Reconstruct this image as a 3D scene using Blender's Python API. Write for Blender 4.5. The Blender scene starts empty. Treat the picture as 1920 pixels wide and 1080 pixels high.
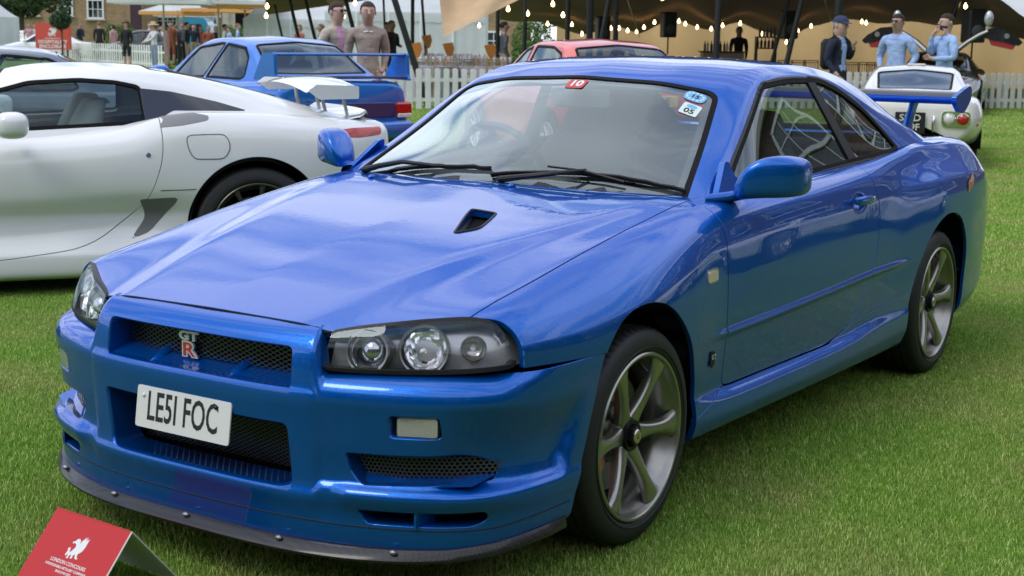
import bpy, bmesh, math, random
import numpy as np
from mathutils import Vector, Matrix
random.seed(7); np.random.seed(7)
SC=bpy.context.scene; COL=SC.collection
PI=math.pi; R=math.radians
# ---------------------------------------------------------------- camera
def make_camera():
    cx,cy,cz,yaw,pit,rol,f=2.72415,-3.50792,1.42658,0.580926,0.172217,0.0155734,2715.72
    fw=Vector((-math.sin(yaw)*math.cos(pit),math.cos(yaw)*math.cos(pit),-math.sin(pit)))
    r=fw.cross(Vector((0,0,1))).normalized(); u=r.cross(fw)
    c,s=math.cos(rol),math.sin(rol)
    r2=r*c+u*s; u2=u*c-r*s
    cd=bpy.data.cameras.new('camera'); co=bpy.data.objects.new('camera',cd); COL.objects.link(co)
    m=Matrix((r2,u2,-fw)).transposed().to_4x4(); m.translation=(cx,cy,cz)
    co.matrix_world=m
    cd.sensor_width=36; cd.lens=36*f/1920; cd.clip_start=.05; cd.clip_end=2000
    cd.dof.use_dof=True; cd.dof.focus_distance=5.0; cd.dof.aperture_fstop=9.0
    SC.camera=co
make_camera()
CAMP=Vector((2.72415,-3.50792,0)); FWD=Vector((-math.sin(.580926),math.cos(.580926),0)); RGT=Vector((math.cos(.580926),math.sin(.580926),0))
def W(lat,dep,z=0.0):
    "site grid: lat metres to the side, dep metres down the lawn"
    p=CAMP+FWD*dep+RGT*lat; return Vector((p.x,p.y,z))
# ---------------------------------------------------------------- light
def make_world():
    w=bpy.data.worlds.new('World'); SC.world=w; w.use_nodes=True
    nt=w.node_tree; nt.nodes.clear(); N=nt.nodes.new; L=nt.links.new
    out=N('ShaderNodeOutputWorld'); bg=N('ShaderNodeBackground'); bg.inputs[1].default_value=0.12
    sky=N('ShaderNodeTexSky'); sky.sky_type='NISHITA'; sky.sun_disc=False
    sky.sun_elevation=R(52); sky.sun_rotation=R(SUNROT); sky.air_density=1.0; sky.dust_density=2.0; sky.ozone_density=1
    tc=N('ShaderNodeTexCoord'); sep=N('ShaderNodeSeparateXYZ'); L(tc.outputs['Generated'],sep.inputs[0])
    mx=N('ShaderNodeMath'); mx.operation='MAXIMUM'; mx.inputs[1].default_value=.0; L(sep.outputs[2],mx.inputs[0])
    ad=N('ShaderNodeMath'); ad.operation='ADD'; ad.inputs[1].default_value=.16; L(mx.outputs[0],ad.inputs[0])
    dx=N('ShaderNodeMath'); dx.operation='DIVIDE'; L(sep.outputs[0],dx.inputs[0]); L(ad.outputs[0],dx.inputs[1])
    dy=N('ShaderNodeMath'); dy.operation='DIVIDE'; L(sep.outputs[1],dy.inputs[0]); L(ad.outputs[0],dy.inputs[1])
    cb=N('ShaderNodeCombineXYZ'); L(dx.outputs[0],cb.inputs[0]); L(dy.outputs[0],cb.inputs[1])
    mp=N('ShaderNodeMapping'); mp.inputs['Rotation'].default_value=(0,0,R(33)); mp.inputs['Scale'].default_value=(.8,2.4,1); L(cb.outputs[0],mp.inputs[0])
    ns=N('ShaderNodeTexNoise'); ns.inputs['Scale'].default_value=1.5; ns.inputs['Detail'].default_value=7; ns.inputs['Roughness'].default_value=.55; ns.inputs['Distortion'].default_value=.4
    L(mp.outputs[0],ns.inputs['Vector'])
    cr=N('ShaderNodeValToRGB'); e=cr.color_ramp.elements
    e[0].position=.41; e[0].color=(2.7,3.6,5.8,1); e[1].position=.57; e[1].color=(9.6,10.0,10.6,1)
    L(ns.outputs[0],cr.inputs[0])
    mixc=N('ShaderNodeMixRGB'); mixc.inputs[0].default_value=.88; L(sky.outputs[0],mixc.inputs[1]); L(cr.outputs[0],mixc.inputs[2])
    L(mixc.outputs[0],bg.inputs[0]); L(bg.outputs[0],out.inputs[0])
SUNROT=200
make_world()
def make_sun():
    ld=bpy.data.lights.new('sun','SUN'); ld.energy=.9; ld.angle=R(22); ld.color=(1,.97,.92)
    o=bpy.data.objects.new('sun',ld); COL.objects.link(o)
    el=R(52); az=R(SUNROT) # clockwise from +Y
    d=Vector((math.sin(az)*math.cos(el),math.cos(az)*math.cos(el),math.sin(el)))
    o.rotation_euler=d.to_track_quat('Z','Y').to_euler()
make_sun()
SC.view_settings.view_transform='Standard'; SC.view_settings.look='None'; SC.view_settings.gamma=1; SC.view_settings.exposure=0.44; SC.view_settings.use_curve_mapping=False
# ---------------------------------------------------------------- materials
MATS={}
def mat(name,col,rough=.5,metal=0,coat=0,coatr=.03,spec=.5,noise=None,bump=None,emit=None,alpha=None,sheen=0,extra=None):
    if name in MATS: return MATS[name]
    m=bpy.data.materials.new(name); m.use_nodes=True; nt=m.node_tree; b=nt.nodes['Principled BSDF']; L=nt.links.new
    b.inputs['Base Color'].default_value=(*col,1); b.inputs['Roughness'].default_value=rough; b.inputs['Metallic'].default_value=metal
    b.inputs['Coat Weight'].default_value=coat; b.inputs['Coat Roughness'].default_value=coatr; b.inputs['Specular IOR Level'].default_value=spec
    if sheen: b.inputs['Sheen Weight'].default_value=sheen
    if emit: b.inputs['Emission Color'].default_value=(*emit[0],1); b.inputs['Emission Strength'].default_value=emit[1]
    geo=None
    if noise or bump:
        geo=nt.nodes.new('ShaderNodeTexCoord')
    if noise: # (scale, amount, detail[, color2])
        ns=nt.nodes.new('ShaderNodeTexNoise'); ns.inputs['Scale'].default_value=noise[0]; ns.inputs['Detail'].default_value=noise[2]
        L(geo.outputs['Object'],ns.inputs['Vector'])
        rp=nt.nodes.new('ShaderNodeValToRGB'); rp.color_ramp.elements[0].position=.35; rp.color_ramp.elements[1].position=.65
        a=noise[1]; c2=noise[3] if len(noise)>3 else tuple(min(1,c*(1+a)) for c in col)
        c1=col if len(noise)>3 else tuple(c*(1-a) for c in col)
        rp.color_ramp.elements[0].color=(*c1,1); rp.color_ramp.elements[1].color=(*c2,1)
        L(ns.outputs[0],rp.inputs[0]); L(rp.outputs[0],b.inputs['Base Color'])
    if bump: # (scale,strength,dist)
        ns=nt.nodes.new('ShaderNodeTexNoise'); ns.inputs['Scale'].default_value=bump[0]; ns.inputs['Detail'].default_value=4
        L(geo.outputs['Object'],ns.inputs['Vector'])
        bp=nt.nodes.new('ShaderNodeBump'); bp.inputs['Strength'].default_value=bump[1]; bp.inputs['Distance'].default_value=bump[2]
        L(ns.outputs[0],bp.inputs['Height']); L(bp.outputs[0],b.inputs['Normal'])
    if extra: extra(nt,b,L)
    MATS[name]=m; return m
def glassmat(name,tint=(.8,.85,.85),trans=.8,rough=0.0,ior=1.5,boost=1.0):
    if name in MATS: return MATS[name]
    m=bpy.data.materials.new(name); m.use_nodes=True; nt=m.node_tree; nt.nodes.clear(); N=nt.nodes.new; L=nt.links.new
    out=N('ShaderNodeOutputMaterial'); mx=N('ShaderNodeMixShader'); tr=N('ShaderNodeBsdfTransparent'); gl=N('ShaderNodeBsdfGlossy'); ge=N('ShaderNodeNewGeometry'); dt=N('ShaderNodeVectorMath'); dt.operation='DOT_PRODUCT'; L(ge.outputs['Normal'],dt.inputs[0]); L(ge.outputs['Incoming'],dt.inputs[1])
    ab=N('ShaderNodeMath'); ab.operation='ABSOLUTE'; L(dt.outputs['Value'],ab.inputs[0]); sb=N('ShaderNodeMath'); sb.operation='SUBTRACT'; sb.inputs[0].default_value=1; L(ab.outputs[0],sb.inputs[1]); pw=N('ShaderNodeMath'); pw.operation='POWER'; pw.inputs[1].default_value=5; L(sb.outputs[0],pw.inputs[0]); fr=N('ShaderNodeMath'); fr.operation='MULTIPLY_ADD'; fr.inputs[1].default_value=.96; fr.inputs[2].default_value=.04; L(pw.outputs[0],fr.inputs[0])
    tr.inputs[0].default_value=tuple(t*trans for t in tint)+(1,); gl.inputs['Roughness'].default_value=rough; gl.inputs[0].default_value=(.84,.94,1,1)
    mm=N('ShaderNodeMath'); mm.operation='MULTIPLY'; mm.inputs[1].default_value=boost; mm.use_clamp=True
    L(fr.outputs[0],mm.inputs[0]); L(mm.outputs[0],mx.inputs[0]); L(tr.outputs[0],mx.inputs[1]); L(gl.outputs[0],mx.inputs[2]); L(mx.outputs[0],out.inputs[0])
    MATS[name]=m; return m
def flakes(scale,amt):
    def f(nt,b,L):
        tc=nt.nodes.new('ShaderNodeTexCoord'); v=nt.nodes.new('ShaderNodeTexVoronoi'); v.inputs['Scale'].default_value=scale
        L(tc.outputs['Object'],v.inputs['Vector'])
        # flake tilt
        s=nt.nodes.new('ShaderNodeVectorMath'); s.operation='SUBTRACT'; s.inputs[1].default_value=(.5,.5,.5); L(v.outputs['Color'],s.inputs[0])
        k=nt.nodes.new('ShaderNodeVectorMath'); k.operation='SCALE'; k.inputs['Scale'].default_value=amt; L(s.outputs[0],k.inputs[0])
        g=nt.nodes.new('ShaderNodeNewGeometry'); a=nt.nodes.new('ShaderNodeVectorMath'); a.operation='ADD'; L(g.outputs['Normal'],a.inputs[0]); L(k.outputs[0],a.inputs[1])
        n=nt.nodes.new('ShaderNodeVectorMath'); n.operation='NORMALIZE'; L(a.outputs[0],n.inputs[0]); L(n.outputs[0],b.inputs['Normal'])
        # clear coat: long soft orange peel only
        ns=nt.nodes.new('ShaderNodeTexNoise'); ns.inputs['Scale'].default_value=55; ns.inputs['Detail'].default_value=1; L(tc.outputs['Object'],ns.inputs['Vector'])
        bp=nt.nodes.new('ShaderNodeBump'); bp.inputs['Strength'].default_value=.025; bp.inputs['Distance'].default_value=.004; L(ns.outputs[0],bp.inputs['Height']); L(bp.outputs[0],b.inputs['Coat Normal'])
    return f
M_blue=mat('blue_metallic_paint',(.0003,.104,.475),.33,.62,1,.008,extra=flakes(900,.22)); MATS['blue_metallic_paint'].node_tree.nodes['Principled BSDF'].inputs['Specular Tint'].default_value=(.02,.42,1,1); MATS['blue_metallic_paint'].node_tree.nodes['Principled BSDF'].inputs['Coat IOR'].default_value=1.52
M_blue2=mat('sedan_blue_paint',(.004,.16,.62),.4,.4,1,.02)
M_white=mat('white_paint',(.80,.80,.80),.3,0,1,.02)
M_cream=mat('ivory_paint',(.74,.72,.66),.3,0,1,.03)
M_red=mat('red_paint',(.68,.03,.02),.3,0,1,.03)
M_black=mat('black_paint',(.012,.012,.014),.25,0,1,.02)
M_trim=mat('black_trim',(.008,.008,.009),.45,spec=.3)
M_rub=mat('window_rubber',(.006,.006,.006),.6,spec=.12)
M_dark=mat('dark_cavity',(.008,.008,.009),.9,spec=.1)
M_tyre=mat('tyre_rubber',(.014,.014,.015),.6,bump=(180,.25,.002))
M_tyret=mat('tyre_tread_rubber',(.016,.016,.016),.8)
M_rim=mat('anthracite_rim',(.33,.315,.29),.30,.9,.3,.1)
M_chrome=mat('chrome',(.86,.86,.87),.06,1)
M_satin=mat('satin_metal',(.55,.55,.55),.3,1)
M_alu=mat('cast_metal',(.30,.30,.30),.45,.9,noise=(60,.15,3))
M_disc=mat('brake_disc_metal',(.28,.27,.26),.38,.95)
M_cal=mat('bronze_caliper_paint',(.40,.12,.03),.4,.2)
M_glassW=glassmat('windscreen_glass',(.92,.98,.98),.92,boost=3.5)
M_glassS=glassmat('side_glass',(.85,.92,.90),.85,boost=1.7)
M_glassD=glassmat('dark_glass',(.8,.85,.85),.6,boost=1.8)
M_lens=glassmat('lamp_lens',(.97,.97,.98),.97)
M_plas=mat('black_plastic',(.02,.02,.021),.55)
M_plasg=mat('grey_plastic',(.07,.07,.072),.6,noise=(300,.2,2))
M_fab=mat('dark_grey_cloth',(.045,.047,.05),.9,noise=(120,.25,3))
M_blk=mat('black_cloth',(.012,.012,.013),.85)
M_amber=mat('amber_plastic',(.55,.16,.02),.2,0,.6)
M_redl=mat('red_lamp_plastic',(.45,.01,.01),.15,0,.8)
M_clr=mat('clear_lamp_plastic',(.72,.70,.66),.15,0,.8)
M_wpl=mat('plate_white',(.72,.72,.70),.35)
M_ypl=mat('plate_yellow',(.80,.50,.05),.35)
M_ink=mat('black_ink',(.01,.01,.012),.5)
ORD=['first','second','third','fourth','fifth','sixth','seventh','eighth','ninth','tenth','eleventh','twelfth','thirteenth','fourteenth','fifteenth','sixteenth','seventeenth','eighteenth','nineteenth','twentieth']
ORD+=['twenty '+o for o in ORD[:9]]+['thirtieth']+['thirty '+o for o in ORD[:9]]
# ---------------------------------------------------------------- objects helpers
def link(o,parent=None):
    COL.objects.link(o)
    if parent is not None: o.parent=parent
    return o
def tag(o,label=None,cat=None,group=None,kind=None):
    if label:o['label']=label
    if cat:o['category']=cat
    if group:o['group']=group
    if kind:o['kind']=kind
    return o
def empty(name,loc=(0,0,0),rz=0,label=None,cat=None,group=None):
    o=bpy.data.objects.new(name,None); o.empty_display_size=.1; COL.objects.link(o); o.location=loc; o.rotation_euler=(0,0,rz)
    return tag(o,label,cat,group)
# ---------------------------------------------------------------- numeric surface tools
def pchip(xk,yk,x):
    xk=np.asarray(xk,float); yk=np.asarray(yk,float); x=np.asarray(x,float)
    if len(xk)==1: return np.full(x.shape,yk[0])
    if len(xk)==2: return np.interp(x,xk,yk)
    h=np.diff(xk); d=np.diff(yk)/h; m=np.zeros(len(xk))
    for i in range(1,len(xk)-1):
        if d[i-1]*d[i]>0:
            w1=2*h[i]+h[i-1]; w2=h[i]+2*h[i-1]; m[i]=(w1+w2)/(w1/d[i-1]+w2/d[i])
    m[0]=d[0]; m[-1]=d[-1]
    xx=np.clip(x,xk[0],xk[-1]); i=np.clip(np.searchsorted(xk,xx)-1,0,len(h)-1); t=(xx-xk[i])/h[i]
    return yk[i]*(2*t**3-3*t**2+1)+m[i]*h[i]*(t**3-2*t**2+t)+yk[i+1]*(-2*t**3+3*t**2)+m[i+1]*h[i]*(t**3-t**2)
def gsm(A,s,ax):
    "gaussian along axis, ends extrapolated point-symmetrically"
    if s<=.05: return A
    A=np.moveaxis(A,ax,0); n=A.shape[0]; k=int(min(max(2,3*s),n-1))
    w=np.exp(-.5*(np.arange(-k,k+1)/s)**2); w/=w.sum()
    P=np.concatenate([2*A[0]-A[k:0:-1],A,2*A[-1]-A[-2:-k-2:-1]],0)
    o=sum(w[j]*P[j:j+n] for j in range(2*k+1))
    return np.moveaxis(o,0,ax)
def expand(A,res,soft,crisp=.012,softr=.05,minn=2):
    "A[u,k,3] feature lines -> dense grid across k"
    nk=A.shape[1]; d=np.linalg.norm(np.diff(A,axis=1),axis=2); L=np.percentile(d,70,axis=0)
    cnt=[max(minn,int(round(l/res))) for l in L]
    cols=[];wv=[]
    for i in range(nk-1):
        for j in range(cnt[i]):
            t=j/cnt[i]; cols.append(A[:,i]*(1-t)+A[:,i+1]*t); wv.append(soft[i]*(1-t)+soft[i+1]*t)
    cols.append(A[:,-1]); wv.append(soft[-1])
    S=np.stack(cols,1); wv=np.array(wv)
    Sc=gsm(S,crisp/res,1); Ss=gsm(S,softr/res,1); w=gsm(wv[:,None],2,0)[:,0].clip(0,1)
    return Sc*(1-w)[None,:,None]+Ss*w[None,:,None]
def lofty(lines,ys,res,soft,sy=.03,crisp=.012,softr=.05,mirror=True):
    "lines: list of [(y,x,z)..] from centre line outwards"
    A=np.zeros((len(ys),len(lines),3))
    for k,l in enumerate(lines):
        l=np.array(l,float); A[:,k,1]=ys; A[:,k,0]=pchip(l[:,0],l[:,1],ys); A[:,k,2]=pchip(l[:,0],l[:,2],ys)
    dy=ys[1]-ys[0]; yy=A[:,:,1].copy(); A=gsm(A,sy/dy,0); A[:,:,1]=yy
    if mirror:
        B=A[:,::-1].copy(); B[:,:,0]*=-1
        A=np.concatenate([B,A[:,1:]],1); soft=list(soft[::-1])+list(soft[1:])
    return expand(A,res,soft,crisp,softr)
def resample(P,step):
    P=np.asarray(P,float); s=np.r_[0,np.cumsum(np.linalg.norm(np.diff(P,axis=0),axis=1))]; n=int(s[-1]/step)+1; u=np.linspace(0,s[-1],n)
    return np.stack([pchip(s,P[:,k],u) for k in range(P.shape[1])],1)
class TM:
    def __init__(s,V,N,F): s.V=V; s.N=N; s.F=F
    def copy(s): return TM(s.V.copy(),s.N.copy(),s.F.copy())
def grid_tm(S,flip=None,ref=None):
    nu,nv=S.shape[:2]
    du=np.gradient(S,axis=0); dv=np.gradient(S,axis=1); N=np.cross(du,dv); N/=np.linalg.norm(N,axis=2,keepdims=True)+1e-12
    i=np.arange(nu*nv).reshape(nu,nv); a=i[:-1,:-1].ravel();b=i[1:,:-1].ravel();c=i[1:,1:].ravel();d=i[:-1,1:].ravel()
    F=np.concatenate([np.stack([a,b,c],1),np.stack([a,c,d],1)])
    V=S.reshape(-1,3);N=N.reshape(-1,3)
    if ref is not None: flip=((V-np.array(ref))*N).sum()<0
    if flip: N=-N; F=F[:,::-1]
    return TM(V.copy(),N.copy(),F.copy())
def clip(t,f):
    "keep f<0"
    f=np.asarray(f,float).copy(); f[np.abs(f)<1e-7]=1e-7
    ins=f<0; F=t.F; c=ins[F].sum(1)
    keep=[F[c==3]]; V=[t.V];N=[t.N]; nb=len(t.V)
    M=F[(c==1)|(c==2)]
    if len(M):
        E=np.concatenate([M[:,[0,1]],M[:,[1,2]],M[:,[2,0]]]); E=E[ins[E[:,0]]!=ins[E[:,1]]]; E=np.sort(E,1)
        key=np.unique(E[:,0].astype(np.int64)*(nb+1)+E[:,1]); a=(key//(nb+1)).astype(int); b=(key%(nb+1)).astype(int)
        tt=(f[a]/(f[a]-f[b]))[:,None]; V.append(t.V[a]*(1-tt)+t.V[b]*tt); n=t.N[a]*(1-tt)+t.N[b]*tt; N.append(n/(np.linalg.norm(n,axis=1,keepdims=True)+1e-12))
        def idx(p,q):
            lo=np.minimum(p,q).astype(np.int64);hi=np.maximum(p,q); return nb+np.searchsorted(key,lo*(nb+1)+hi)
        for k in range(3):
            p=M[:,k];q=M[:,(k+1)%3];r=M[:,(k+2)%3]
            s=(ins[p])&(~ins[q])&(~ins[r])
            if s.any(): keep.append(np.stack([p[s],idx(p[s],q[s]),idx(p[s],r[s])],1))
            s=(~ins[p])&(ins[q])&(ins[r])
            if s.any():
                pq=idx(p[s],q[s]);pr=idx(p[s],r[s]); keep.append(np.stack([pq,q[s],r[s]],1)); keep.append(np.stack([pq,r[s],pr],1))
    F=np.concatenate(keep); V=np.concatenate(V);N=np.concatenate(N)
    if len(F)==0: return TM(V[:0],N[:0],F)
    u,inv=np.unique(F.ravel(),return_inverse=True)
    return TM(V[u],N[u],inv.reshape(-1,3))
def fillet(poly,r,n=5):
    poly=[np.array(p,float) for p in poly]; out=[]; m=len(poly); rr=r if hasattr(r,'__len__') else [r]*m
    for i in range(m):
        a,b,c=poly[i-1],poly[i],poly[(i+1)%m]; u=a-b;v=c-b; lu=np.linalg.norm(u);lv=np.linalg.norm(v)
        k=min(rr[i],lu*.45,lv*.45)
        if k<=0: out.append(b); continue
        p=b+u/lu*k;q=b+v/lv*k
        for j in range(n+1):
            t=j/n; out.append((1-t)**2*p+2*t*(1-t)*b+t*t*q)
    return np.array(out)
def sdf(P,poly):
    "signed distance, negative inside"
    poly=np.asarray(poly,float); d=np.full(len(P),1e18); s=np.zeros(len(P),bool)
    m=len(poly)
    for i in range(m):
        a=poly[i];b=poly[(i+1)%m]; e=b-a; w=P-a
        t=np.clip((w@e)/(e@e+1e-18),0,1); q=w-t[:,None]*e; d=np.minimum(d,(q*q).sum(1))
        c=(a[1]>P[:,1])!=(b[1]>P[:,1])
        with np.errstate(divide='ignore',invalid='ignore'):
            xi=a[0]+(P[:,1]-a[1])*(b[0]-a[0])/(b[1]-a[1]) if abs(b[1]-a[1])>1e-12 else np.full(len(P),1e18)
        s^=c&(P[:,0]<xi)
    d=np.sqrt(d); return np.where(s,-d,d)
def bedges(t):
    F=t.F; E=np.concatenate([F[:,[0,1]],F[:,[1,2]],F[:,[2,0]]]).astype(np.int64); n=len(t.V)+1
    k=np.minimum(E[:,0],E[:,1])*n+np.maximum(E[:,0],E[:,1]); u,ix,ct=np.unique(k,return_index=True,return_counts=True)
    return E[ix[ct==1]]
def flange(t,depth,bev=.0015,dirv=None,sel=None):
    "walls along the open border"
    E=bedges(t)
    if sel is not None: E=E[sel(t.V[E].mean(1))]
    if len(E)==0: return TM(t.V[:0],t.N[:0],np.zeros((0,3),int))
    u,inv=np.unique(E.ravel(),return_inverse=True); e=inv.reshape(-1,2); V=t.V[u];N=t.N[u]
    ed=V[e[:,1]]-V[e[:,0]]; o=np.cross(ed,N[e[:,0]]); O=np.zeros_like(V); np.add.at(O,e[:,0],o); np.add.at(O,e[:,1],o)
    O/=np.linalg.norm(O,axis=1,keepdims=True)+1e-12
    if dirv is not None:
        for _ in range(6):
            A=O*2; np.add.at(A,e[:,0],O[e[:,1]]); np.add.at(A,e[:,1],O[e[:,0]]); O=A/(np.linalg.norm(A,axis=1,keepdims=True)+1e-12)
    D=-N if dirv is None else np.tile(np.array(dirv,float)/np.linalg.norm(dirv),(len(V),1))
    r1=V+O*bev*.9+D*bev*1.0; 
    rm=V+O*bev*.28+D*bev*.3
    if dirv is not None: r2=V+O*bev*.9+D*depth
    else: r2=r1+D*(depth-bev)
    nm=(N+O);nm/=np.linalg.norm(nm,axis=1,keepdims=True)+1e-12
    n=len(V); VV=np.concatenate([V,rm,r1,r2]);NN=np.concatenate([N,nm,O,O]); a=e[:,0];b=e[:,1]; Fs=[]
    for k in range(3):
        Fs+= [np.stack([a+k*n,a+(k+1)*n,b+(k+1)*n],1),np.stack([a+k*n,b+(k+1)*n,b+k*n],1)]
    return TM(VV,NN,np.concatenate(Fs))
def join(*ts):
    V=[];N=[];F=[];k=0
    for t in ts:
        V.append(t.V);N.append(t.N);F.append(t.F+k);k+=len(t.V)
    return TM(np.concatenate(V),np.concatenate(N),np.concatenate(F))
def off(t,d): return TM(t.V+t.N*d,t.N.copy(),t.F.copy())
def mir(t): 
    m=np.array([-1,1,1.]); return TM(t.V*m,t.N*m,t.F[:,::-1].copy())
def tmobj(name,t,material,parent=None,smooth=True):
    me=bpy.data.meshes.new(name); n=len(t.V); m=len(t.F)
    me.vertices.add(n); me.vertices.foreach_set('co',t.V.astype(np.float32).ravel())
    me.loops.add(3*m); me.loops.foreach_set('vertex_index',t.F.astype(np.int32).ravel())
    me.polygons.add(m); me.polygons.foreach_set('loop_start',np.arange(0,3*m,3,dtype=np.int32)); me.polygons.foreach_set('loop_total',np.full(m,3,dtype=np.int32))
    me.polygons.foreach_set('use_smooth',np.ones(m,dtype=bool))
    me.update(calc_edges=True)
    if smooth and n: me.normals_split_custom_set_from_vertices(t.N.astype(np.float32))
    me.materials.append(material)
    return link(bpy.data.objects.new(name,me),parent)
# ---- plain mesh builder
class MB:
    def __init__(s): s.v=[];s.f=[];s.mi=[];s.cur=0;s.mats=[]
    def m(s,material):
        if material not in s.mats:s.mats.append(material)
        s.cur=s.mats.index(material); return s
    def add(s,v,f):
        k=len(s.v); s.v+= [tuple(p) for p in v]; s.f+=[tuple(i+k for i in q) for q in f]; s.mi+=[s.cur]*len(f); return s
    def box(s,c,d,rot=None,bev=0):
        c=Vector(c);hx,hy,hz=[q/2 for q in d]
        if bev<=0:
            P=[Vector((x,y,z)) for x in(-hx,hx) for y in(-hy,hy) for z in(-hz,hz)]
            F=[(0,1,3,2),(4,6,7,5),(0,4,5,1),(2,3,7,6),(0,2,6,4),(1,5,7,3)]
        else:
            b=min(bev,hx*.9,hy*.9,hz*.9); P=[];idx={}
            for x in(-1,1):
                for y in(-1,1):
                    for z in(-1,1):
                        for k,(ax,ay,az) in enumerate(((0,1,1),(1,0,1),(1,1,0))):
                            idx[x,y,z,k]=len(P); P.append(Vector((x*(hx-b*ax),y*(hy-b*ay),z*(hz-b*az))))
            F=[]
            for s_ in(-1,1):
                q=[idx[s_,y,z,0] for y,z in((-1,-1),(1,-1),(1,1),(-1,1))]; F.append(q if s_>0 else q[::-1])
                q=[idx[x,s_,z,1] for x,z in((-1,-1),(-1,1),(1,1),(1,-1))]; F.append(q if s_>0 else q[::-1])
                q=[idx[x,y,s_,2] for x,y in((-1,-1),(1,-1),(1,1),(-1,1))]; F.append(q if s_>0 else q[::-1])
            for a in(-1,1):
                for c_ in(-1,1):
                    for k0,k1,mk in((1,2,lambda t:(t,a,c_)),(0,2,lambda t:(a,t,c_)),(0,1,lambda t:(a,c_,t))):
                        i0=mk(-1);i1=mk(1); F.append([idx[(*i0,k0)],idx[(*i1,k0)],idx[(*i1,k1)],idx[(*i0,k1)]])
            for x in(-1,1):
                for y in(-1,1):
                    for z in(-1,1): F.append([idx[x,y,z,0],idx[x,y,z,1],idx[x,y,z,2]])
        if rot is not None:
            if not isinstance(rot,Matrix): rot=Matrix.Rotation(rot,3,'Z')
            P=[rot@p for p in P]
        return s.add([p+c for p in P],F)
    def tube(s,pts,r,n=8,cap=True):
        pts=[Vector(p) for p in pts]; m=len(pts); rr=r if hasattr(r,'__len__') else [r]*m; V=[];up=None
        for i,p in enumerate(pts):
            t=(pts[min(i+1,m-1)]-pts[max(i-1,0)]).normalized()
            if up is None: up=t.orthogonal().normalized()
            up=(up-t*up.dot(t)).normalized(); w=t.cross(up)
            for j in range(n):
                a=2*PI*j/n; V.append(p+(up*math.cos(a)+w*math.sin(a))*rr[i])
        F=[(i*n+j,i*n+(j+1)%n,(i+1)*n+(j+1)%n,(i+1)*n+j) for i in range(m-1) for j in range(n)]
        if cap: F+=[tuple(range(n-1,-1,-1)),tuple((m-1)*n+j for j in range(n))]
        return s.add(V,F)
    def lathe(s,prof,n=48,axis='x',c=(0,0,0)):
        "prof: (r,h) revolve about axis through c"
        c=Vector(c);V=[]
        for r,h in prof:
            for j in range(n):
                a=2*PI*j/n; u,w=r*math.cos(a),r*math.sin(a)
                V.append(c+(Vector((h,u,w)) if axis=='x' else Vector((u,w,h)) if axis=='z' else Vector((u,h,w))))
        m=len(prof); F=[(i*n+j,i*n+(j+1)%n,(i+1)*n+(j+1)%n,(i+1)*n+j) for i in range(m-1) for j in range(n)]
        return s.add(V,F)
    def prism(s,poly,z0,z1,fn=None):
        "poly 2D extruded between z0,z1; fn maps (a,b,h)->xyz"
        fn=fn or (lambda a,b,h:(a,b,h)); n=len(poly)
        V=[fn(a,b,z0) for a,b in poly]+[fn(a,b,z1) for a,b in poly]
        return s.add(V,[tuple(range(n-1,-1,-1)),tuple(range(n,2*n))]+[(i,(i+1)%n,n+(i+1)%n,n+i) for i in range(n)])
    def ball(s,c,r,nu=12,nv=8):
        c=Vector(c); rx,ry,rz=r if hasattr(r,'__len__') else (r,r,r); V=[]
        for i in range(nv+1):
            t=PI*i/nv
            for j in range(nu):
                a=2*PI*j/nu; V.append(c+Vector((rx*math.sin(t)*math.cos(a),ry*math.sin(t)*math.sin(a),rz*math.cos(t))))
        return s.add(V,[(i*nu+j,(i+1)*nu+j,(i+1)*nu+(j+1)%nu,i*nu+(j+1)%nu) for i in range(nv) for j in range(nu)])
    def build(s,name,material=None,parent=None,smooth=35,fix=True,sub=0):
        me=bpy.data.meshes.new(name); me.from_pydata(s.v,[],s.f)
        for m_ in (s.mats or [material]): me.materials.append(m_)
        if len(s.mats)>1: me.polygons.foreach_set('material_index',s.mi)
        if fix:
            bm=bmesh.new(); bm.from_mesh(me); bmesh.ops.remove_doubles(bm,verts=bm.verts,dist=1e-6); bmesh.ops.recalc_face_normals(bm,faces=bm.faces); bm.to_mesh(me); bm.free()
        if smooth: me.shade_smooth(); me.set_sharp_from_angle(angle=R(smooth))
        o=link(bpy.data.objects.new(name,me),parent)
        if sub:
            md=o.modifiers.new('s','SUBSURF'); md.levels=sub; md.render_levels=sub
        return o
def text_tm(body,size,xf,extr=.0006,sx=1.0,spacing=1.0,align='CENTER',off_=0,shear=0):
    "text turned into mesh data; xf maps local (x,y,z)->world"
    cu=bpy.data.curves.new('lettering','FONT'); cu.body=body; cu.size=size; cu.align_x=align; cu.align_y='CENTER'; cu.extrude=extr; cu.space_character=spacing; cu.offset=off_; cu.shear=shear; cu.resolution_u=3
    o=bpy.data.objects.new('lettering',cu); COL.objects.link(o); dg=bpy.context.evaluated_depsgraph_get(); dg.update()
    me=bpy.data.meshes.new_from_object(o.evaluated_get(dg)); bpy.data.objects.remove(o); bpy.data.curves.remove(cu)
    for v in me.vertices: v.co=Vector(xf(v.co.x*sx,v.co.y,v.co.z))
    return me
def text(name,body,size,xf,material,parent=None,**k):
    me=text_tm(body,size,xf,**k); me.name=name; me.materials.clear(); me.materials.append(material)
    return link(bpy.data.objects.new(name,me),parent)
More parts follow.
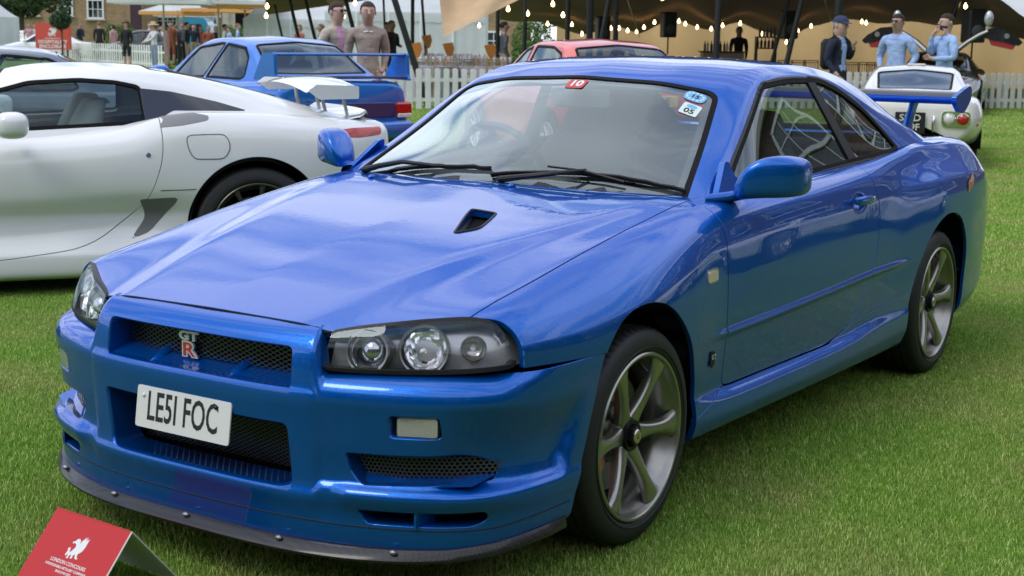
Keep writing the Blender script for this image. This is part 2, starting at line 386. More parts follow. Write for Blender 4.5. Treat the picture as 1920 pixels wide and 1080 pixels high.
# ================================================================ WHEEL (shared)
def spoke_mb(n_ang,rh,rr,kind='six'):
    "one spoke in wheel plane: a,b in the plane (x'=axis out). returns MB"
    b=MB(); ca,sa=math.cos(n_ang),math.sin(n_ang)
    if kind=='six': st=[(rh,.032,-.032,.030),(.07,.024,-.027,.034),(.11,.019,-.019,.034),(.15,.0185,-.012,.030),(.19,.023,-.006,.024),(rr-.008,.044,-.003,.016)]
    else: st=[(rh,.016,-.012,.02),(.12,.012,-.008,.02),(.18,.012,-.004,.018),(rr-.004,.018,-.002,.016)]
    V=[];F=[]
    for (r,w,x,d) in st:
        for (o,xx) in ((-w,x-d),(-w,x-.007),(-w*.62,x),(0,x+.002),(w*.62,x),(w,x-.007),(w,x-d)):
            V.append((xx,r*ca-o*sa,r*sa+o*ca))
    m=7
    for i in range(len(st)-1):
        for j in range(m-1): F.append((i*m+j,i*m+j+1,(i+1)*m+j+1,(i+1)*m+j))
    b.add(V,F); return b
def make_wheel(parent,x,y,z,Rt=.3125,wt=.245,Rr=.243,side=1,n=6,kind='six',spin=0.3,rimm=None,tyre_seg=72,detail=True,steer=0,caliper=None,nutcap=True):
    rimm=rimm or M_rim
    w=bpy.data.objects.new('wheel',None); link(w,parent); w.location=(x,y,z); w.rotation_euler=(0,0,(0 if side>0 else PI)+steer)
    # local +x = outward; outer flange plane at +wt/2
    h=wt/2
    t=MB(); prof=[(Rr-.012,h-.022),(Rr+.002,h-.006),(Rr+.008,h-.001),(Rr+.022,h+.001),(Rr+.040,h-.002),(Rt-.014,h-.010),(Rt-.006,h-.020),(Rt-.001,h-.038)]
    ring=[]
    for g in (-.055,-.02,.02,.055):   # grooves
        ring+=[(Rt,g+.005),(Rt-.007,g+.004),(Rt-.007,g-.004),(Rt,g-.005)]
    prof+= [(r,q) for r,q in ring[::-1]] if False else [(Rt,.060)]+[p for g in (.055,.02,-.02,-.055) for p in ((Rt,g+.005),(Rt-.007,g+.004),(Rt-.007,g-.004),(Rt,g-.005))]
    prof+=[(Rt-.001,-h+.038),(Rt-.007,-h+.02),(Rt-.016,-h+.01),(Rt-.05,-h),(Rr-.012,-h+.02)]
    t.lathe(prof,tyre_seg); 
    if detail:
        for k in range(tyre_seg):  # shoulder tread blocks cut: thin raised sipes
            a=2*PI*k/tyre_seg+.02
            for sx_ in(-1,1):
                p=[]
                for (rr_,xx,da) in ((Rt+.0012,.078,.0),(Rt+.0012,.092,.012),(Rt-.006,.106,.02)):
                    for dd in(-.016,.016): p.append((sx_*xx,rr_*math.cos(a+da+dd),rr_*math.sin(a+da+dd)))
                t.add(p,[(0,1,3,2),(2,3,5,4)])
        # raised sidewall ribs
        t.lathe([(Rr+.013,h-.0005),(Rr+.0145,h+.0032),(Rr+.016,h+.0005)],tyre_seg)
    t.build('tyre',M_tyre,w)
    b=MB(); Ri=Rr
    b.lathe([(Ri-.002,h-.012),(Ri,h-.003),(Ri-.004,h+.001),(Ri-.010,h),(Ri-.014,h-.006),(Ri-.016,h-.02),(Ri-.022,h-.03),(Ri-.040,h-.06),(Ri-.046,h-.09),(Ri-.040,-h+.03),(Ri-.012,-h+.01)],72)
    # hub
    hx=h-.034 if kind=='six' else h-.03
    b.lathe([(.0,hx-.004),(.040,hx-.004),(.058,hx-.010),(.066,hx-.03),(.066,hx-.06)],40)
    b.build('rim',rimm,w,smooth=40)
    for k in range(n):
        sb=spoke_mb(spin+2*PI*k/n,.045,Ri-.008,kind)
        sb.v=[(v[0]+h-.004,v[1],v[2]) for v in sb.v]
        sb.build('spoke',rimm,w,smooth=70,sub=1)
    if nutcap:
        c=MB(); c.lathe([(.0,hx+.022),(.018,hx+.022),(.021,hx+.019)],32); c.build('badge',M_satin,w)
        c=MB(); o8=[(.031*math.cos(a),.031*math.sin(a)) for a in [2*PI*k/6+.2 for k in range(6)]]
        c.prism(o8,hx-.004,hx+.016,lambda a,bb,q:(q,a,bb)); c.lathe([(.021,hx+.016),(.023,hx+.0195),(.026,hx+.0165)],32); c.lathe([(.045,hx-.004),(.044,hx+.006),(.033,hx+.004),(.031,hx-.004)],32)
        c.build('hub_cap',M_trim,w)
        if detail: text('emblem','R',.022,lambda a,bb,q:(hx+.0225+q,a,bb),M_redl,w,extr=.0006)
    d=MB(); d.lathe([(.05,.014),(.172,.014),(.172,-.016),(.05,-.016)],64); d.lathe([(.05,.04),(.085,.04),(.088,.034),(.088,.014)],48); d.build('brake_disc',M_disc,w)
    if detail:
        v=MB(); v.tube([(h-.035,(Ri-.035)*math.cos(spin+.42),(Ri-.035)*math.sin(spin+.42)),(h-.005,(Ri-.058)*math.cos(spin+.42),(Ri-.058)*math.sin(spin+.42))],.0048,8); v.build('valve_stem',M_plas,w)
    d=MB(); d.lathe([(.0,-.018),(.195,-.018),(.205,-.04)],48); d.build('dust_shield',M_dark,w)
    if caliper:
        c=MB(); V=[];F=[]; aa=[caliper+(k-5)*.085 for k in range(11)]
        for a in aa:
            for (r,xx) in ((.098,.030),(.104,.052),(.135,.060),(.172,.052),(.180,.025),(.180,-.03),(.1,-.03)): V.append((xx,r*math.cos(a),r*math.sin(a)))
        m=7
        for i in range(10):
            for j in range(m): F.append((i*m+j,i*m+(j+1)%m,(i+1)*m+(j+1)%m,(i+1)*m+j))
        F+=[tuple(range(m)),tuple(range(10*m,11*m))[::-1]]
        c.add(V,F); c.build('brake_caliper',M_cal,w)
    return w
# ================================================================ HERO CAR
CAR=empty('coupe_car',(0,0,0),0,'large metallic blue two door coupe in the foreground with a black carbon front lip','car')
L0=[(-.95,0,.66),(-.86,0,.697),(-.80,0,.712),(-.6,0,.765),(-.3,0,.828),(0,0,.876),(.3,0,.917),(.52,0,.944),(.7,0,.95),(1.5,0,.96),(2.7,0,.985),(3.05,0,1.0),(3.4,0,.992),(3.62,0,.975),(3.74,0,.93)]
L1=[(-.95,.29,.655),(-.86,.31,.69),(-.75,.335,.722),(-.28,.44,.826),(.26,.575,.906),(.5,.62,.932),(.8,.64,.94),(2.5,.64,.96),(3.0,.55,.995),(3.74,.5,.925)]
L2=[(-.95,.37,.643),(-.86,.39,.676),(-.75,.415,.707),(-.28,.52,.810),(.26,.64,.895),(.5,.665,.927),(.8,.67,.937),(2.5,.67,.965),(3.0,.60,.993),(3.74,.55,.925)]
L3=[(-.95,.60,.60),(-.86,.62,.64),(-.60,.689,.735),(-.3,.700,.797),(0,.705,.852),(.3,.705,.896),(.56,.705,.927),(.8,.735,.940),(1.4,.75,.948),(1.9,.752,.962),(2.4,.735,.992),(2.65,.70,1.012),(3.0,.66,1.008),(3.5,.64,.99),(3.74,.60,.925)]
L4=[(-.95,.65,.58),(-.86,.67,.62),(-.60,.742,.728),(-.3,.765,.782),(0,.775,.838),(.3,.772,.886),(.56,.768,.919),(.8,.782,.930),(1.4,.797,.938),(1.9,.80,.952),(2.4,.79,.978),(2.65,.765,.992),(3.0,.745,.988),(3.5,.715,.965),(3.74,.66,.90)]
L5=[(-.95,.67,.56),(-.86,.69,.60),(-.60,.786,.700),(-.3,.826,.735),(0,.846,.782),(.3,.835,.845),(.56,.824,.884),(.8,.832,.892),(1.4,.838,.900),(1.9,.836,.912),(2.3,.812,.925),(2.65,.806,.925),(3.0,.806,.918),(3.4,.79,.90),(3.74,.70,.84)]
L6=[(-.95,.68,.54),(-.86,.70,.57),(-.60,.806,.660),(-.3,.862,.672),(0,.884,.712),(.3,.868,.765),(.56,.851,.800),(.8,.855,.81),(1.4,.860,.815),(1.8,.860,.825),(2.05,.860,.84),(2.3,.872,.850),(2.65,.893,.858),(3.0,.888,.856),(3.2,.872,.848),(3.45,.83,.83),(3.74,.72,.76)]
L7=[(-.95,.68,.52),(-.86,.70,.55),(-.60,.808,.63),(-.3,.868,.63),(0,.890,.665),(.3,.876,.68),(.56,.858,.69),(.8,.862,.70),(1.4,.866,.71),(1.8,.867,.715),(2.05,.870,.74),(2.3,.886,.775),(2.65,.905,.785),(3.0,.898,.785),(3.2,.882,.78),(3.45,.845,.76),(3.74,.73,.69)]
L7b=[(-.95,.68,.50),(-.60,.808,.60),(-.3,.869,.59),(0,.890,.60),(.3,.878,.60),(.56,.860,.61),(1.4,.867,.62),(1.8,.869,.64),(2.05,.873,.65),(2.3,.888,.68),(2.65,.907,.70),(3.0,.900,.70),(3.2,.884,.70),(3.45,.848,.68),(3.74,.735,.62)]
def rib(y,z,dx=0): return y,z
L8=[(-.95,.68,.48),(-.60,.808,.565),(-.3,.869,.555),(0,.890,.55),(.3,.879,.545),(.44,.866,.542),(.56,.8585,.541),(1.4,.865,.553),(1.83,.868,.563),(2.05,.872,.565),(2.3,.886,.566),(2.65,.905,.58),(3.0,.899,.58),(3.2,.884,.58),(3.45,.85,.57),(3.74,.738,.55)]
L9=[(-.95,.68,.475),(-.60,.808,.55),(-.3,.869,.54),(0,.890,.54),(.3,.879,.533),(.44,.866,.528),(.50,.8665,.528),(.56,.869,.528),(1.4,.8765,.540),(1.83,.8795,.550),(2.05,.882,.552),(2.2,.883,.553),(2.3,.886,.553),(2.65,.905,.56),(3.0,.899,.56),(3.2,.884,.56),(3.45,.85,.56),(3.74,.738,.54)]
L10=[(-.95,.68,.47),(-.60,.808,.53),(-.3,.869,.52),(0,.889,.52),(.3,.878,.518),(.44,.864,.513),(.56,.8565,.512),(1.4,.862,.524),(1.83,.865,.534),(2.05,.870,.536),(2.3,.885,.537),(2.65,.904,.54),(3.0,.898,.54),(3.2,.884,.54),(3.45,.85,.54),(3.74,.738,.53)]
L11=[(-.95,.66,.40),(-.60,.80,.44),(-.3,.865,.44),(0,.886,.44),(.3,.872,.435),(.56,.852,.43),(1.4,.855,.43),(1.83,.860,.44),(2.3,.880,.44),(2.65,.898,.45),(3.0,.892,.45),(3.2,.88,.45),(3.45,.845,.45),(3.74,.735,.45)]
L12=[(-.95,.66,.33),(-.60,.80,.37),(-.3,.86,.37),(0,.882,.37),(.3,.865,.365),(.56,.844,.352),(1.4,.846,.343),(1.7,.852,.350),(1.9,.862,.365),(2.3,.876,.36),(2.65,.89,.36),(3.0,.886,.36),(3.2,.872,.36),(3.45,.84,.36),(3.74,.73,.37)]
L13=[(-.95,.66,.31),(-.60,.80,.34),(-.3,.86,.34),(0,.882,.34),(.3,.868,.345),(.42,.868,.335),(.56,.871,.322),(1.4,.878,.312),(1.7,.880,.318),(1.9,.880,.33),(2.3,.882,.33),(2.65,.89,.33),(3.0,.886,.33),(3.2,.872,.33),(3.45,.84,.33),(3.74,.73,.34)]
L14=[(-.95,.66,.26),(-.60,.80,.29),(-.3,.86,.29),(0,.885,.29),(.3,.876,.285),(.56,.880,.272),(1.4,.884,.262),(1.9,.884,.262),(2.3,.882,.265),(2.65,.888,.26),(3.0,.882,.26),(3.2,.868,.27),(3.45,.83,.28),(3.74,.72,.28)]
L15=[(-.95,.64,.21),(-.60,.78,.22),(-.3,.85,.22),(0,.87,.22),(.3,.862,.232),(.56,.862,.226),(1.4,.866,.214),(1.9,.864,.206),(2.3,.856,.196),(2.65,.86,.20),(3.0,.852,.21),(3.2,.84,.22),(3.45,.80,.23),(3.74,.70,.23)]
L16=[(-.95,.60,.20),(0,.80,.21),(.56,.80,.215),(1.9,.80,.197),(2.3,.80,.187),(3.2,.79,.21),(3.74,.62,.22)]
HULL=[L0,L1,L2,L3,L4,L5,L6,L7,L7b,L8,L9,L10,L11,L12,L13,L14,L15,L16]
soft=[1,.45,.45,.6,.8,.75,.45,.6,.6,.0,.0,.0,.8,0.1,.0,.6,.25,0]
ys=np.arange(-.93,3.741,.010)
SH=lofty(HULL,ys,.010,soft,sy=.045,crisp=.006,softr=.038)
hull=grid_tm(SH,ref=(0,1.5,.2))
def V2(t,i,j): return t.V[:,[i,j]]
G=.0030
# plan curve of hood/fender front
fyx=np.array([(0,-.803),(.30,-.800),(.408,-.792),(.547,-.712),(.689,-.600),(.76,-.560),(.81,-.550),(1.0,-.550)])
def ffront(V): return np.interp(np.abs(V[:,0]),fyx[:,0],fyx[:,1])-V[:,1]     # <0 behind the edge
hoodpoly=[(-.689,-.606),(-.700,-.3),(-.705,0),(-.705,.3),(-.703,.56),(-.60,.548),(-.3,.505),(0,.488),(.3,.505),(.60,.548),(.703,.56),(.705,.3),(.705,0),(.700,-.3),(.689,-.606),(.547,-.718),(.408,-.800),(.30,-.806),(0,-.809),(-.30,-.806),(-.408,-.800),(-.547,-.718)]
top=clip(hull,.35-hull.V[:,2])
fh=sdf(V2(top,0,1),hoodpoly)
hood=clip(top,np.maximum(fh+G,0.60-top.V[:,2]))
# hood duct on the left side: opening
duct=fillet([(.284,-.105),(.328,-.035),(.272,.135),(.168,.150)],[.02,.03,.01,.012])
fd=sdf(V2(hood,0,1),duct)
hood_t=clip(hood,-fd)
flh=flange(hood_t,.02)
tmobj('hood',join(hood_t,flh),M_blue,CAR)
dr=resample(np.concatenate([duct,duct[:1]]),.008); tp=[]
for x_,y_ in dr:
    d_=(hull.V[:,0]-x_)**2+(hull.V[:,1]-y_)**2+np.where(hull.V[:,2]<.6,9,0); i_=np.argpartition(d_,4)[:4]; w_=1/(d_[i_]+1e-6); tp.append((x_,y_,float((hull.V[i_,2]*w_).sum()/w_.sum())))
b=MB(); b.tube(tp,.0042,8); b.build('duct_frame',M_trim,CAR)
b=MB(); 
dp=[Vector((x,y,0)) for x,y in duct]; cz=.868
b.add([(p.x,p.y,.815) for p in dp],[tuple(range(len(dp)))]); b.build('duct_floor',M_dark,CAR)
b=MB(); b.add([(.280,-.095,.855),(.170,.148,.874),(.20,.148,.815),(.30,-.05,.815)],[(0,1,2,3)]); b.box((.245,.02,.835),(.012,.20,.03),R(28)); b.build('duct_vane',M_plas,CAR)
# washer jets
for (x,y,z) in ((.107,.525-.06,.0),(-.47,.45,.0)):
    i=np.argmin((hull.V[:,0]-x)**2+(hull.V[:,1]-y)**2+np.where(hull.V[:,2]<.8,9,0)); p=hull.V[i]
    b=MB(); b.ball((p[0],p[1],p[2]+.003),(.012,.016,.009)); b.build('washer_jet',M_blue,CAR)
# ---- side: arches
AF=dict(c=(-.028,.325),r=.362); AR=dict(c=(2.668,.340),r=.362)
ARP=[np.array([(-.385,.0),(-.378,.15),(-.370,.21),(-.358,.26),(-.330,.33),(-.303,.41),(-.270,.51),(-.228,.605),(-.175,.662),(-.105,.697),(-.015,.708),(.07,.697),(.142,.666),(.205,.622),(.268,.552),(.312,.450),(.336,.370),(.336,.28),(.325,.0)]),
 np.array([(2.24,.0),(2.258,.30),(2.285,.41),(2.35,.53),(2.45,.633),(2.55,.690),(2.66,.712),(2.78,.700),(2.87,.660),(2.945,.58),(2.99,.48),(3.0,.35),(2.98,.0)])]
ARP=[gsm(resample(a_,.012),2.5,0) for a_ in ARP]
def farch(V,g=0):
    q=V[:,[1,2]]; r=np.full(len(V),-.3)
    for a_ in ARP:
        m_=(q[:,0]>a_[:,0].min()-.1)&(q[:,0]<a_[:,0].max()+.1); r[m_]=np.maximum(r[m_],g-sdf(q[m_],a_))
    return r  # >0 inside an arch
seamF=np.array([(-.70,.63),(-.595,.613),(-.40,.606),(-.222,.601),(-.10,.60),(.1,.6)])
def fseam(V): return V[:,2]-np.interp(V[:,1],seamF[:,0],seamF[:,1])
door=fillet([(.553,.96),(.553,.357),(.62,.350),(1.45,.338),(1.64,.372),(1.77,.46),(1.86,.60),(1.90,.76),(1.885,.86),(1.84,1.02),(1.2,1.02)],[0,.03,.0,.1,.15,.1,.1,.1,.1,0,0])
bodyside=clip(hull,.0-np.minimum(99,-ffront(hull.V))) if False else clip(hull,ffront(hull.V))
yz=V2(bodyside,1,2)
cabin=sdf(V2(bodyside,0,1),[(-.70,.69),(-.735,.75),(-.755,.9),(-.762,1.9),(-.745,2.4),(-.715,2.65),(-.66,2.95),(-.55,3.05),(.55,3.05),(.66,2.95),(.715,2.65),(.745,2.4),(.762,1.9),(.755,.9),(.735,.75),(.70,.69),(.60,.585),(.3,.53),(0,.51),(-.3,.53),(-.60,.585)])
topz=bodyside.V[:,2]>.86
notcab=np.where(topz,-cabin,-.3-0*cabin)   # <0 outside the cabin opening
fho=sdf(V2(bodyside,0,1),hoodpoly); fho=np.where(bodyside.V[:,2]>.60,fho,.4)
keep=np.maximum.reduce([-(fho-G),notcab,farch(bodyside.V)])
main=clip(bodyside,keep)
front=(main.V[:,1]<.3)
main=clip(main,np.where(main.V[:,1]<.34,-(fseam(main.V)-G),-.05)) if False else main
# forward of front arch below seam belongs to the bumper
main=clip(main,np.where(main.V[:,1]<-.03,-(fseam(main.V)-.002),-.1))
main=clip(main,main.V[:,1]-3.70)
def part_side(t,poly,g,inside):
    f=sdf(V2(t,1,2),poly); f=np.where(np.abs(t.V[:,0])<.70,.3,f)
    return clip(t,f+g) if inside else clip(t,-(f-g))
doors=part_side(main,door,G,True); rest=part_side(main,door,G,False)
# handle recess in doors: shallow dish
def dish(t,c,rad,depth):
    t=t.copy(); q=np.hypot((t.V[:,1]-c[0])/rad[0],(t.V[:,2]-c[1])/rad[1]); m=(q<1); k=np.zeros(len(q)); k[m]=(np.cos(q[m]*PI)+1)/2*depth
    t.V=t.V-t.N*k[:,None]
    g=np.zeros_like(t.V); 
    dq=np.where(m,-np.sin(np.clip(q,0,1)*PI)*PI/2*depth,0)
    q_=np.maximum(q,1e-6); gy=dq*(t.V[:,1]-c[0])/(rad[0]**2*q_); gz=dq*(t.V[:,2]-c[1])/(rad[1]**2*q_)
    g[:,1]=gy;g[:,2]=gz; t.N=t.N+g; t.N/=np.linalg.norm(t.N,axis=1,keepdims=True); return t
doors=dish(doors,(1.69,.835),(.085,.042),.022)
for s in(1,-1):
    d=clip(doors,-s*doors.V[:,0]); do=tmobj('door',join(d,flange(d,.03)),M_blue,CAR)
    # handle
    b=MB(); P=[]
    hx=.866
    prof=[(-.095,.006,.008),(-.085,.014,.014),(-.05,.021,.018),(0,.024,.019),(.05,.022,.018),(.075,.017,.017),(.088,.008,.012)]
    V=[];n=10
    for (dy,ox,h) in prof:
        for k in range(n):
            a=2*PI*k/n; V.append((s*(hx+ox-.006+math.cos(a)*.010),1.69-dy*1.0,.846+dy*.02+math.sin(a)*h))
    F=[(i*n+j,i*n+(j+1)%n,(i+1)*n+(j+1)%n,(i+1)*n+j) for i in range(len(prof)-1) for j in range(n)]+[tuple(range(n)),tuple(range((len(prof)-1)*n,len(prof)*n))]
    b.add(V,F).build('handle',M_blue,do,sub=1)
    b=MB(); b.lathe([(0,.0),(.011,.0),(.013,-.003)],20,'x',(s*(.8685+.018),1.765,.843)) if s>0 else b.lathe([(0,.0),(.011,.0),(.013,.003)],20,'x',(-(.8685+.018),1.765,.843)); b.build('lock',M_satin,do)
# skirt split
seamS=np.array([(.0,.30),(.33,.300),(.42,.318),(.553,.350)])
def skirtf(V): 
    z=np.interp(V[:,1],[.0,.33,.42,.553,.60,1.45,1.66,1.90,2.10,2.32],[.29,.296,.318,.352,.350,.338,.372,.398,.41,.43]); return z-V[:,2]
isk=lambda t:(np.abs(t.V[:,0])>.7)&(t.V[:,1]>.2)&(t.V[:,1]<2.4)
fs=np.where(isk(rest),skirtf(rest.V),-.2)
fs=np.where((np.abs(rest.V[:,0])>.6)&(rest.V[:,1]>.1)&(rest.V[:,1]<2.5),skirtf(rest.V),-.2)
upper=clip(rest,fs+.0015); skirts=clip(rest,-(fs-.0015))
fen=clip(upper,upper.V[:,1]-.9); qua=clip(upper,.9-upper.V[:,1])
for s in(1,-1):
    f=clip(fen,-s*fen.V[:,0]); tmobj('fender',join(f,flange(f,.014)),M_blue,CAR)
    f=clip(skirts,-s*skirts.V[:,0]); tmobj('side_skirt',join(f,flange(f,.02)),M_blue,CAR)
# rear: quarter panels, boot lid
boot=np.array([(-.60,3.09),(-.64,3.3),(-.63,3.71),(.63,3.71),(.64,3.3),(.60,3.09)])
fb=sdf(V2(qua,0,1),boot); fb=np.where(qua.V[:,2]>.86,fb,.3)
bl=clip(qua,fb+G); qp=clip(qua,-(fb-G)); tmobj('boot_lid',join(bl,flange(bl,.02)),M_blue,CAR)
for s in(1,-1):
    f=clip(qp,-s*qp.V[:,0]); tmobj('quarter_panel',join(f,flange(f,.014)),M_blue,CAR)
# tail face
b=MB(); tail=SH[-5]; m=len(tail); idx=np.linspace(0,m-1,61).astype(int); pts=[tuple(tail[i]) for i in idx]; c=(0,3.74,.6)
r1=[(p[0]*.93,3.76,.62+(p[2]-.62)*.93) for p in pts]; n=len(pts)
b.add([(p[0],3.70,p[2]) for p in pts]+r1+[c],[(i,i+1,n+i+1,n+i) for i in range(n-1)]+[(n+i,n+i+1,2*n) for i in range(n-1)]); b.build('tail_panel',M_blue,CAR,smooth=50)
for x in(-.62,-.44,.44,.62):
    b=MB(); b.lathe([(.0,3.775),(.06,3.775),(.075,3.768),(.08,3.755)],28,'y',(x,0,.80)); b.build('tail_lamp',M_redl,CAR)
b=MB(); b.tube([(-.45,3.55,.25),(-.45,3.86,.25)],.055,20); b.build('exhaust',M_satin,CAR)
# inner liner / underbody
lin=off(hull,-.028); lin=clip(lin,farch(lin.V,.012)); lin=clip(lin,lin.V[:,1]-3.68); lin=clip(lin,ffront(lin.V)+.03+0)
cab2=np.where((lin.V[:,2]>.80)&(lin.V[:,1]>.52)&(lin.V[:,1]<3.0)&(np.abs(lin.V[:,0])<.74),1.,-1.)
lin=clip(lin,cab2); tmobj('inner_structure',lin,M_dark,CAR)
b=MB(); b.box((0,1.5,.20),(1.5,3.9,.02)); b.build('underbody',M_dark,CAR)
for (yc,nm) in ((-.02,'f'),(2.668,'r')):
    for s in(1,-1):
        b=MB(); V=[];F=[];n=26
        for i in range(n+1):
            a=-.35+(PI+.70)*i/n
            for (xx,rr) in ((.80,.352 if yc<1 else .372),(.78,.37),(.52,.375),(.50,.1)): V.append((s*xx,yc+rr*math.cos(a),.332+rr*math.sin(a)))
        F=[(i*4+j,i*4+j+1,(i+1)*4+j+1,(i+1)*4+j) for i in range(n) for j in range(3)]
        b.add(V,F).build('wheel_arch_liner',M_dark,CAR)
# ---- wheels
zh=.318
make_wheel(CAR,.745,0,zh,spin=R(57),caliper=R(180+12),steer=0.0)
make_wheel(CAR,-.745,0,zh,side=-1,spin=R(20),detail=False)
make_wheel(CAR,.752,2.665,zh,spin=R(62),caliper=R(0),detail=True)
make_wheel(CAR,-.752,2.665,zh,side=-1,spin=R(20),detail=False)
# ================================================================ greenhouse
G0=[(.42,0,.86),(.50,0,.935),(.80,0,1.125),(1.10,0,1.298),(1.2,0,1.330),(1.35,0,1.350),(1.6,0,1.360),(1.85,0,1.358),(2.1,0,1.345),(2.3,0,1.322),(2.45,0,1.285),(2.75,0,1.145),(3.05,0,1.00),(3.15,0,.95)]
G0b=[(.42,.40,.82),(.55,.38,.940),(.85,.36,1.115),(1.12,.32,1.288),(1.22,.32,1.318),(1.4,.32,1.342),(1.6,.32,1.351),(1.85,.32,1.349),(2.1,.32,1.336),(2.3,.33,1.312),(2.47,.34,1.272),(2.75,.36,1.14),(3.05,.38,1.00),(3.15,.38,.95)]
G1=[(.42,.73,.80),(.62,.690,.926),(.9,.614,1.085),(1.177,.532,1.262),(1.28,.512,1.300),(1.4,.505,1.322),(1.6,.505,1.334),(1.85,.505,1.333),(2.1,.505,1.318),(2.3,.515,1.288),(2.5,.54,1.230),(2.75,.575,1.125),(3.05,.62,1.00),(3.15,.63,.95)]
G2=[(.42,.80,.78),(.62,.728,.918),(.9,.672,1.062),(1.05,.640,1.152),(1.245,.597,1.255),(1.35,.583,1.288),(1.5,.575,1.305),(1.7,.572,1.308),(1.9,.577,1.293),(2.1,.592,1.255),(2.3,.615,1.190),(2.5,.642,1.12),(2.8,.665,1.05),(3.05,.675,.985),(3.15,.68,.95)]
G3=[(.42,.81,.76),(.62,.745,.905),(.8,.752,.935),(1.4,.757,.945),(1.9,.760,.957),(2.3,.752,.980),(2.5,.742,1.0),(2.8,.722,.995),(3.05,.70,.97),(3.15,.69,.93)]
ysg=np.arange(.46,3.13,.009)
SG=lofty([G0,G0b,G1,G2,G3],ysg,.009,[1,1,.35,.15,0],sy=.05,crisp=.010,softr=.05)
gh=grid_tm(SG,ref=(0,1.6,.5))
win=fillet([(.745,.940),(1.05,1.108),(1.345,1.272),(1.60,1.288),(1.90,1.283),(2.06,1.243),(2.26,1.160),(2.36,1.07),(2.410,.992),(2.37,.980),(1.9,.966),(1.4,.952),(.8,.943)],[0,.0,.045,.1,.05,.06,.06,.04,.012,.02,0,0,0])
ws=fillet([(-.668,.600),(-.600,.85),(-.522,1.128),(-.32,1.090),(0,1.072),(.32,1.090),(.522,1.128),(.600,.85),(.668,.600),(.5,.560),(.25,.52),(0,.508),(-.25,.52),(-.5,.560)],[.03,0,.05,.2,.2,.2,.05,0,.03,.1,.1,.1,.1,.1])
rw=fillet([(-.50,2.46),(-.565,2.95),(0,3.0),(.565,2.95),(.50,2.46),(0,2.44)],[.06,.06,.3,.06,.06,.3])
def fwin(t,poly): 
    f=sdf(V2(t,1,2),poly); return np.where(np.abs(t.V[:,0])>.50,f,.4)
def fplan(t,poly,ylo,yhi):
    return np.where((t.V[:,1]>ylo)&(t.V[:,1]<yhi),sdf(V2(t,0,1),poly),.4)
fw=fwin(gh,win); fws=fplan(gh,ws,.3,1.4); frw=fplan(gh,rw,2.2,3.2)
body=clip(gh,np.maximum.reduce([-(fw-.001),-(fws-.001),-(frw-.001)]))
body=clip(body,.55-body.V[:,1]-.0) 
body=clip(body,body.V[:,1]-3.12)
tmobj('roof',join(body,flange(body,.03,.003)),M_blue,CAR)
# rubber trims
def ring(src,ff,a,bb,o,name,m,parent,dep=.012,cond=None):
    t=off(src,o); f=np.maximum(ff-bb,a-ff)
    if cond is not None: f=np.maximum(f,cond)
    t=clip(t,f); return tmobj(name,join(t,flange(t,dep,.0015)),m,parent)
for s in (1,-1):
    hs=np.where(gh.V[:,0]*s>0,-1.,1.)
    ring(gh,fw,-.016,-.001,.001,'window_trim',M_rub,CAR,cond=hs); ring(gh,fw,-.001,.007,.003,'window_moulding',mat('grey_moulding',(.035,.035,.037),.45,spec=.3),CAR,cond=hs)
    ring(gh,fw,.011,.030,.0035,'drip_rail',M_blue,CAR,dep=.006,cond=np.maximum(hs,1.06-gh.V[:,2])) if False else None
ring(gh,fws,-.008,.010,.002,'windscreen_seal',M_rub,CAR)
ring(gh,frw,-.02,.010,.002,'rear_screen_seal',M_rub,CAR)
# ceramic border inside the screen
t=clip(off(gh,-.006),np.maximum(fws+.002,-.034-fws)); t=clip(t,np.where(np.abs(t.V[:,0])>.30,-.1,np.where(t.V[:,1]>.9,.012-(1.09-t.V[:,1])*0-.0,.0)-.2)); tmobj('screen_border',t,M_plasg if False else mat('ceramic_border',(.03,.03,.032),.5),CAR)
g=clip(off(gh,-.002),fws+.004); tmobj('windscreen',g,M_glassW,CAR)
g=clip(off(gh,-.004),frw+.004); tmobj('rear_screen',g,M_glassS,CAR)
# B pillar strips and side glass
bp=fillet([(1.768,1.31),(1.840,1.31),(1.930,.94),(1.855,.94)],0)
fbp=sdf(V2(gh,1,2),bp)
for s in(1,-1):
    hs=np.where(gh.V[:,0]*s>0,-1.,1.)
    t=clip(off(gh,.001),np.maximum.reduce([fbp,fw+.004,hs])); tmobj('door_pillar_cover',join(t,flange(t,.01)),M_trim,CAR)
    t=clip(off(gh,-.006),np.maximum.reduce([fw+.004,-(fbp),hs]))
    a=clip(t,t.V[:,1]-1.86); bq=clip(t,1.86-t.V[:,1])
    tmobj('door_window',a,M_glassS,CAR); tmobj('quarter_window',bq,M_glassD,CAR)
# ================================================================ front bumper
plan=np.array([(0,-.886),(.10,-.886),(.2,-.884),(.337,-.872),(.45,-.848),(.55,-.815),(.64,-.776),(.72,-.727),(.79,-.655),(.835,-.57),(.858,-.47),(.868,-.36),(.873,-.2),(.87,-.08)])
ph=resample(plan,.008); ph=gsm(ph,3,0); ph[0,0]=0
full=np.concatenate([ph[::-1]*[-1,1],ph[1:]]); tg=np.gradient(full,axis=0); nr=np.stack([tg[:,1],-tg[:,0]],1); nr/=np.linalg.norm(nr,axis=1,keepdims=True); nr[nr[:,1]>0]*=1
X=np.abs(full[:,0]); Yp=full[:,1]
def blend(x,a,b): t=np.clip((x-a)/(b-a),0,1); return t*t*(3-2*t)
nose=1-blend(X,.392,.421)           # 1 in the centre
side=blend(X,.80,.865)              # 1 near the arch
rows=[]  # each: (d,z) arrays, top to bottom
def row(nz,nd,sz,sd,az=None,ad=None):
    z=nose*nz+(1-nose)*sz; d=nose*nd+(1-nose)*sd
    if az is not None: z=z*(1-side)+side*az; d=d*(1-side)+side*ad
    rows.append((d,z))
row(.7055,-.078,.599,-.062,.603,-.002)
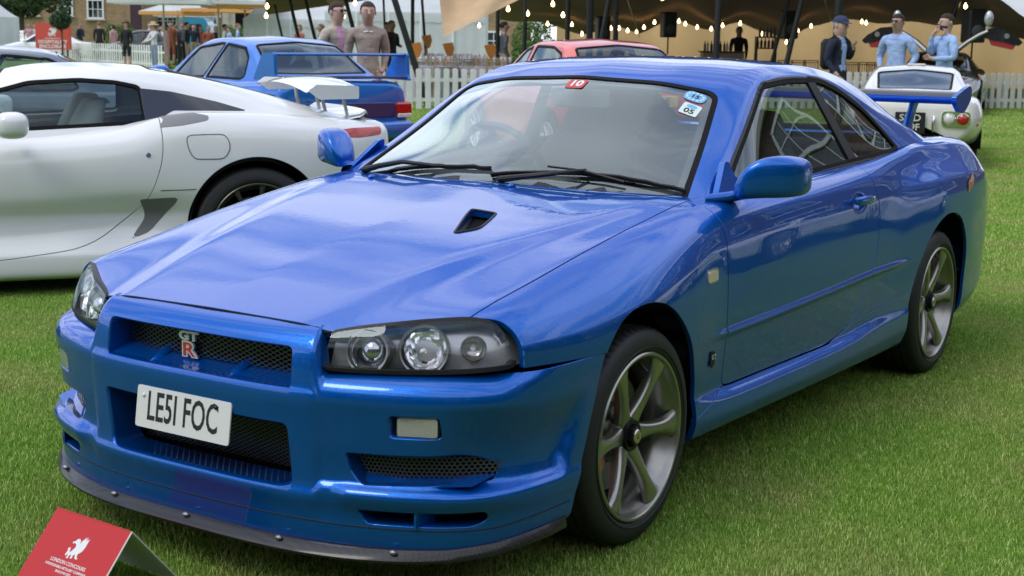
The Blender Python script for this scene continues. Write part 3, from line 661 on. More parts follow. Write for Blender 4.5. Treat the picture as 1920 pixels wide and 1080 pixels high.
row(.695,-.046,.594,-.050,.600,-.0015)
row(.668,-.022,.588,-.030,.594,-.001)
row(.640,-.012,.577,-.010,.585,0)
row(.600,-.008,.560,-.001,.570,0)
row(.556,-.004,.540,.003,.545,0)
row(.545,.004,.525,.003,.52,0)
row(.520,.005,.505,.000,.50,0)
row(.470,.000,.46,-.004,.46,-.001)
row(.420,-.002,.42,-.006,.42,-.002)
row(.360,-.004,.37,-.012,.37,-.003)
row(.320,-.004,.325,-.014,.325,-.004)
def recess(amt,y0,w=.022):
    return -amt*blend(X,.66,.80)*(1-blend(Yp,y0-w,y0+w))
for k_,(y0_,am_) in {7:(-.335,.006),8:(-.345,.020),9:(-.365,.032),10:(-.39,.034),11:(-.42,.024)}.items(): rows[k_]=(rows[k_][0]+recess(am_,y0_),rows[k_][1])
ledge=blend(X,.44,.50)*(1-.75*blend(X,.74,.85))
row(.300,-.002,.312,.0,.312,-.002); rows[-1]=(rows[-1][0]+.012*ledge,rows[-1][1])
row(.288,.004,.298,.004,.30,0); rows[-1]=(rows[-1][0]+.014*ledge,rows[-1][1])
row(.270,.004,.275,.002,.27,0); rows[-1]=(rows[-1][0]+.008*ledge,rows[-1][1])
row(.245,-.004,.25,-.006,.25,-.002)
row(.225,-.008,.23,-.008,.235,-.003)
row(.205,-.008,.212,-.006,.225,-.003)
row(.158,-.012,.160,-.010,.195,-.006)
row(.150,-.020,.152,-.02,.185,-.012)
A=np.zeros((len(full),len(rows),3))
for k,(d,z) in enumerate(rows):
    A[:,k,0]=full[:,0]+nr[:,0]*d; A[:,k,1]=Yp+nr[:,1]*d; A[:,k,2]=z
# lower edge rises toward the arch
SB=expand(A,.007,[0,.5,.5,.5,.5,.1,0,.5,.8,.8,.8,.3,.1,.1,.3,.6,.6,.4,.1,0],crisp=.006,softr=.02)
bump=grid_tm(SB,ref=(0,-.2,.4))
XZ=bump.V[:,[0,2]]
mouth=fillet([(-.338,.462),(-.345,.447),(-.325,.305),(-.30,.290),(.30,.290),(.335,.300),(.337,.318),(.325,.462)],[.01,.02,.04,.03,.03,.03,.02,.02])
grille=fillet([(-.333,.657),(-.336,.551),(.336,.551),(.333,.657)],[.02,.006,.006,.022])
ductp=[(.474,.404),(.486,.352),(.515,.322),(.778,.330),(.778,.372),(.735,.408)]
fogp=[(.585,.508),(.585,.446),(.702,.446),(.702,.508)]
slotp=[(.51,.262),(.53,.222),(.76,.222),(.785,.235),(.79,.265)]
def mx(p,s): return [(s*a,b) for a,b in (p if s>0 else p[::-1])]
f_m=sdf(XZ,mouth); f_g=sdf(XZ,grille); cutters=[f_m,f_g]
for s in(1,-1):
    cutters+= [sdf(XZ,fillet(mx(ductp,s),[.015,.02,.02,.01,.02,.03] if s>0 else .018)),sdf(XZ,fillet(mx(fogp,s),.014)),sdf(XZ,fillet(mx(slotp,s),.012))]
fa=farch(bump.V)
fb=np.maximum.reduce([-c for c in cutters]+[fa])
body=clip(bump,fb)
# lower apron split line
zs=lambda V: np.interp(np.abs(V[:,0]),[0,.337,.50,.74,.80,.88],[.214,.216,.2145,.214,.216,.24])
def facefn(t): return t.V[:,2]-zs(t.V)
up=clip(body,-(facefn(body)-.0015)+0) if False else body
bumper=tmobj('front_bumper',body,M_blue,CAR)
tun=MB()
# tunnels of openings (everything except the outer border)
def opensel(fun): return lambda c:fun(c)
def insel(polys,tol=.006):
    def f(c):
        q=c[:,[0,2]]; r=np.full(len(c),9.)
        for p in polys: r=np.minimum(r,np.abs(sdf(q,p)))
        return r<tol
    return f
PL={'mouth':[mouth],'grille':[grille],'d':[fillet(mx(ductp,s),[.015,.02,.02,.01,.02,.03] if s>0 else .018) for s in(1,-1)],'fog':[fillet(mx(fogp,s),.014) for s in(1,-1)],'slot':[fillet(mx(slotp,s),.012) for s in(1,-1)]}
tmobj('mouth_surround',flange(body,.10,.010,(0,1,0),insel(PL['mouth'])),M_blue,bumper)
tmobj('grille_surround',flange(body,.10,.006,(0,1,0),insel(PL['grille'])),M_blue,bumper)
for s_ in (0,1): tmobj('duct_surround',flange(body,.12,.006,(0,1,0),insel([PL['d'][s_]])),M_blue,bumper)
for s_ in (0,1): tmobj('fog_lamp_surround',flange(body,.05,.008,(0,1,0),insel([PL['fog'][s_]])),M_blue,bumper)
for s_ in (0,1): tmobj('slot_surround',flange(body,.07,.005,(0,1,0),insel([PL['slot'][s_]])),M_blue,bumper)
allp=[p for v in PL.values() for p in v]
tmobj('bumper_edge',flange(body,.02,.0015,None,lambda c:~insel(allp)(c)),M_blue,bumper)
# dark backing
b=MB(); b.box((0,-.60,.38),(1.2,.12,.34)); b.box((0,-.66,.60),(.72,.12,.14)); b.build('radiator_backing',M_dark,CAR)
for s_ in(1,-1):
    ib=clip(bump,np.maximum.reduce([np.abs(bump.V[:,2]-.34)-.15,fa,bump.V[:,1]+.30,.44-s_*bump.V[:,0]])); pn=ib.N.copy(); pn[:,2]=0; pn/=np.linalg.norm(pn,axis=1,keepdims=True)
    ib.V=ib.V-pn*.10; tmobj('inner_bumper',ib,M_dark,CAR)
# expanded-metal mesh
def diamond(name,x0,x1,z0,z1,yf,pitch,ph_,th,m,parent):
    b=MB(); nx=int((x1-x0)/pitch)+1; nz=int((z1-z0)/ph_)+1
    for i in range(nx+1):
        for j in range(nz*1+1):
            if (i+j)%2: continue
            x=x0+i*pitch;z=z0+j*ph_
            for dx in(-1,1):
                a=(x,z);c=(x+dx*pitch,z+ph_)
                if c[0]<x0-1e-6 or c[0]>x1+1e-6 or c[1]>z1+1e-6: continue
                ex=Vector((c[0]-a[0],0,c[1]-a[1])).normalized(); n=Vector((-ex.z,0,ex.x))*th
                A_=Vector((a[0],yf(a[0],a[1]),a[1]));C_=Vector((c[0],yf(*c),c[1]))
                o=Vector((0,th*1.4,0))
                V=[A_-n,A_+n,C_+n,C_-n]; V+= [p+o for p in V]
                b.add(V,[(0,1,2,3),(1,5,6,2),(0,3,7,4)])
    return b.build(name,m,parent,smooth=0)
M_mesh=mat('wire_mesh_metal',(.11,.11,.115),.35,.8)
diamond('grille_mesh',-.32,.335,.572,.657,lambda x,z:-.790-.02*(1-(x/.34)**2),.0125,.0062,.0011,M_mesh,CAR)
diamond('intake_mesh',-.32,.335,.300,.462,lambda x,z:-.775+(.46-z)*.15,.0110,.0055,.0011,M_mesh,CAR)
# sloped shelf + two fins under the grille
b=MB(); b.add([(-.333,-.868,.553),(.333,-.868,.553),(.333,-.775,.578),(-.333,-.775,.578)],[(0,1,2,3)]); b.build('grille_shelf',M_blue,CAR,smooth=0)
for x in(-.165,.125):
    b=MB(); V=[]
    for (y,z,w) in ((-.866,.557,.007),(-.835,.574,.012),(-.80,.588,.016),(-.775,.596,.017)):
        V+=[(x-w,y,z-.012),(x-w*.4,y,z),(x+w*.4,y,z),(x+w,y,z-.012)]
    b.add(V,[(i*4+j,i*4+j+1,i*4+j+5,i*4+j+4) for i in range(3) for j in range(3)]+[(0,1,2,3)]); b.build('fin',M_blue,CAR,smooth=60)
# perforated duct meshes
def perf(name,s,z0,z1,x0,x1,yf):
    b=MB(); p=.0105; nz=int((z1-z0)/(p*.87))+1; nx=int((x1-x0)/p)+1
    for j in range(nz):
        for i in range(nx):
            cx=x0+i*p+(p/2 if j%2 else 0); cz_=z0+j*p*.87
            if cx>x1 or sdf(np.array([[cx,cz_]]),np.array(ductp))[0]>.004:continue
            H=[(cx+p*.5774*math.cos(PI/6+k*PI/3),cz_+p*.5774*math.sin(PI/6+k*PI/3)) for k in range(6)]; I=[(cx+p*.36*math.cos(PI/6+k*PI/3),cz_+p*.36*math.sin(PI/6+k*PI/3)) for k in range(6)]
            V=[(s*a,yf(a),c_) for a,c_ in H]+[(s*a,yf(a),c_) for a,c_ in I]
            b.add(V,[(k,(k+1)%6,6+(k+1)%6,6+k) for k in range(6)])
    return b.build(name,mat('perforated_plastic',(.045,.045,.05),.4),CAR,smooth=0)
for s in(1,-1):
    perf('duct_mesh',s,.338,.412,.475,.785,lambda x:np.interp(x,[.47,.6,.70,.79],[-.785,-.740,-.675,-.585]))
    # ledge floor inside duct
    b=MB(); b.add([(s*.50,-.825,.322),(s*.60,-.79,.321),(s*.765,-.69,.331),(s*.78,-.60,.345),(s*.60,-.725,.340),(s*.48,-.78,.342)],[(0,1,4,5),(1,2,3,4)]); b.build('duct_floor',M_blue,CAR,smooth=0)
    b=MB(); b.box((s*.655,-.735,.243),(.006,.07,.046),R(-8*s)); b.build('slot_vane',M_blue,CAR)
    # front indicator lamp in the bumper
    cx,cyy,cz_=s*.645,-.752,.476; ang=R(26)*s
    def fx(a,bb,h,cx=cx,cyy=cyy,cz_=cz_,ang=ang): return (cx+a*math.cos(ang)+h*math.sin(ang)*1,cyy+a*math.sin(ang)-h*math.cos(ang),cz_+bb)
    body_=MB(); pl=fillet([(-.055,-.028),(.055,-.028),(.055,.028),(-.055,.028)],.010); body_.prism(pl,-.04,.0,fx); lp=body_.build('indicator_lamp',M_trim,CAR)
    body_=MB(); pl=fillet([(-.050,-.0235),(.050,-.0235),(.050,.0235),(-.050,.0235)],.008)
    body_.prism(pl,-.0,.006,fx); body_.build('bulb_housing',mat('lamp_chrome_inner',(.88,.80,.72),.3,.25),lp)
    for k in range(-11,12):
        rb=MB(); rb.box((0,0,0),(.0022,.004,.044)); rb.v=[fx(v[0]+k*.0043,v[2],.008+v[1]) for v in rb.v]
        rb.build('lens_rib',M_clr,lp,smooth=0) if k in(-99,) else None
    rb=MB()
    for k in range(-11,12):
        q=MB(); q.box((0,0,0),(.0022,.003,.044)); rb.add([fx(v[0]+k*.0043,v[2],.0075+v[1]) for v in q.v],q.f)
    rb.build('lens_ribs',M_clr,lp,smooth=0)
    rb=MB(); rb.prism(fillet([(-.0515,-.025),(.0515,-.025),(.0515,.025),(-.0515,.025)],.009),.010,.013,fx); rb.build('lens',M_lens,lp)
# apron split seam: thin dark groove line lying on the paint
sm=[]
for i in range(0,len(SB),2):
    z0=float(np.interp(abs(SB[i,-8,0]),[0,.337,.50,.74,.80,.88],[.214,.216,.2145,.214,.216,.24])); zz=SB[i,::-1,2]; k=np.argsort(zz); x0=np.interp(z0,zz[k],SB[i,::-1,0][k]); y0=np.interp(z0,zz[k],SB[i,::-1,1][k])
    if farch(np.array([[x0,y0,z0]]))[0]<-.004 and y0<-.2: sm.append((x0,y0-.0002,z0))
b=MB(); b.tube(sm,.0019,5); b.build('apron_seam',mat('seam_shadow_gap',(.004,.008,.02),.7),bumper)
# ---- carbon lip
def carbon(nt,b,L):
    tc=nt.nodes.new('ShaderNodeTexCoord'); mp=nt.nodes.new('ShaderNodeMapping'); mp.inputs['Rotation'].default_value=(0,0,R(45)); mp.inputs['Scale'].default_value=(170,170,170); L(tc.outputs['Object'],mp.inputs[0])
    ck=nt.nodes.new('ShaderNodeTexChecker'); ck.inputs['Scale'].default_value=1; ck.inputs[1].default_value=(.005,.005,.006,1); ck.inputs[2].default_value=(.022,.022,.024,1); L(mp.outputs[0],ck.inputs[0]); L(ck.outputs[0],b.inputs['Base Color'])
M_carbon=mat('carbon_fibre',(.02,.02,.02),.45,0,.45,.12,spec=.3,extra=carbon)
ly=full.copy(); rise=np.interp(X,[0,.60,.72,.80,.87,.9],[0,0,.004,.014,.034,.04]); bz=.1350
prof=[(-.03,.030),(.0035,.028),(.010,.024),(.026,.012),(.031,.006),(.029,-.001),(.02,-.003),(-.05,-.003)]
idx=np.where(Yp<-.395)[0]; B=MB(); m=len(prof); V=[]
for i in idx:
    e=min(1,(-.395-Yp[i])/.12+.35); 
    e*=1-.6*float(blend(X[i],.45,.80))
    for (d,z) in prof: V.append((full[i,0]+nr[i,0]*(d*e if d>0 else d)-nr[i,0]*.004,Yp[i]+nr[i,1]*(d*e if d>0 else d)-nr[i,1]*.004,bz+rise[i]+z))
n=len(idx); B.add(V,[(i*m+j,i*m+j+1,(i+1)*m+j+1,(i+1)*m+j) for i in range(n-1) for j in range(m-1)]+[tuple(range(m)),tuple(range((n-1)*m,n*m))]); lipo=B.build('front_lip',M_carbon,CAR,smooth=28)
for x in(-.60,-.30,-.02,.30,.60):
    j=np.argmin(np.abs(full[:,0]-x)); p=full[j]+nr[j]*.010; b=MB(); b.ball((p[0],p[1],bz+.026),(.011,.008,.007)); b.build('bolt',M_alu,lipo)
# ---- plate
PLATE=empty('number_plate',(-.020,-.893,.434)); PLATE.parent=CAR; PLATE.rotation_euler=(R(-8),0,0)
b=MB(); b.prism(fillet([(-.172,-.056),(.172,-.056),(.172,.056),(-.172,.056)],.009),0,.004,lambda a,bb,h:(a,-h,bb)); b.build('plate_board',M_wpl,PLATE)
text('lettering','LE5I FOC',.110,lambda x,y,z:(x*.585-.001,-.0046-z,y+.001),M_ink,PLATE,extr=.0003,off_=.0014,spacing=1.02)
for x,z in ((-.146,.030),(.119,.036)):
    b=MB(); b.ball((x,-.005,z),(.006,.004,.006),12,6); b.build('screw',M_wpl if x<0 else M_ink,PLATE)
# ---- GT-R badge
BD=bpy.data.objects.new('badge',None); link(BD,CAR); BD.location=(-.062,-.826,.604); 
M_bchr=mat('badge_chrome',(.70,.70,.71),.35,.35); M_bred=mat('badge_red',(.50,.02,.03),.25,0,.8)
text('letter','GT',.033,lambda x,y,z:(x*1.6,-z,y+.023),M_bchr,BD,extr=.003,off_=.0016)
text('letter','R',.052,lambda x,y,z:(x*1.5,-z,y-.014),M_bchr,BD,extr=.003,off_=.0042)
text('letter','R',.052,lambda x,y,z:(x*1.5,-z-.0015,y-.014),M_bred,BD,extr=.003,off_=.0006)
# ---- headlights
lb=np.array([(.405,-.832,.603),(.49,-.795,.600),(.575,-.755,.6005),(.681,-.695,.604),(.76,-.630,.609),(.800,-.575,.615),(.807,-.556,.620)])
lt=np.array([(.410,-.796,.697),(.475,-.757,.711),(.547,-.717,.7225),(.62,-.660,.731),(.689,-.604,.735),(.738,-.575,.727),(.770,-.557,.706)])
def hl(s):
    P=bpy.data.objects.new('headlight',None); link(P,CAR)
    nb=60; u=np.linspace(0,1,nb)
    def rs(L):
        q=np.r_[0,np.cumsum(np.linalg.norm(np.diff(L,axis=0),axis=1))]; q/=q[-1]; return np.stack([pchip(q,L[:,k],u) for k in range(3)],1)
    Bt,Tp=rs(lb),rs(lt); nv=18
    S=np.zeros((nb,nv,3))
    for j in range(nv):
        t=j/(nv-1); S[:,j]=Bt*(1-t)+Tp*t
        S[:,j,:]+=np.array([.25,-.8,.5])*.014*math.sin(PI*t)*(np.sin(PI*np.clip(u,0,1)*.5+.8))[:,None]
    ln=grid_tm(S,ref=(.5,-.5,.5))
    f=np.stack([np.repeat(u,nv)*.48,np.tile(np.linspace(0,1,nv),nb)*.115],1)
    full_poly=fillet([(.0,0.0),(.48,.0),(.48,.115),(.0,.115)],[.012,.012,.05,.010],8)
    fs_=sdf(f,full_poly)
    fx_=(lambda t:t) if s>0 else mir
    # lens flush
    L_=clip(ln,fs_+.003); tmobj('lens',fx_(L_),M_lens,P)
    bt=clip(off(ln,.0005),np.maximum(fs_,-.0075-fs_)); tmobj('bezel',fx_(join(bt,flange(bt,.03,.002))),M_trim,P)
    # inner black housing
    S2=S+np.array([-.10,.30,-.02])*.20; hh=grid_tm(S2,ref=(.5,-.5,.5)); tmobj('housing',fx_(hh),mat('lamp_housing',(.48,.48,.50),.25,.5),P)
    def bowl(c,r,dir_,name,m,dep=.045,n=36,inner=.3):
        b=MB(); prof=[(r*1.10,-.004),(r*1.02,.0),(r*.97,-.004),(r*.85,-dep*.55),(r*.6,-dep*.9),(r*.25,-dep)]
        b.lathe(prof,n,'x'); q=Vector(dir_).to_track_quat('X','Z').to_matrix()
        b.v=[tuple(q@Vector(v)+Vector(c)) for v in b.v]
        if s<0: b.v=[(-v[0],v[1],v[2]) for v in b.v]
        return b.build(name,m,P,smooth=50)
    ch=mat('lamp_reflector',(.90,.91,.93),.16,1)
    d=(.28,-.88,.38)
    bowl((.497,-.757,.649),.046,d,'reflector',ch,.045)
    b=MB(); q=Vector(d).to_track_quat('X','Z').to_matrix(); b.ball((0,0,0),(.024,.030,.030),20,12); b.v=[tuple(q@Vector(v)+Vector((.497,-.742,.649))) for v in b.v]; 
    if s<0: b.v=[(-v[0],v[1],v[2]) for v in b.v]
    b.build('projector',mat('projector_glass',(.5,.52,.55),.04,.9),P)
    # main reflector: faceted bowl
    r_=.052; b=MB(); prof=[(r_*1.08,-.002),(r_,0)]; n=28; V=[];F=[]
    rr=[r_*1.06,r_*.99,r_*.86,r_*.72,r_*.58,r_*.44,r_*.30,r_*.16]; hx=[0,-.004,-.013,-.021,-.028,-.033,-.037,-.039]; n=16
    rgh=np.random.RandomState(9); V=[]
    for i_,(r0,h0) in enumerate(zip(rr,hx)):
        for k in range(n): a=2*PI*(k+.5*(i_%2))/n; V.append((h0+(rgh.uniform(-.0035,.0035) if i_>0 else 0),r0*math.cos(a),r0*math.sin(a)))
    F=[(i*n+j,i*n+(j+1)%n,(i+1)*n+(j+1)%n,(i+1)*n+j) for i in range(7) for j in range(n)]
    b.add(V,F); q=Vector((.45,-.78,.42)).to_track_quat('X','Z').to_matrix(); b.v=[tuple(q@Vector(v)+Vector((.617,-.683,.655))) for v in b.v]
    if s<0: b.v=[(-v[0],v[1],v[2]) for v in b.v]
    b.build('reflector',ch,P,smooth=8)
    b=MB(); b.ball((.622,-.70,.655),(.008,.012,.008)); b.v=[(s*v[0],v[1],v[2]) for v in b.v]; b.build('bulb',M_clr,P)
    # ring trims
    for c,r,dd in (((.497,-.766,.649),.050,(.28,-.88,.20)),((.617,-.692,.655),.056,(.45,-.82,.22))):
        b=MB(); b.lathe([(r*1.02,-.010),(r*1.02,.002),(r*1.10,.003),(r*1.16,-.004),(r*1.16,-.03)],40,'x'); q=Vector(dd).to_track_quat('X','Z').to_matrix(); b.v=[tuple(q@Vector(v)+Vector(c)) for v in b.v]
        if s<0: b.v=[(-v[0],v[1],v[2]) for v in b.v]
        b.build('reflector_ring',mat('lamp_ring_metal',(.35,.35,.36),.3,.8),P)
    bowl((.716,-.618,.660),.030,(.62,-.78,.1),'side_lamp',mat('side_lamp_metal',(.4,.38,.36),.2,.8),.022)
for s in(1,-1): hl(s)
b=MB()
hf=[(x,np.interp(abs(x),fyx[:,0],fyx[:,1])) for x in np.linspace(-.41,.41,40)]
pts=[]
for x,y in hf:
    i=np.argmin((hull.V[:,0]-x)**2+(hull.V[:,1]-y)**2+np.where(hull.V[:,2]<.6,9,0)); pts.append((x,y-.004,hull.V[i,2]-.006))
b.tube(pts,.0045,6).build('hood_seal',M_rub,CAR)
# ================================================================ mirrors
def surfx(y,z):
    i=np.argmin((hull.V[:,1]-y)**2+(hull.V[:,2]-z)**2+np.where(hull.V[:,0]<.5,9,0)); return hull.V[i,0]
for s in(1,-1):
    MR=bpy.data.objects.new('wing_mirror',None); link(MR,CAR)
    b=MB()
    # shell: loft along x from root to tip; sections are rounded boxes in (y,z)
    sec=[(.798,.738,.950,.038,.015),(.816,.742,.962,.056,.034),(.838,.750,.982,.070,.054),(.878,.768,1.000,.076,.066),(.928,.796,1.003,.076,.068),(.968,.822,1.001,.068,.063),(.988,.836,.999,.052,.052),(.997,.843,.998,.03,.034)]
    V=[];n=20
    for (x,y,z,ry,rz) in sec:
        for k in range(n):
            a=2*PI*k/n; c_,s_=math.cos(a),math.sin(a); e=.5
            V.append((s*x,y-.02+ry*math.copysign(abs(c_)**e,c_),z+rz*math.copysign(abs(s_)**e,s_)))
    F=[(i*n+j,i*n+(j+1)%n,(i+1)*n+(j+1)%n,(i+1)*n+j) for i in range(len(sec)-1) for j in range(n)]+[tuple(range(n)),tuple(range((len(sec)-1)*n,len(sec)*n))]
    b.add(V,F).build('mirror_shell',M_blue,MR,smooth=80,sub=1)
    b=MB(); V=[]
    fo=[(.742,.655,.928,.05),(.775,.70,.932,.045),(.82,.735,.943,.04),(.87,.75,.953,.035)]
    for (x,y,z,w) in fo:
        for k in range(10):
            a=2*PI*k/10; V.append((s*x,y+w*math.cos(a),z+.019*math.sin(a)))
    b.add(V,[(i*10+j,i*10+(j+1)%10,(i+1)*10+(j+1)%10,(i+1)*10+j) for i in range(3) for j in range(10)]); b.build('mirror_foot',M_blue,MR,smooth=80,sub=1)
    # sail
    b=MB(); tri=[(.655,.925),(.83,.935),(.775,1.008),(.735,1.000)]; 
    b.prism(fillet([(.640,.915),(.905,.945),(.835,.985),(.815,1.035),(.790,1.035)],[.004,.01,.02,.008,.008]),0,.02,lambda a,bb,h:(s*(.742+h-(bb-.925)*.38),a,bb)); b.build('mirror_sail',M_blue,MR,smooth=50)
    b=MB(); b.prism(fillet([(.875,.96),(.965,.96),(.965,1.04),(.875,1.04)],.03),0,.004,lambda a,bb,h:(s*a,.815+(a-.865)*.55+h,bb)); b.build('mirror_glass',M_chrome,MR)
# ================================================================ wing
b=MB(); XW=np.linspace(-.625,.625,41)
WG=bpy.data.objects.new('rear_wing',None); link(WG,CAR)
prof=[(0,0),(.05,.016),(.12,.018),(.19,.006),(.20,0),(.19,-.004),(.12,-.012),(.05,-.018),(.01,-.012)]
V=[];m=len(prof)
for x in XW:
    for (a,h) in prof: V.append((x,3.535+a,1.165+h+.07*a))
b.add(V,[(i*m+j,i*m+(j+1)%m,(i+1)*m+(j+1)%m,(i+1)*m+j) for i in range(40) for j in range(m)]).build('wing_blade',M_carbon,WG,smooth=50)
b=MB(); V=[]
for x in XW:
    for (a,h) in ((-.012,.004),(-.008,-.014),(.01,-.030),(.06,-.034),(.12,-.026),(.12,-.016)): V.append((x,3.535+a,1.165+h))
b.add(V,[(i*6+j,i*6+(j+1)%6,(i+1)*6+(j+1)%6,(i+1)*6+j) for i in range(40) for j in range(6)]).build('wing_lower_edge',M_blue,WG,smooth=50)
for s in(1,-1):
    b=MB(); pl=fillet([(3.51,1.172),(3.525,1.135),(3.60,1.09),(3.67,1.09),(3.765,1.15),(3.775,1.20),(3.735,1.222),(3.62,1.198)],.03); b.prism(pl,0,.022,lambda a,bb,h:(s*(.625+h),a,bb)); 
    b.build('end_plate',M_blue,WG,smooth=40,sub=0)
    b=MB(); V=[]
    for (z,y,w,tx) in ((1.155,3.61,.075,.016),(1.10,3.57,.07,.014),(1.03,3.53,.075,.016),(.985,3.50,.11,.03),(.97,3.50,.13,.04)):
        for k in range(12):
            a=2*PI*k/12; V.append((s*(.42+(1.155-z)*-.05)+tx*math.cos(a),y+w*math.sin(a)*.8,z))
    b.add(V,[(i*12+j,i*12+(j+1)%12,(i+1)*12+(j+1)%12,(i+1)*12+j) for i in range(4) for j in range(12)]).build('wing_post',M_blue,WG,smooth=80)
# ================================================================ small exterior bits
for s in(1,):
    x=surfx(.425,.722); b=MB(); b.prism(fillet([(.392,.705),(.458,.708),(.455,.740),(.395,.738)],.008),-.004,.007,lambda a,bb,h:(x+h,a,bb)); b.build('side_repeater',mat('repeater_amber_clear',(.72,.55,.42),.2,0,.8),CAR,smooth=40)
    b=MB(); b.prism(fillet([(.386,.699),(.464,.702),(.461,.746),(.389,.744)],.010),-.004,.003,lambda a,bb,h:(x+h,a,bb)); b.build('repeater_frame',M_satin,CAR)
    x=surfx(.45,.47)+.002; b=MB(); b.prism([(.430,.488),(.430,.448),(.445,.436),(.460,.448),(.460,.485)],0,.004,lambda a,bb,h:(x+h,a,bb)); SBD=b.build('side_badge',M_trim,CAR)
    text('letter','GT',.022,lambda a,bb,h:(x+.0045+h,.452+a,.468+bb),M_bchr,SBD,extr=.0008)
    pa=np.array([2.93,2.96,2.99,3.02,3.04]); V=[]; b=MB()
    for y in pa:
        for z in np.linspace(0,1,4): 
            zz=.775+.045*z+(y-2.93)*.35; V.append((surfx(y,zz)+.004,y,zz))
    b.add(V,[(i*4+j,i*4+j+1,i*4+j+5,i*4+j+4) for i in range(4) for j in range(3)]).build('side_marker',mat('marker_amber',(.75,.32,.12),.15,0,1),CAR)
# wipers
def surfz(t,x,y):
    i=np.argmin((t.V[:,0]-x)**2+(t.V[:,1]-y)**2); return t.V[i,2]
for (x0,y0,x1,y1) in ((-.02,.530,.66,.635),(-.60,.565,-.04,.560)):
    Wp=bpy.data.objects.new('wiper',None); link(Wp,CAR); b=MB(); n=16; pt=[]
    for k in range(n):
        t=k/(n-1); x=x0+(x1-x0)*t; y=y0+(y1-y0)*t+.02*math.sin(PI*t)*.6; pt.append((x,y,surfz(gh,x,y)+.014))
    b.tube(pt,.0052,6); b.tube([(p[0],p[1]+.004,p[2]-.008) for p in pt],.0035,5); b.build('wiper_blade',M_trim,Wp)
    b=MB(); xa,ya=(x0+x1)/2,(y0+y1)/2
    if x0>-.1: arm=[(x0+.06,.505,.955),(x0+.12,.50,.965),(x0+.25,.51,.985),(xa,ya+.006,surfz(gh,xa,ya)+.030)]
    else: arm=[(x0+.02,.55,.945),(x0+.10,.53,.965),(x0+.2,.535,.985),(xa+.03,ya+.006,surfz(gh,xa,ya)+.030)]
    b.tube(arm,[.012,.010,.008,.006],8); b.ball(arm[0],(.016,.016,.012)); b.build('wiper_arm',M_trim,Wp)
    b=MB()
    for sgn in(-1,1): b.tube([(xa,ya,surfz(gh,xa,ya)+.028),(xa+sgn*.14,ya+sgn*.01,surfz(gh,xa+sgn*.14,ya)+.022)],.004,5)
    b.build('wiper_bracket',M_trim,Wp)
# cowl
b=MB(); V=[]
for x in np.linspace(-.655,.655,41):
    yh=np.interp(abs(x),[0,.3,.6,.703],[.488,.505,.548,.56]); yw=np.interp(abs(x),[0,.25,.5,.668],[.52,.53,.57,.61])+.02
    V+=[(x,yh-.02,.905 if abs(x)<.6 else .885),(x,yw,surfz(gh,x,yw)-.004)]
b.add(V,[(i*2,i*2+1,i*2+3,i*2+2) for i in range(40)]).build('cowl',M_plas,CAR)
# ================================================================ interior
I=MB(); I.box((0,.98,.84),(1.36,.40,.10),bev=.03); I.box((0,.78,.87),(1.30,.20,.06),bev=.03)
I.box((-.37,.93,.905),(.40,.26,.075),bev=.035); I.build('dashboard',M_plasg,CAR,smooth=60)
b=MB(); b.box((0,.77,.935),(.34,.11,.05),bev=.02); b.build('dash_pod',M_plasg,CAR,smooth=60)
SW=bpy.data.objects.new('steering_wheel',None); link(SW,CAR); SW.location=(-.37,1.13,.93); SW.rotation_euler=(R(-62),0,0)
b=MB(); b.tube([(.185*math.cos(a),.185*math.sin(a),0) for a in np.linspace(0,2*PI,41)],.015,10,False); b.build('wheel_ring',M_plas,SW)
b=MB(); b.box((0,0,-.02),(.14,.11,.05),bev=.02); b.box((.11,0,-.008),(.14,.03,.015),bev=.005); b.box((-.11,0,-.008),(.14,.03,.015),bev=.005); b.box((0,-.1,-.008),(.035,.14,.015),bev=.005); b.build('wheel_hub',M_plas,SW)
def seat(x,y,parent,m,hi=1.18,w=.25,head=True,name='seat'):
    S_=bpy.data.objects.new(name,None); link(S_,parent); S_.location=(x,y,0)
    b=MB(); V=[]; n=18
    secs=[(.42,.0,w,.10),(.62,.03,w,.10),(.80,.07,w*1.02,.10),(.92,.11,w*.98,.085),(1.00,.14,w*.78,.07),(1.06,.165,w*.56,.06),(hi-.04,.19,w*.50,.055),(hi,.20,w*.38,.04)]
    for (z,yo,ww,dd) in secs:
        for k in range(n):
            a=2*PI*k/n; c_,s_=math.cos(a),math.sin(a); V.append((ww*math.copysign(abs(c_)**.6,c_),yo+dd*math.copysign(abs(s_)**.7,s_),z))
    b.add(V,[(i*n+j,i*n+(j+1)%n,(i+1)*n+(j+1)%n,(i+1)*n+j) for i in range(len(secs)-1) for j in range(n)]+[tuple(range((len(secs)-1)*n,len(secs)*n))]); b.build('backrest',m,S_,smooth=80,sub=1)
    b=MB(); b.box((0,-.22,.42),(w*2,.52,.16),bev=.05); b.build('cushion',m,S_,smooth=60)
    if head:
        for q in(-1,1):
            b=MB(); b.prism([(-.04,-.012),(.04,.012),(.04,.026),(-.04,.002)],0,.004,lambda a,bb,h:(q*.075+a*q,.155-.095+.04-h,1.015+bb)); b.build('slot',M_satin if False else M_trim,S_)
    return S_
seat(-.36,1.62,CAR,M_fab); seat(.36,1.62,CAR,M_fab,1.16)
b=MB(); b.box((0,2.42,.72),(1.25,.22,.44),bev=.06); b.box((0,2.2,.50),(1.25,.5,.2),bev=.05); b.box((-.33,2.47,.93),(.42,.12,.16),bev=.05); b.box((.33,2.47,.93),(.42,.12,.16),bev=.05); b.build('rear_bench',M_fab,CAR,smooth=60)
b=MB(); b.box((0,2.75,.955),(1.2,.5,.02)); b.build('parcel_shelf',M_fab,CAR)
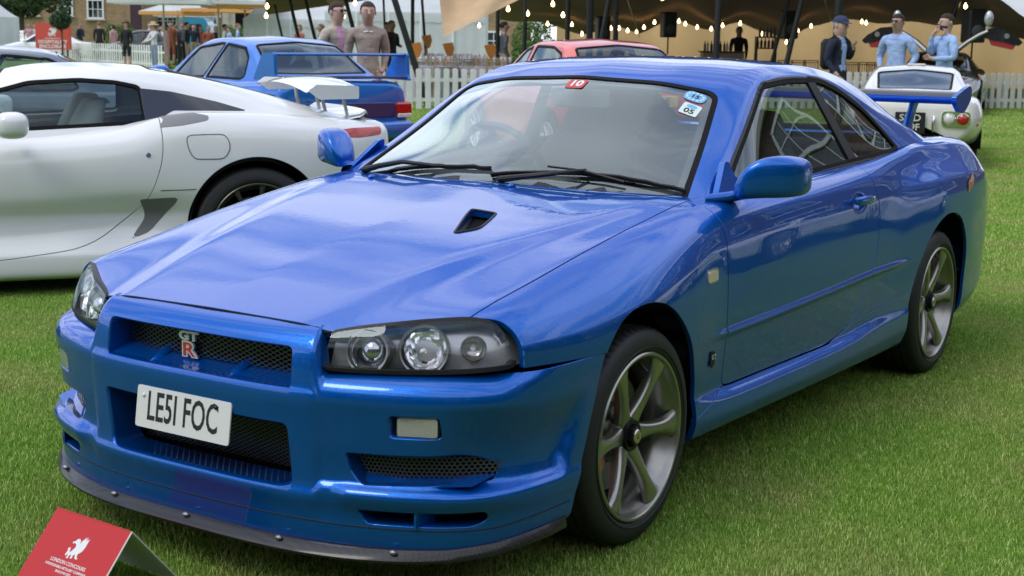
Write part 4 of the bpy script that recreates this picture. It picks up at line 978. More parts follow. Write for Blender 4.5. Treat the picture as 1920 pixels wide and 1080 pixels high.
hl_in=clip(off(gh,-.030),np.maximum.reduce([-(fw-.02),-(fws+.01),-(frw-.0)])); hl_in=clip(hl_in,.62-hl_in.V[:,1]); hl_in.N=-hl_in.N; tmobj('headlining',hl_in,mat('headlining_cloth',(.30,.30,.29),.9),CAR)
b=MB(); b.prism(fillet([(-.125,-.033),(.125,-.033),(.125,.033),(-.125,.033)],.02),0,.03,lambda a,bb,h:(a+.01,1.085-h+.02*0,1.205+bb+h*.2)); rv=b.build('rear_view_mirror',mat('mirror_back_plastic',(.10,.105,.105),.5),CAR,smooth=50)
b=MB(); b.tube([(.01,1.07,1.235),(.01,1.05,1.268)],.010); b.build('mirror_stem',M_plas,rv)
for s in(1,-1):
    b=MB(); b.box((s*.69,1.38,.77),(.05,1.05,.30),bev=.02); b.build('door_card',M_plasg,CAR,smooth=50)
b=MB(); b.box((0,1.5,.33),(1.4,2.2,.03)); b.build('cabin_floor',M_dark,CAR)
# stickers on the windscreen (plane tangent to the screen)
def scr(x,y,up=-.003): return (x,y,surfz(gh,x,y)+up)
def sticker(name,cx,cy,w,h,m,parent,rnd=.2,lift=-.0055):
    "patch on the inner face of the screen, w along x, h up the glass"
    nx,ny=12,8; pl=fillet([(-w/2,-h/2),(w/2,-h/2),(w/2,h/2),(-w/2,h/2)],rnd); z0=surfz(gh,cx,cy); sl=(surfz(gh,cx,cy+.05)-surfz(gh,cx,cy-.05))/.10; sx_=(surfz(gh,cx+.05,cy)-surfz(gh,cx-.05,cy))/.10
    k=1/math.hypot(1,sl)
    fn=lambda a,bb,hh:(cx+a,cy+bb*k+sl*k*-.0*hh,z0+bb*k*sl+a*sx_+lift+.0+hh)
    b=MB(); b.prism(pl,0,.0008,fn); return b.build(name,m,parent,smooth=0),fn
WSH=[o for o in bpy.data.objects if o.name=='windscreen'][0]
st,fn=sticker('sticker',.01,1.03,.075,.06,mat('sticker_red',(.55,.06,.05),.5),WSH,.012,.001)
text('lettering','10',.055,lambda x,y,z:fn(x*1.0,y,.0016+z),mat('sticker_white',(.75,.75,.75),.5),WSH,extr=.0002,off_=.002)
st,fn2=sticker('sticker',.465,1.075,.080,.056,mat('sticker_sky',(.15,.42,.70),.5),WSH,.04,.001)
text('lettering','15',.028,lambda x,y,z:fn2(x*1.2,y,.0016+z),M_ink,WSH,extr=.0002,off_=.0006)
for k in range(12):
    a=2*PI*k/12; q=MB(); q.box((0,0,0),(.007,.007,.0003)); q.v=[fn2(v[0]+.031*math.cos(a),v[1]+.021*math.sin(a),.0013+v[2]) for v in q.v]; q.build('mark',MATS['sticker_white'],st,smooth=0)
st,fn3=sticker('sticker',.478,1.012,.068,.062,mat('sticker_pale',(.62,.74,.70),.5),WSH,.008,.001)
text('lettering','05',.036,lambda x,y,z:fn3(x*1.1,y-.012,.0016+z),M_ink,WSH,extr=.0002,off_=.0008)
q=MB(); q.prism([(.02*math.cos(a),.016+.010*math.sin(a)) for a in np.linspace(0,2*PI,14)[:-1]],.001,.0014,fn3); q.build('mark',MATS['sticker_sky'],st,smooth=0)
# ================================================================ GENERIC CAR BUILDER
def cap_end(S,yc,zc,k,out,n=None):
    "rounded blunt end from an end section S[nv,3]; k=+1 rear, -1 front"
    rings=[S]; 
    for f,o in ((.985,.02),(.95,.045),(.88,.062),(.6,.075),(.3,.08),(.02,.082)):
        q=S.copy(); q[:,0]*=f; q[:,2]=zc+(S[:,2]-zc)*f; q[:,1]=S[:,1]+k*o*out; rings.append(q)
    return grid_tm(np.stack(rings),ref=(0,yc-k*1.0,zc))
def build_car(P):
    root=empty(P['name'],(P['loc'][0],P['loc'][1],0),P['rz'],P['label'],'car'); res=P.get('res',.018); pm=P['paint']
    ys=np.arange(P['y'][0],P['y'][1]+1e-6,res); S=lofty(P['hull'],ys,res,P['soft'],sy=P.get('sy',.06),crisp=.015,softr=P.get('softr',.06)); hull=grid_tm(S,ref=(0,1.3,.2))
    def fa(V,g=0):
        return np.maximum.reduce([r+g-np.hypot(V[:,1]-yc,np.where(V[:,2]<zc,(V[:,2]-zc)*.3,V[:,2]-zc)) for yc,zc,r in P['arch']])
    cab=P['cabin']; cab=[(-x,y) for x,y in cab]+[(x,y) for x,y in cab[::-1]]
    fc=sdf(hull.V[:,:2],cab); fc=np.where(hull.V[:,2]>P['beltz'],-fc,-.3)
    b=clip(hull,np.maximum(fc,fa(hull.V)))
    ends=[cap_end(S[0],P['y'][0],P.get('fz',.45),-1,P.get('fo',1)),cap_end(S[-1],P['y'][1],P.get('rz_c',.55),1,P.get('ro',1))]
    if P.get('ws') is not None: pass
    g=.003
    doors=[]
    for poly in P.get('doors',[]):
        f=sdf(b.V[:,[1,2]],poly); f=np.where(np.abs(b.V[:,0])<.6,.3,f); d=clip(b,f+g); b=clip(b,-(f-g))
        for s in(1,-1):
            q=clip(d,-s*d.V[:,0]); doors.append((s,q))
    for poly in P.get('lids',[]):      # plan-view panels (bonnet, boot)
        pl=[(-x,y) for x,y in poly]+[(x,y) for x,y in poly[::-1]]
        f=sdf(b.V[:,:2],pl); f=np.where(b.V[:,2]>P['lidz'],f,.3); d=clip(b,f+g); b=clip(b,-(f-g)); tmobj('lid',join(d,flange(d,.02)),pm,root)
    tmobj('body',join(b,flange(b,.03),*ends),pm,root)
    for s,q in doors: 
        o=tmobj('door',join(q,flange(q,.02)),pm,root)
        if P.get('handle'):
            y,z,w=P['handle']; i=np.argmin((q.V[:,1]-y)**2+(q.V[:,2]-z)**2) if len(q.V) else 0
            m=MB(); m.box((q.V[i,0]+s*.006,y,z),(.02,w,.028),bev=.008); m.build('handle',pm,o)
    lin=off(hull,-.03); lin=clip(lin,fa(lin.V,.01)); lin=clip(lin,np.where((lin.V[:,2]>P['beltz']-.1)&(sdf(lin.V[:,:2],cab)<.05),1.,-1.)); tmobj('inner_structure',lin,M_dark,root)
    m=MB(); m.box((0,(P['y'][0]+P['y'][1])/2,P.get('uz',.2)),(1.3,P['y'][1]-P['y'][0]-.2,.03)); m.build('underbody',M_dark,root)
    G=lofty(P['green'],np.arange(P['gy'][0],P['gy'][1],res*.8),res*.8,P.get('gsoft',[1,.5,.2,0]),sy=.06,crisp=.012,softr=.05); gh=grid_tm(G,ref=(0,1.5,.4))
    fl=[]; 
    for poly in P['side_win']:
        f=sdf(gh.V[:,[1,2]],fillet(poly,.03)); fl.append((np.where(np.abs(gh.V[:,0])>P.get('gx',.4),f,.4),'side_window',P.get('sg',M_glassS)))
    for poly,lo,hi,nm in P['plan_win']:
        pl=fillet([(-x,y) for x,y in poly]+[(x,y) for x,y in poly[::-1]],.05); f=np.where((gh.V[:,1]>lo)&(gh.V[:,1]<hi),sdf(gh.V[:,:2],pl),.4); fl.append((f,nm,P.get('pg',M_glassS)))
    rf=clip(gh,np.maximum.reduce([-(f-.001) for f,_,_ in fl])); tmobj('roof',join(rf,flange(rf,.025)),pm,root)
    for f,nm,gm in fl:
        for s in ((1,-1) if nm=='side_window' else (0,)):
            hs=np.where(gh.V[:,0]*s>0,-1.,1.) if s else -1.+0*f
            t=clip(off(gh,-.006),np.maximum(f+.004,hs)); 
            if len(t.F): tmobj(nm,t,gm,root)
            t=off(gh,.0015); t=clip(t,np.maximum.reduce([-P.get('tw',.018)-f,f-.008,hs])); 
            if len(t.F): tmobj('window_trim',join(t,flange(t,.01)),M_rub,root)
    for (x,y,rt,wt,rr,n,kind,rm) in P['wheels']:
        for s in(1,-1):
            make_wheel(root,s*x,y,rt-.01,rt,wt,rr,side=s,n=n,kind=kind,rimm=rm,detail=False,nutcap=False,tyre_seg=56,spin=.2)
            m=MB(); V=[]; nn=20
            for i in range(nn+1):
                a=-.3+(PI+.6)*i/nn
                for (xx,q) in ((x+.12,P['arch'][0][2]),(x-.22,P['arch'][0][2]+.01),(x-.22,.1)): V.append((s*xx,y+q*math.cos(a),rt+q*math.sin(a)))
            m.add(V,[(i*3+j,i*3+j+1,(i+1)*3+j+1,(i+1)*3+j) for i in range(nn) for j in range(2)]).build('wheel_arch_liner',M_dark,root)
    if P.get('cabin_in',True):
        y0,y1=P['cy']; m=MB(); m.box((0,y0,P['beltz']-.08),(1.2,.35,.12),bev=.03); m.build('dashboard',M_plasg,root)
        for s in(1,-1): seat(s*.34,(y0+y1)/2+P.get('seat_dy',.15),root,P.get('seatm',M_fab),P.get('seat_hi',1.08),.23,False)
        m=MB(); m.box((0,(y0+y1)/2,.3),(1.2,y1-y0,.03)); m.build('cabin_floor',M_dark,root)
    if P.get('mirror'):
        for s in(1,-1):
            x,y,z=P['mirror']; m=MB(); m.ball((0,0,0),1,20,14); m.v=[(s*x+.105*math.copysign(abs(v[0])**.7,v[0]),y+.085*math.copysign(abs(v[1])**.75,v[1]),z+.070*math.copysign(abs(v[2])**.7,v[2])) for v in m.v]; m.tube([(s*(x-.18),y,z-.05),(s*(x-.05),y,z-.03)],[.03,.025],8); m.build('wing_mirror',P.get('mirm',pm),root)
    return root,hull,gh,S
def hx(t,y,z,lo=.4):
    i=np.argmin((t.V[:,1]-y)**2+(t.V[:,2]-z)**2+np.where(t.V[:,0]<lo,9,0)); return t.V[i,0]
def patch(t,poly,o,name,m,parent,s=1,dep=.008,axes=(1,2),lo=.4):
    "thin raised piece following surface t inside a side-view outline"
    u=off(t,o); f=sdf(u.V[:,list(axes)],poly)
    f=np.maximum(f,np.where(u.V[:,0]*s>lo,-1.,1.)) if s else f
    u=clip(u,f); return tmobj(name,join(u,flange(u,dep)),m,parent)
# ---------------------------------------------------------------- white supercar
wl=[(-.95,.62),(-.6,.72),(0,.90),(.6,.90),(1.3,.90),(2.0,.925),(2.6,.945),(3.0,.93),(3.2,.88),(3.42,.76)]
def LN(pts): return pts
H=[[(-.95,0,.55),(0,0,.80),(.6,0,.90),(1.3,0,.92),(2.6,0,.95),(3.3,0,.93),(3.42,0,.92)],
   [(-.95,.5,.52),(0,.62,.80),(.6,.68,.88),(1.3,.72,.86),(2.0,.70,.93),(2.4,.70,.97),(2.8,.68,.965),(3.2,.62,.935),(3.42,.55,.92)],
   [(-.95,.62,.48),(0,.80,.76),(.6,.80,.84),(1.3,.80,.845),(1.9,.80,.89),(2.1,.815,.975),(2.3,.83,1.0),(2.6,.83,.99),(2.9,.80,.965),(3.2,.73,.935),(3.42,.64,.915)],
   [(-.95,.66,.44),(0,.88,.68),(.6,.87,.76),(1.3,.87,.79),(1.9,.885,.83),(2.3,.915,.90),(2.6,.925,.90),(2.9,.90,.90),(3.2,.82,.895),(3.42,.70,.885)],
   [(-.95,.67,.40),(0,.91,.60),(.6,.895,.65),(1.3,.90,.70),(2.0,.915,.74),(2.6,.945,.76),(2.9,.93,.78),(3.2,.86,.80),(3.42,.73,.80)],
   [(-.95,.67,.34),(0,.91,.5),(.6,.89,.53),(1.3,.90,.52),(2.0,.915,.55),(2.6,.945,.55),(2.9,.93,.58),(3.2,.86,.6),(3.42,.73,.62)],
   [(-.95,.66,.30),(0,.90,.4),(.6,.86,.42),(1.0,.85,.44),(1.5,.835,.44),(1.9,.82,.44),(2.25,.88,.44),(2.6,.94,.44),(3.42,.72,.5)],
   [(-.95,.66,.25),(0,.90,.3),(.6,.86,.33),(1.3,.85,.32),(1.8,.84,.34),(2.2,.87,.33),(2.6,.93,.35),(3.42,.70,.38)],
   [(-.95,.66,.22),(0,.90,.24),(.6,.90,.24),(1.3,.915,.235),(1.9,.92,.23),(2.3,.925,.23),(2.6,.93,.3),(3.42,.68,.32)],
   [(-.95,.64,.14),(0,.88,.12),(.6,.905,.115),(1.3,.92,.11),(2.3,.92,.11),(2.6,.9,.2),(3.42,.66,.26)],
   [(-.95,.55,.13),(.6,.85,.09),(2.3,.85,.09),(3.42,.6,.24)]]
GR=[[(.5,0,.86),(.8,0,.99),(1.3,0,1.19),(1.55,0,1.235),(1.8,0,1.24),(2.1,0,1.225),(2.6,0,1.13),(3.1,0,.985),(3.35,0,.92)],
    [(.5,.62,.84),(.8,.60,.96),(1.3,.53,1.165),(1.55,.50,1.21),(1.8,.49,1.215),(2.1,.47,1.20),(2.6,.44,1.11),(3.1,.44,.975),(3.35,.45,.91)],
    [(.5,.72,.80),(.8,.70,.93),(1.3,.63,1.115),(1.6,.60,1.16),(1.8,.59,1.16),(2.1,.575,1.135),(2.6,.57,1.05),(3.1,.58,.955),(3.35,.6,.90)],
    [(.5,.78,.76),(.8,.785,.80),(1.3,.79,.83),(1.8,.77,.87),(2.1,.74,.90),(2.6,.70,.93),(3.1,.66,.92),(3.35,.65,.88)]]
rimL=mat('supercar_rim',(.10,.095,.08),.35,.8)
_y=math.radians(21); _yd=RGT*math.cos(_y)+FWD*math.sin(_y); _xd=Vector((_yd.y,-_yd.x,0)); _o=W(-1.44,8.05)-_yd*2.605-_xd*.93; LFL=(_o.x,_o.y); LFR=math.atan2(-_yd.x,_yd.y)
SUP=dict(tw=.010,name='supercar',label='white low supercar with a swan neck wing, its front cut off by the photo edge',loc=LFL,rz=LFR,paint=M_white,res=.014,
 hull=H,soft=[1,1,.7,.6,1,.7,.3,.6,.1,.6,0],y=(-.93,3.40),green=GR,gsoft=[1,.6,.2,0],gy=(.56,3.33),beltz=.80,cabin=[(.70,.65),(.765,1.3),(.75,1.8),(.70,2.15),(.60,2.7),(.50,3.1)],
 arch=[(0,.34,.375),(2.62,.36,.385)],doors=[fillet([(.62,.98),(.55,.5),(.75,.28),(1.2,.205),(1.72,.265),(2.03,.50),(2.115,.76),(2.10,1.0)],[0,.1,.1,.1,.15,.12,.1,0])],
 side_win=[[(.80,.875),(1.0,.985),(1.2,1.075),(1.44,1.140),(1.70,1.155),(1.9,1.142),(2.03,1.115),(2.04,.925),(1.4,.895)]],
 plan_win=[([(0,.64),(.56,.72),(.50,1.27),(0,1.33)],.4,1.5,'windscreen'),([(0,2.1),(.36,2.12),(.34,2.85),(0,2.9)],1.9,3.1,'rear_screen')],
 wheels=[(.80,0,.345,.26,.255,10,'ten',rimL),(.79,2.62,.345,.29,.262,10,'ten',rimL)],cy=(1.0,2.0),mirror=(1.06,1.33,.935),seatm=mat('ivory_leather',(.42,.45,.40),.5),seat_hi=1.04,uz=.15,
 sg=glassmat('supercar_glass',(.70,.80,.80),.85,boost=1.1),pg=M_glassS)
root,hu,gh2,S2=build_car(SUP)
# black rear quarter glass, intake scoop, side scoop, flap, lamps, wing
qg=fillet([(2.045,.905),(2.03,1.108),(2.2,1.09),(2.45,1.035),(2.62,.985),(2.2,.99)],.01)
patch(gh2,qg,.003,'quarter_glass',mat('tinted_quarter_glass',(.02,.02,.025),.08,0,1),root,1)
mat('intake_grey',(.22,.22,.23),.5)
patch(hu,fillet([(2.065,.985),(2.2,1.0),(2.37,.968),(2.36,.945),(2.22,.918),(2.09,.905),(2.13,.95)],.02),.002,'intake_mouth',MATS['intake_grey'],root,1,dep=.004)
sc=fillet([(1.98,.515),(2.185,.525),(2.17,.49),(2.03,.335),(1.93,.30),(2.02,.42)],[.01,.02,.02,.03,.02,.05])
patch(hu,sc,.002,'side_scoop',mat('scoop_grey',(.16,.16,.165),.5),root,1,dep=.004)
def sline(t,pts,name,parent,r=.0022,m_=None,closed=False,s=1):
    P_=np.array(pts,float); P_=np.concatenate([P_,P_[:1]]) if closed else P_; P_=resample(P_,.02); o=[]
    for y,z in P_:
        d=(t.V[:,1]-y)**2+(t.V[:,2]-z)**2+np.where(t.V[:,0]*s<.4,9,0); i=np.argpartition(d,4)[:4]; w=1/(d[i]+1e-6); o.append((float((t.V[i,0]*w).sum()/w.sum())+s*.0006,y,z))
    b_=MB(); b_.tube(o,r,5); return b_.build(name,m_ or M_trim,parent)
sline(hu,fillet([(2.235,.865),(2.45,.87),(2.475,.80),(2.44,.735),(2.27,.735),(2.24,.80)],.04),'fuel_flap_edge',root,closed=True)
sline(hu,[(2.09,.565),(2.20,.567),(2.28,.570)],'panel_seam',root)
m=MB(); m.lathe([(.0,.903),(.012,.903),(.014,.898)],16,'x',(.012,2.03,.76)); m.build('lock',M_satin,root)
for s in(1,-1):
    patch(hu,fillet([(2.95,.872),(3.20,.892),(3.39,.892),(3.39,.85),(3.22,.838)],[.0,.02,.01,.02,.03]),.004,'tail_lamp',M_redl,root,s,dep=.006)
# ducktail + wing
m=MB(); V=[]
for x in np.linspace(-.66,.66,25):
    for (a,h) in ((0,.0),(.16,.03),(.20,.055),(.205,.045),(.16,.012),(.02,-.02)): V.append((x,3.22+a-.10*(x/.66)**2,.915+h))
m.add(V,[(i*6+j,i*6+(j+1)%6,(i+1)*6+(j+1)%6,(i+1)*6+j) for i in range(24) for j in range(6)]).build('duck_tail',M_white,root,smooth=60)
WGL=bpy.data.objects.new('rear_wing',None); link(WGL,root)
m=MB(); V=[]; xs=np.linspace(-.74,.74,49)
for x in xs:
    e=abs(x)/.74; zo=-.035*max(0,(e-.0))**2; th=.012+.010*(1-e)
    for (a,h) in ((-.16,0),(-.10,.012),(0,.018),(.09,.014),(.13,.008),(.13,.0),(.05,-.008),(-.08,-.008)): V.append((x,3.10+a,1.14+zo+h*(1.2 if h>0 else 1)+.10*a))
m.add(V,[(i*8+j,i*8+(j+1)%8,(i+1)*8+(j+1)%8,(i+1)*8+j) for i in range(48) for j in range(8)]).build('wing_blade',M_white,WGL,smooth=50)
for s in(1,-1):
    m=MB(); m.prism(fillet([(3.05,1.10),(3.10,1.135),(3.35,1.128),(3.35,1.055),(3.12,1.050)],.010),0,.010,lambda a,b_,h:(s*(.74+h),a-.10,b_)); m.build('end_plate',M_white,WGL)
    for dy in(0,.13):
        m=MB(); m.tube([(s*.36,3.16+dy,.90),(s*.36,3.13+dy,1.02),(s*.36,3.12+dy,1.11)],.011,8); m.build('wing_post',M_satin,WGL)
# ---------------------------------------------------------------- blue saloon with big wing
H=[[(-.8,0,.60),(0,0,.83),(.45,0,.93),(2.6,0,.93),(2.9,0,.945),(3.30,0,.93)],
   [(-.8,.55,.57),(0,.66,.82),(.45,.68,.92),(1.5,.72,.92),(2.6,.72,.93),(2.9,.68,.94),(3.30,.66,.915)],
   [(-.8,.66,.53),(0,.80,.77),(.45,.79,.87),(1.5,.80,.88),(2.6,.83,.87),(3.0,.81,.87),(3.30,.76,.85)],
   [(-.8,.70,.46),(0,.87,.66),(.45,.84,.70),(1.5,.84,.72),(2.3,.86,.72),(2.55,.885,.72),(3.0,.86,.72),(3.30,.79,.70)],
   [(-.8,.70,.40),(0,.87,.5),(.45,.84,.50),(1.5,.845,.50),(2.55,.88,.5),(3.0,.86,.52),(3.20,.82,.50),(3.30,.80,.50)],
   [(-.8,.70,.36),(0,.87,.44),(.45,.835,.44),(1.5,.84,.44),(2.55,.88,.46),(3.0,.865,.465),(3.20,.84,.465),(3.30,.835,.465)],
   [(-.8,.69,.22),(0,.86,.24),(.45,.86,.24),(1.5,.86,.24),(2.55,.87,.28),(3.0,.865,.32),(3.30,.82,.31)],
   [(-.8,.6,.2),(0,.78,.2),(1.5,.78,.2),(3.0,.78,.25),(3.30,.76,.25)]]
GR=[[(.35,0,.90),(.7,0,1.12),(1.05,0,1.335),(1.3,0,1.38),(1.7,0,1.39),(2.1,0,1.365),(2.25,0,1.335),(2.85,0,.98),(3.0,0,.93)],
    [(.35,.66,.88),(.7,.60,1.09),(1.05,.52,1.30),(1.3,.50,1.35),(1.7,.50,1.36),(2.1,.50,1.335),(2.25,.50,1.305),(2.85,.60,.97),(3.0,.62,.92)],
    [(.35,.74,.85),(.7,.67,1.06),(1.05,.60,1.26),(1.3,.575,1.31),(1.7,.57,1.32),(2.1,.575,1.285),(2.35,.60,1.20),(2.7,.66,1.03),(3.0,.68,.9)],
    [(.35,.78,.80),(.7,.775,.86),(1.5,.78,.885),(2.3,.775,.89),(2.8,.75,.90),(3.0,.74,.87)]]
rimG=mat('gold_rim',(.45,.33,.10),.35,.8)
SAL=dict(name='rally_saloon',label='blue two door saloon with a tall fixed rear wing behind the white supercar',loc=(-10.438,9.587),rz=-1.9149,paint=M_blue2,hull=H,soft=[1,.7,.6,.8,.2,.1,.4,0],y=(-.80,3.30),green=GR,gy=(.36,3.0),beltz=.80,
 cabin=[(.72,.45),(.75,1.3),(.75,2.3),(.70,2.7),(.60,2.9)],arch=[(0,.33,.37),(2.52,.33,.37)],doors=[fillet([(.42,.98),(.40,.30),(1.45,.27),(1.62,.5),(1.68,.98)],[0,.06,.08,.1,0])],
 side_win=[[(.62,.90),(.88,1.10),(1.10,1.25),(1.62,1.305),(1.72,1.30),(1.50,.92)],[(1.56,.92),(1.76,1.30),(2.2,1.26),(2.36,1.16),(2.47,.95),(2.40,.92)]],
 plan_win=[([(0,.42),(.60,.50),(.52,1.02),(0,1.04)],.3,1.3,'windscreen'),([(0,2.26),(.50,2.28),(.60,2.80),(0,2.84)],2.1,3.0,'rear_screen')],
 wheels=[(.77,0,.32,.235,.22,10,'ten',rimG),(.77,2.52,.32,.235,.22,10,'ten',rimG)],cy=(.8,2.1),mirror=(.90,.62,.96),seat_hi=1.12,sg=M_glassS,pg=glassmat('rear_tint',(.45,.5,.52),.45,boost=2.2),lids=[[(0,2.93),(.60,2.93),(.64,3.28),(0,3.28)]],lidz=.86)
root,hu,gh3,S3=build_car(SAL)
for s in(1,-1):
    m=MB(); m.box((s*.735,3.345,.615),(.22,.06,.165),R(s*-8),bev=.02); o=m.build('tail_lamp',M_redl,root); m=MB(); m.box((s*.735,3.352,.555),(.20,.06,.05),R(s*-8),bev=.01); m.build('reversing_lens',M_clr,o)
m=MB(); m.box((0,3.40,.40),(1.62,.14,.20),bev=.04); m.build('rear_bumper',M_blue2,root,smooth=60)
m=MB(); m.box((0,3.378,.62),(1.2,.02,.16),bev=.008); m.build('tail_garnish',mat('deep_blue_garnish',(.01,.03,.12),.3,0,1),root)
m=MB(); m.lathe([(0,3.39),(.018,3.39),(.02,3.38)],14,'y',(0,0,.55)); m.build('lock',M_satin,root)
WGL=bpy.data.objects.new('rear_wing',None); link(WGL,root)
m=MB(); m.box((0,3.20,1.205),(1.62,.20,.028),bev=.012); m.build('wing_blade',M_blue2,WGL,smooth=60)
m=MB(); m.box((0,3.26,.965),(1.58,.16,.03),bev=.012); m.build('lower_blade',mat('deep_blue_garnish',(0,0,0)),WGL)
for s in(1,-1):
    m=MB(); m.prism(fillet([(2.85,.935),(3.06,1.215),(3.31,1.225),(3.33,.985),(3.36,.93)],.03),0,.035,lambda a,b_,h:(s*(.79+h-.0),a,b_)); m.build('wing_post',M_blue2,WGL)
# ---------------------------------------------------------------- red saloon (seen over and through the coupe)
H=[[(-.85,0,.60),(0,0,.86),(.45,0,.97),(2.6,0,.97),(2.9,0,1.0),(3.5,0,.985)],
   [(-.85,.55,.57),(0,.66,.85),(.45,.68,.95),(1.5,.72,.95),(2.6,.72,.97),(2.9,.68,.99),(3.5,.64,.97)],
   [(-.85,.66,.53),(0,.80,.80),(.45,.79,.89),(1.5,.80,.90),(2.6,.82,.91),(3.0,.80,.92),(3.5,.74,.90)],
   [(-.85,.70,.46),(0,.86,.68),(.45,.84,.72),(1.5,.84,.74),(2.5,.88,.74),(3.0,.86,.74),(3.5,.78,.72)],
   [(-.85,.70,.40),(0,.86,.5),(.45,.84,.50),(1.5,.84,.50),(2.5,.87,.5),(3.5,.79,.50)],
   [(-.85,.69,.22),(0,.86,.26),(.45,.86,.26),(1.5,.86,.26),(2.5,.87,.26),(3.5,.80,.30)],
   [(-.85,.6,.2),(0,.78,.2),(1.5,.78,.2),(3.5,.74,.24)]]
GR=[[(.35,0,.94),(.7,0,1.15),(1.05,0,1.355),(1.3,0,1.405),(1.7,0,1.415),(2.1,0,1.39),(2.3,0,1.355),(2.85,0,1.03),(3.0,0,.98)],
    [(.35,.66,.92),(.7,.60,1.12),(1.05,.52,1.32),(1.3,.50,1.375),(1.7,.50,1.385),(2.1,.50,1.36),(2.3,.50,1.32),(2.85,.60,1.02),(3.0,.62,.97)],
    [(.35,.74,.88),(.7,.67,1.08),(1.05,.60,1.28),(1.3,.575,1.34),(1.7,.57,1.35),(2.1,.575,1.32),(2.4,.60,1.23),(2.75,.66,1.06),(3.0,.68,.95)],
    [(.35,.78,.84),(.7,.775,.90),(1.5,.78,.92),(2.3,.775,.93),(2.8,.75,.94),(3.0,.74,.91)]]
rimW=mat('white_rim',(.75,.75,.75),.35,.1)
RED=dict(name='red_saloon',label='red four door saloon seen over the roof and through the windscreen of the blue coupe',loc=(-6.926,11.812),rz=-2.223,paint=M_red,hull=H,soft=[1,.7,.6,.8,.5,.4,0],y=(-.85,3.5),green=GR,gy=(.36,3.0),beltz=.84,
 cabin=[(.72,.45),(.75,1.3),(.75,2.3),(.70,2.7),(.60,2.9)],arch=[(0,.33,.37),(2.51,.33,.37)],doors=[fillet([(.42,1.0),(.40,.30),(1.25,.27),(1.27,1.0)],[0,.06,.02,0]),fillet([(1.30,1.0),(1.28,.27),(2.1,.30),(2.2,.6),(2.30,1.0)],[0,.02,.1,.1,0])],
 side_win=[[(.62,.94),(.88,1.13),(1.10,1.28),(1.28,1.32),(1.24,.95)],[(1.34,.95),(1.37,1.325),(1.9,1.32),(2.2,1.25),(2.42,1.02),(2.35,.96)]],
 plan_win=[([(0,.42),(.60,.50),(.52,1.02),(0,1.04)],.3,1.3,'windscreen'),([(0,2.30),(.50,2.32),(.60,2.82),(0,2.86)],2.1,3.0,'rear_screen')],
 wheels=[(.77,0,.32,.225,.225,10,'ten',rimW),(.77,2.51,.32,.225,.225,10,'ten',rimW)],cy=(.8,2.2),seat_hi=1.12,pg=glassmat('pale_rear_glass',(.7,.75,.75),.75,boost=1.6),lids=[[(0,2.93),(.60,2.93),(.62,3.46),(0,3.46)]],lidz=.90)
root,hu,_,_=build_car(RED)
for s in(1,-1):
    m=MB(); m.box((s*.64,3.555,.77),(.30,.05,.15),R(s*-12),bev=.02); m.build('tail_lamp',M_redl,root)
pb=empty('number_plate',(.14,3.60,.80)); pb.parent=root; pb.rotation_euler=(0,0,PI)
m=MB(); m.box((0,0,0),(.52,.012,.115),bev=.004); m.build('plate_board',M_ypl,pb)
text('lettering','P86 TWE',.095,lambda x,y,z:(x*.93,-.0075-z,y),M_ink,pb,extr=.0004,off_=.0008)
m=MB(); m.box((0,3.56,.45),(1.6,.14,.26),bev=.05); m.build('rear_bumper',M_red,root,smooth=60)
WGL=bpy.data.objects.new('rear_wing',None); link(WGL,root)
m=MB(); m.box((0,3.36,1.13),(1.35,.20,.03),bev=.012); m.build('wing_blade',M_red,WGL,smooth=60)
for s in(1,-1):
    m=MB(); m.box((s*.62,3.36,1.05),(.05,.18,.16),bev=.015); m.build('wing_post',M_red,WGL)
# ---------------------------------------------------------------- white 1960s coupe
H=[[(-.85,0,.50),(0,0,.72),(.6,0,.78),(2.6,0,.84),(3.1,0,.80),(3.22,0,.77)],
   [(-.85,.45,.50),(0,.58,.72),(.6,.62,.77),(1.6,.66,.82),(2.6,.58,.83),(3.1,.52,.79),(3.22,.48,.76)],
   [(-.85,.56,.47),(0,.70,.73),(.6,.68,.72),(1.6,.72,.76),(2.3,.74,.80),(2.7,.72,.78),(3.1,.63,.73),(3.22,.58,.70)],
   [(-.85,.60,.42),(0,.78,.60),(.6,.76,.58),(1.6,.77,.58),(2.35,.80,.60),(2.8,.77,.60),(3.1,.71,.58),(3.22,.67,.58)],
   [(-.85,.60,.36),(0,.78,.48),(.6,.76,.46),(1.6,.77,.46),(2.35,.80,.46),(2.8,.77,.46),(3.1,.70,.47),(3.22,.66,.48)],
   [(-.85,.56,.25),(0,.74,.26),(.6,.74,.24),(1.6,.74,.24),(2.35,.74,.26),(3.1,.62,.34),(3.22,.58,.38)],
   [(-.85,.5,.22),(0,.66,.22),(1.6,.66,.22),(3.1,.52,.30),(3.22,.5,.34)]]
GR=[[(.55,0,.80),(.9,0,1.0),(1.2,0,1.13),(1.45,0,1.165),(1.7,0,1.155),(1.95,0,1.11),(2.6,0,.92),(3.0,0,.82)],
    [(.55,.55,.79),(.9,.52,.97),(1.2,.46,1.09),(1.45,.44,1.13),(1.7,.44,1.12),(1.95,.45,1.075),(2.6,.46,.90),(3.0,.48,.81)],
    [(.55,.60,.78),(.9,.58,.94),(1.2,.53,1.05),(1.45,.51,1.085),(1.7,.515,1.07),(1.95,.53,1.02),(2.6,.56,.87),(3.0,.56,.80)],
    [(.55,.65,.76),(.9,.655,.78),(1.6,.66,.81),(2.2,.66,.84),(2.6,.62,.82),(3.0,.58,.78)]]
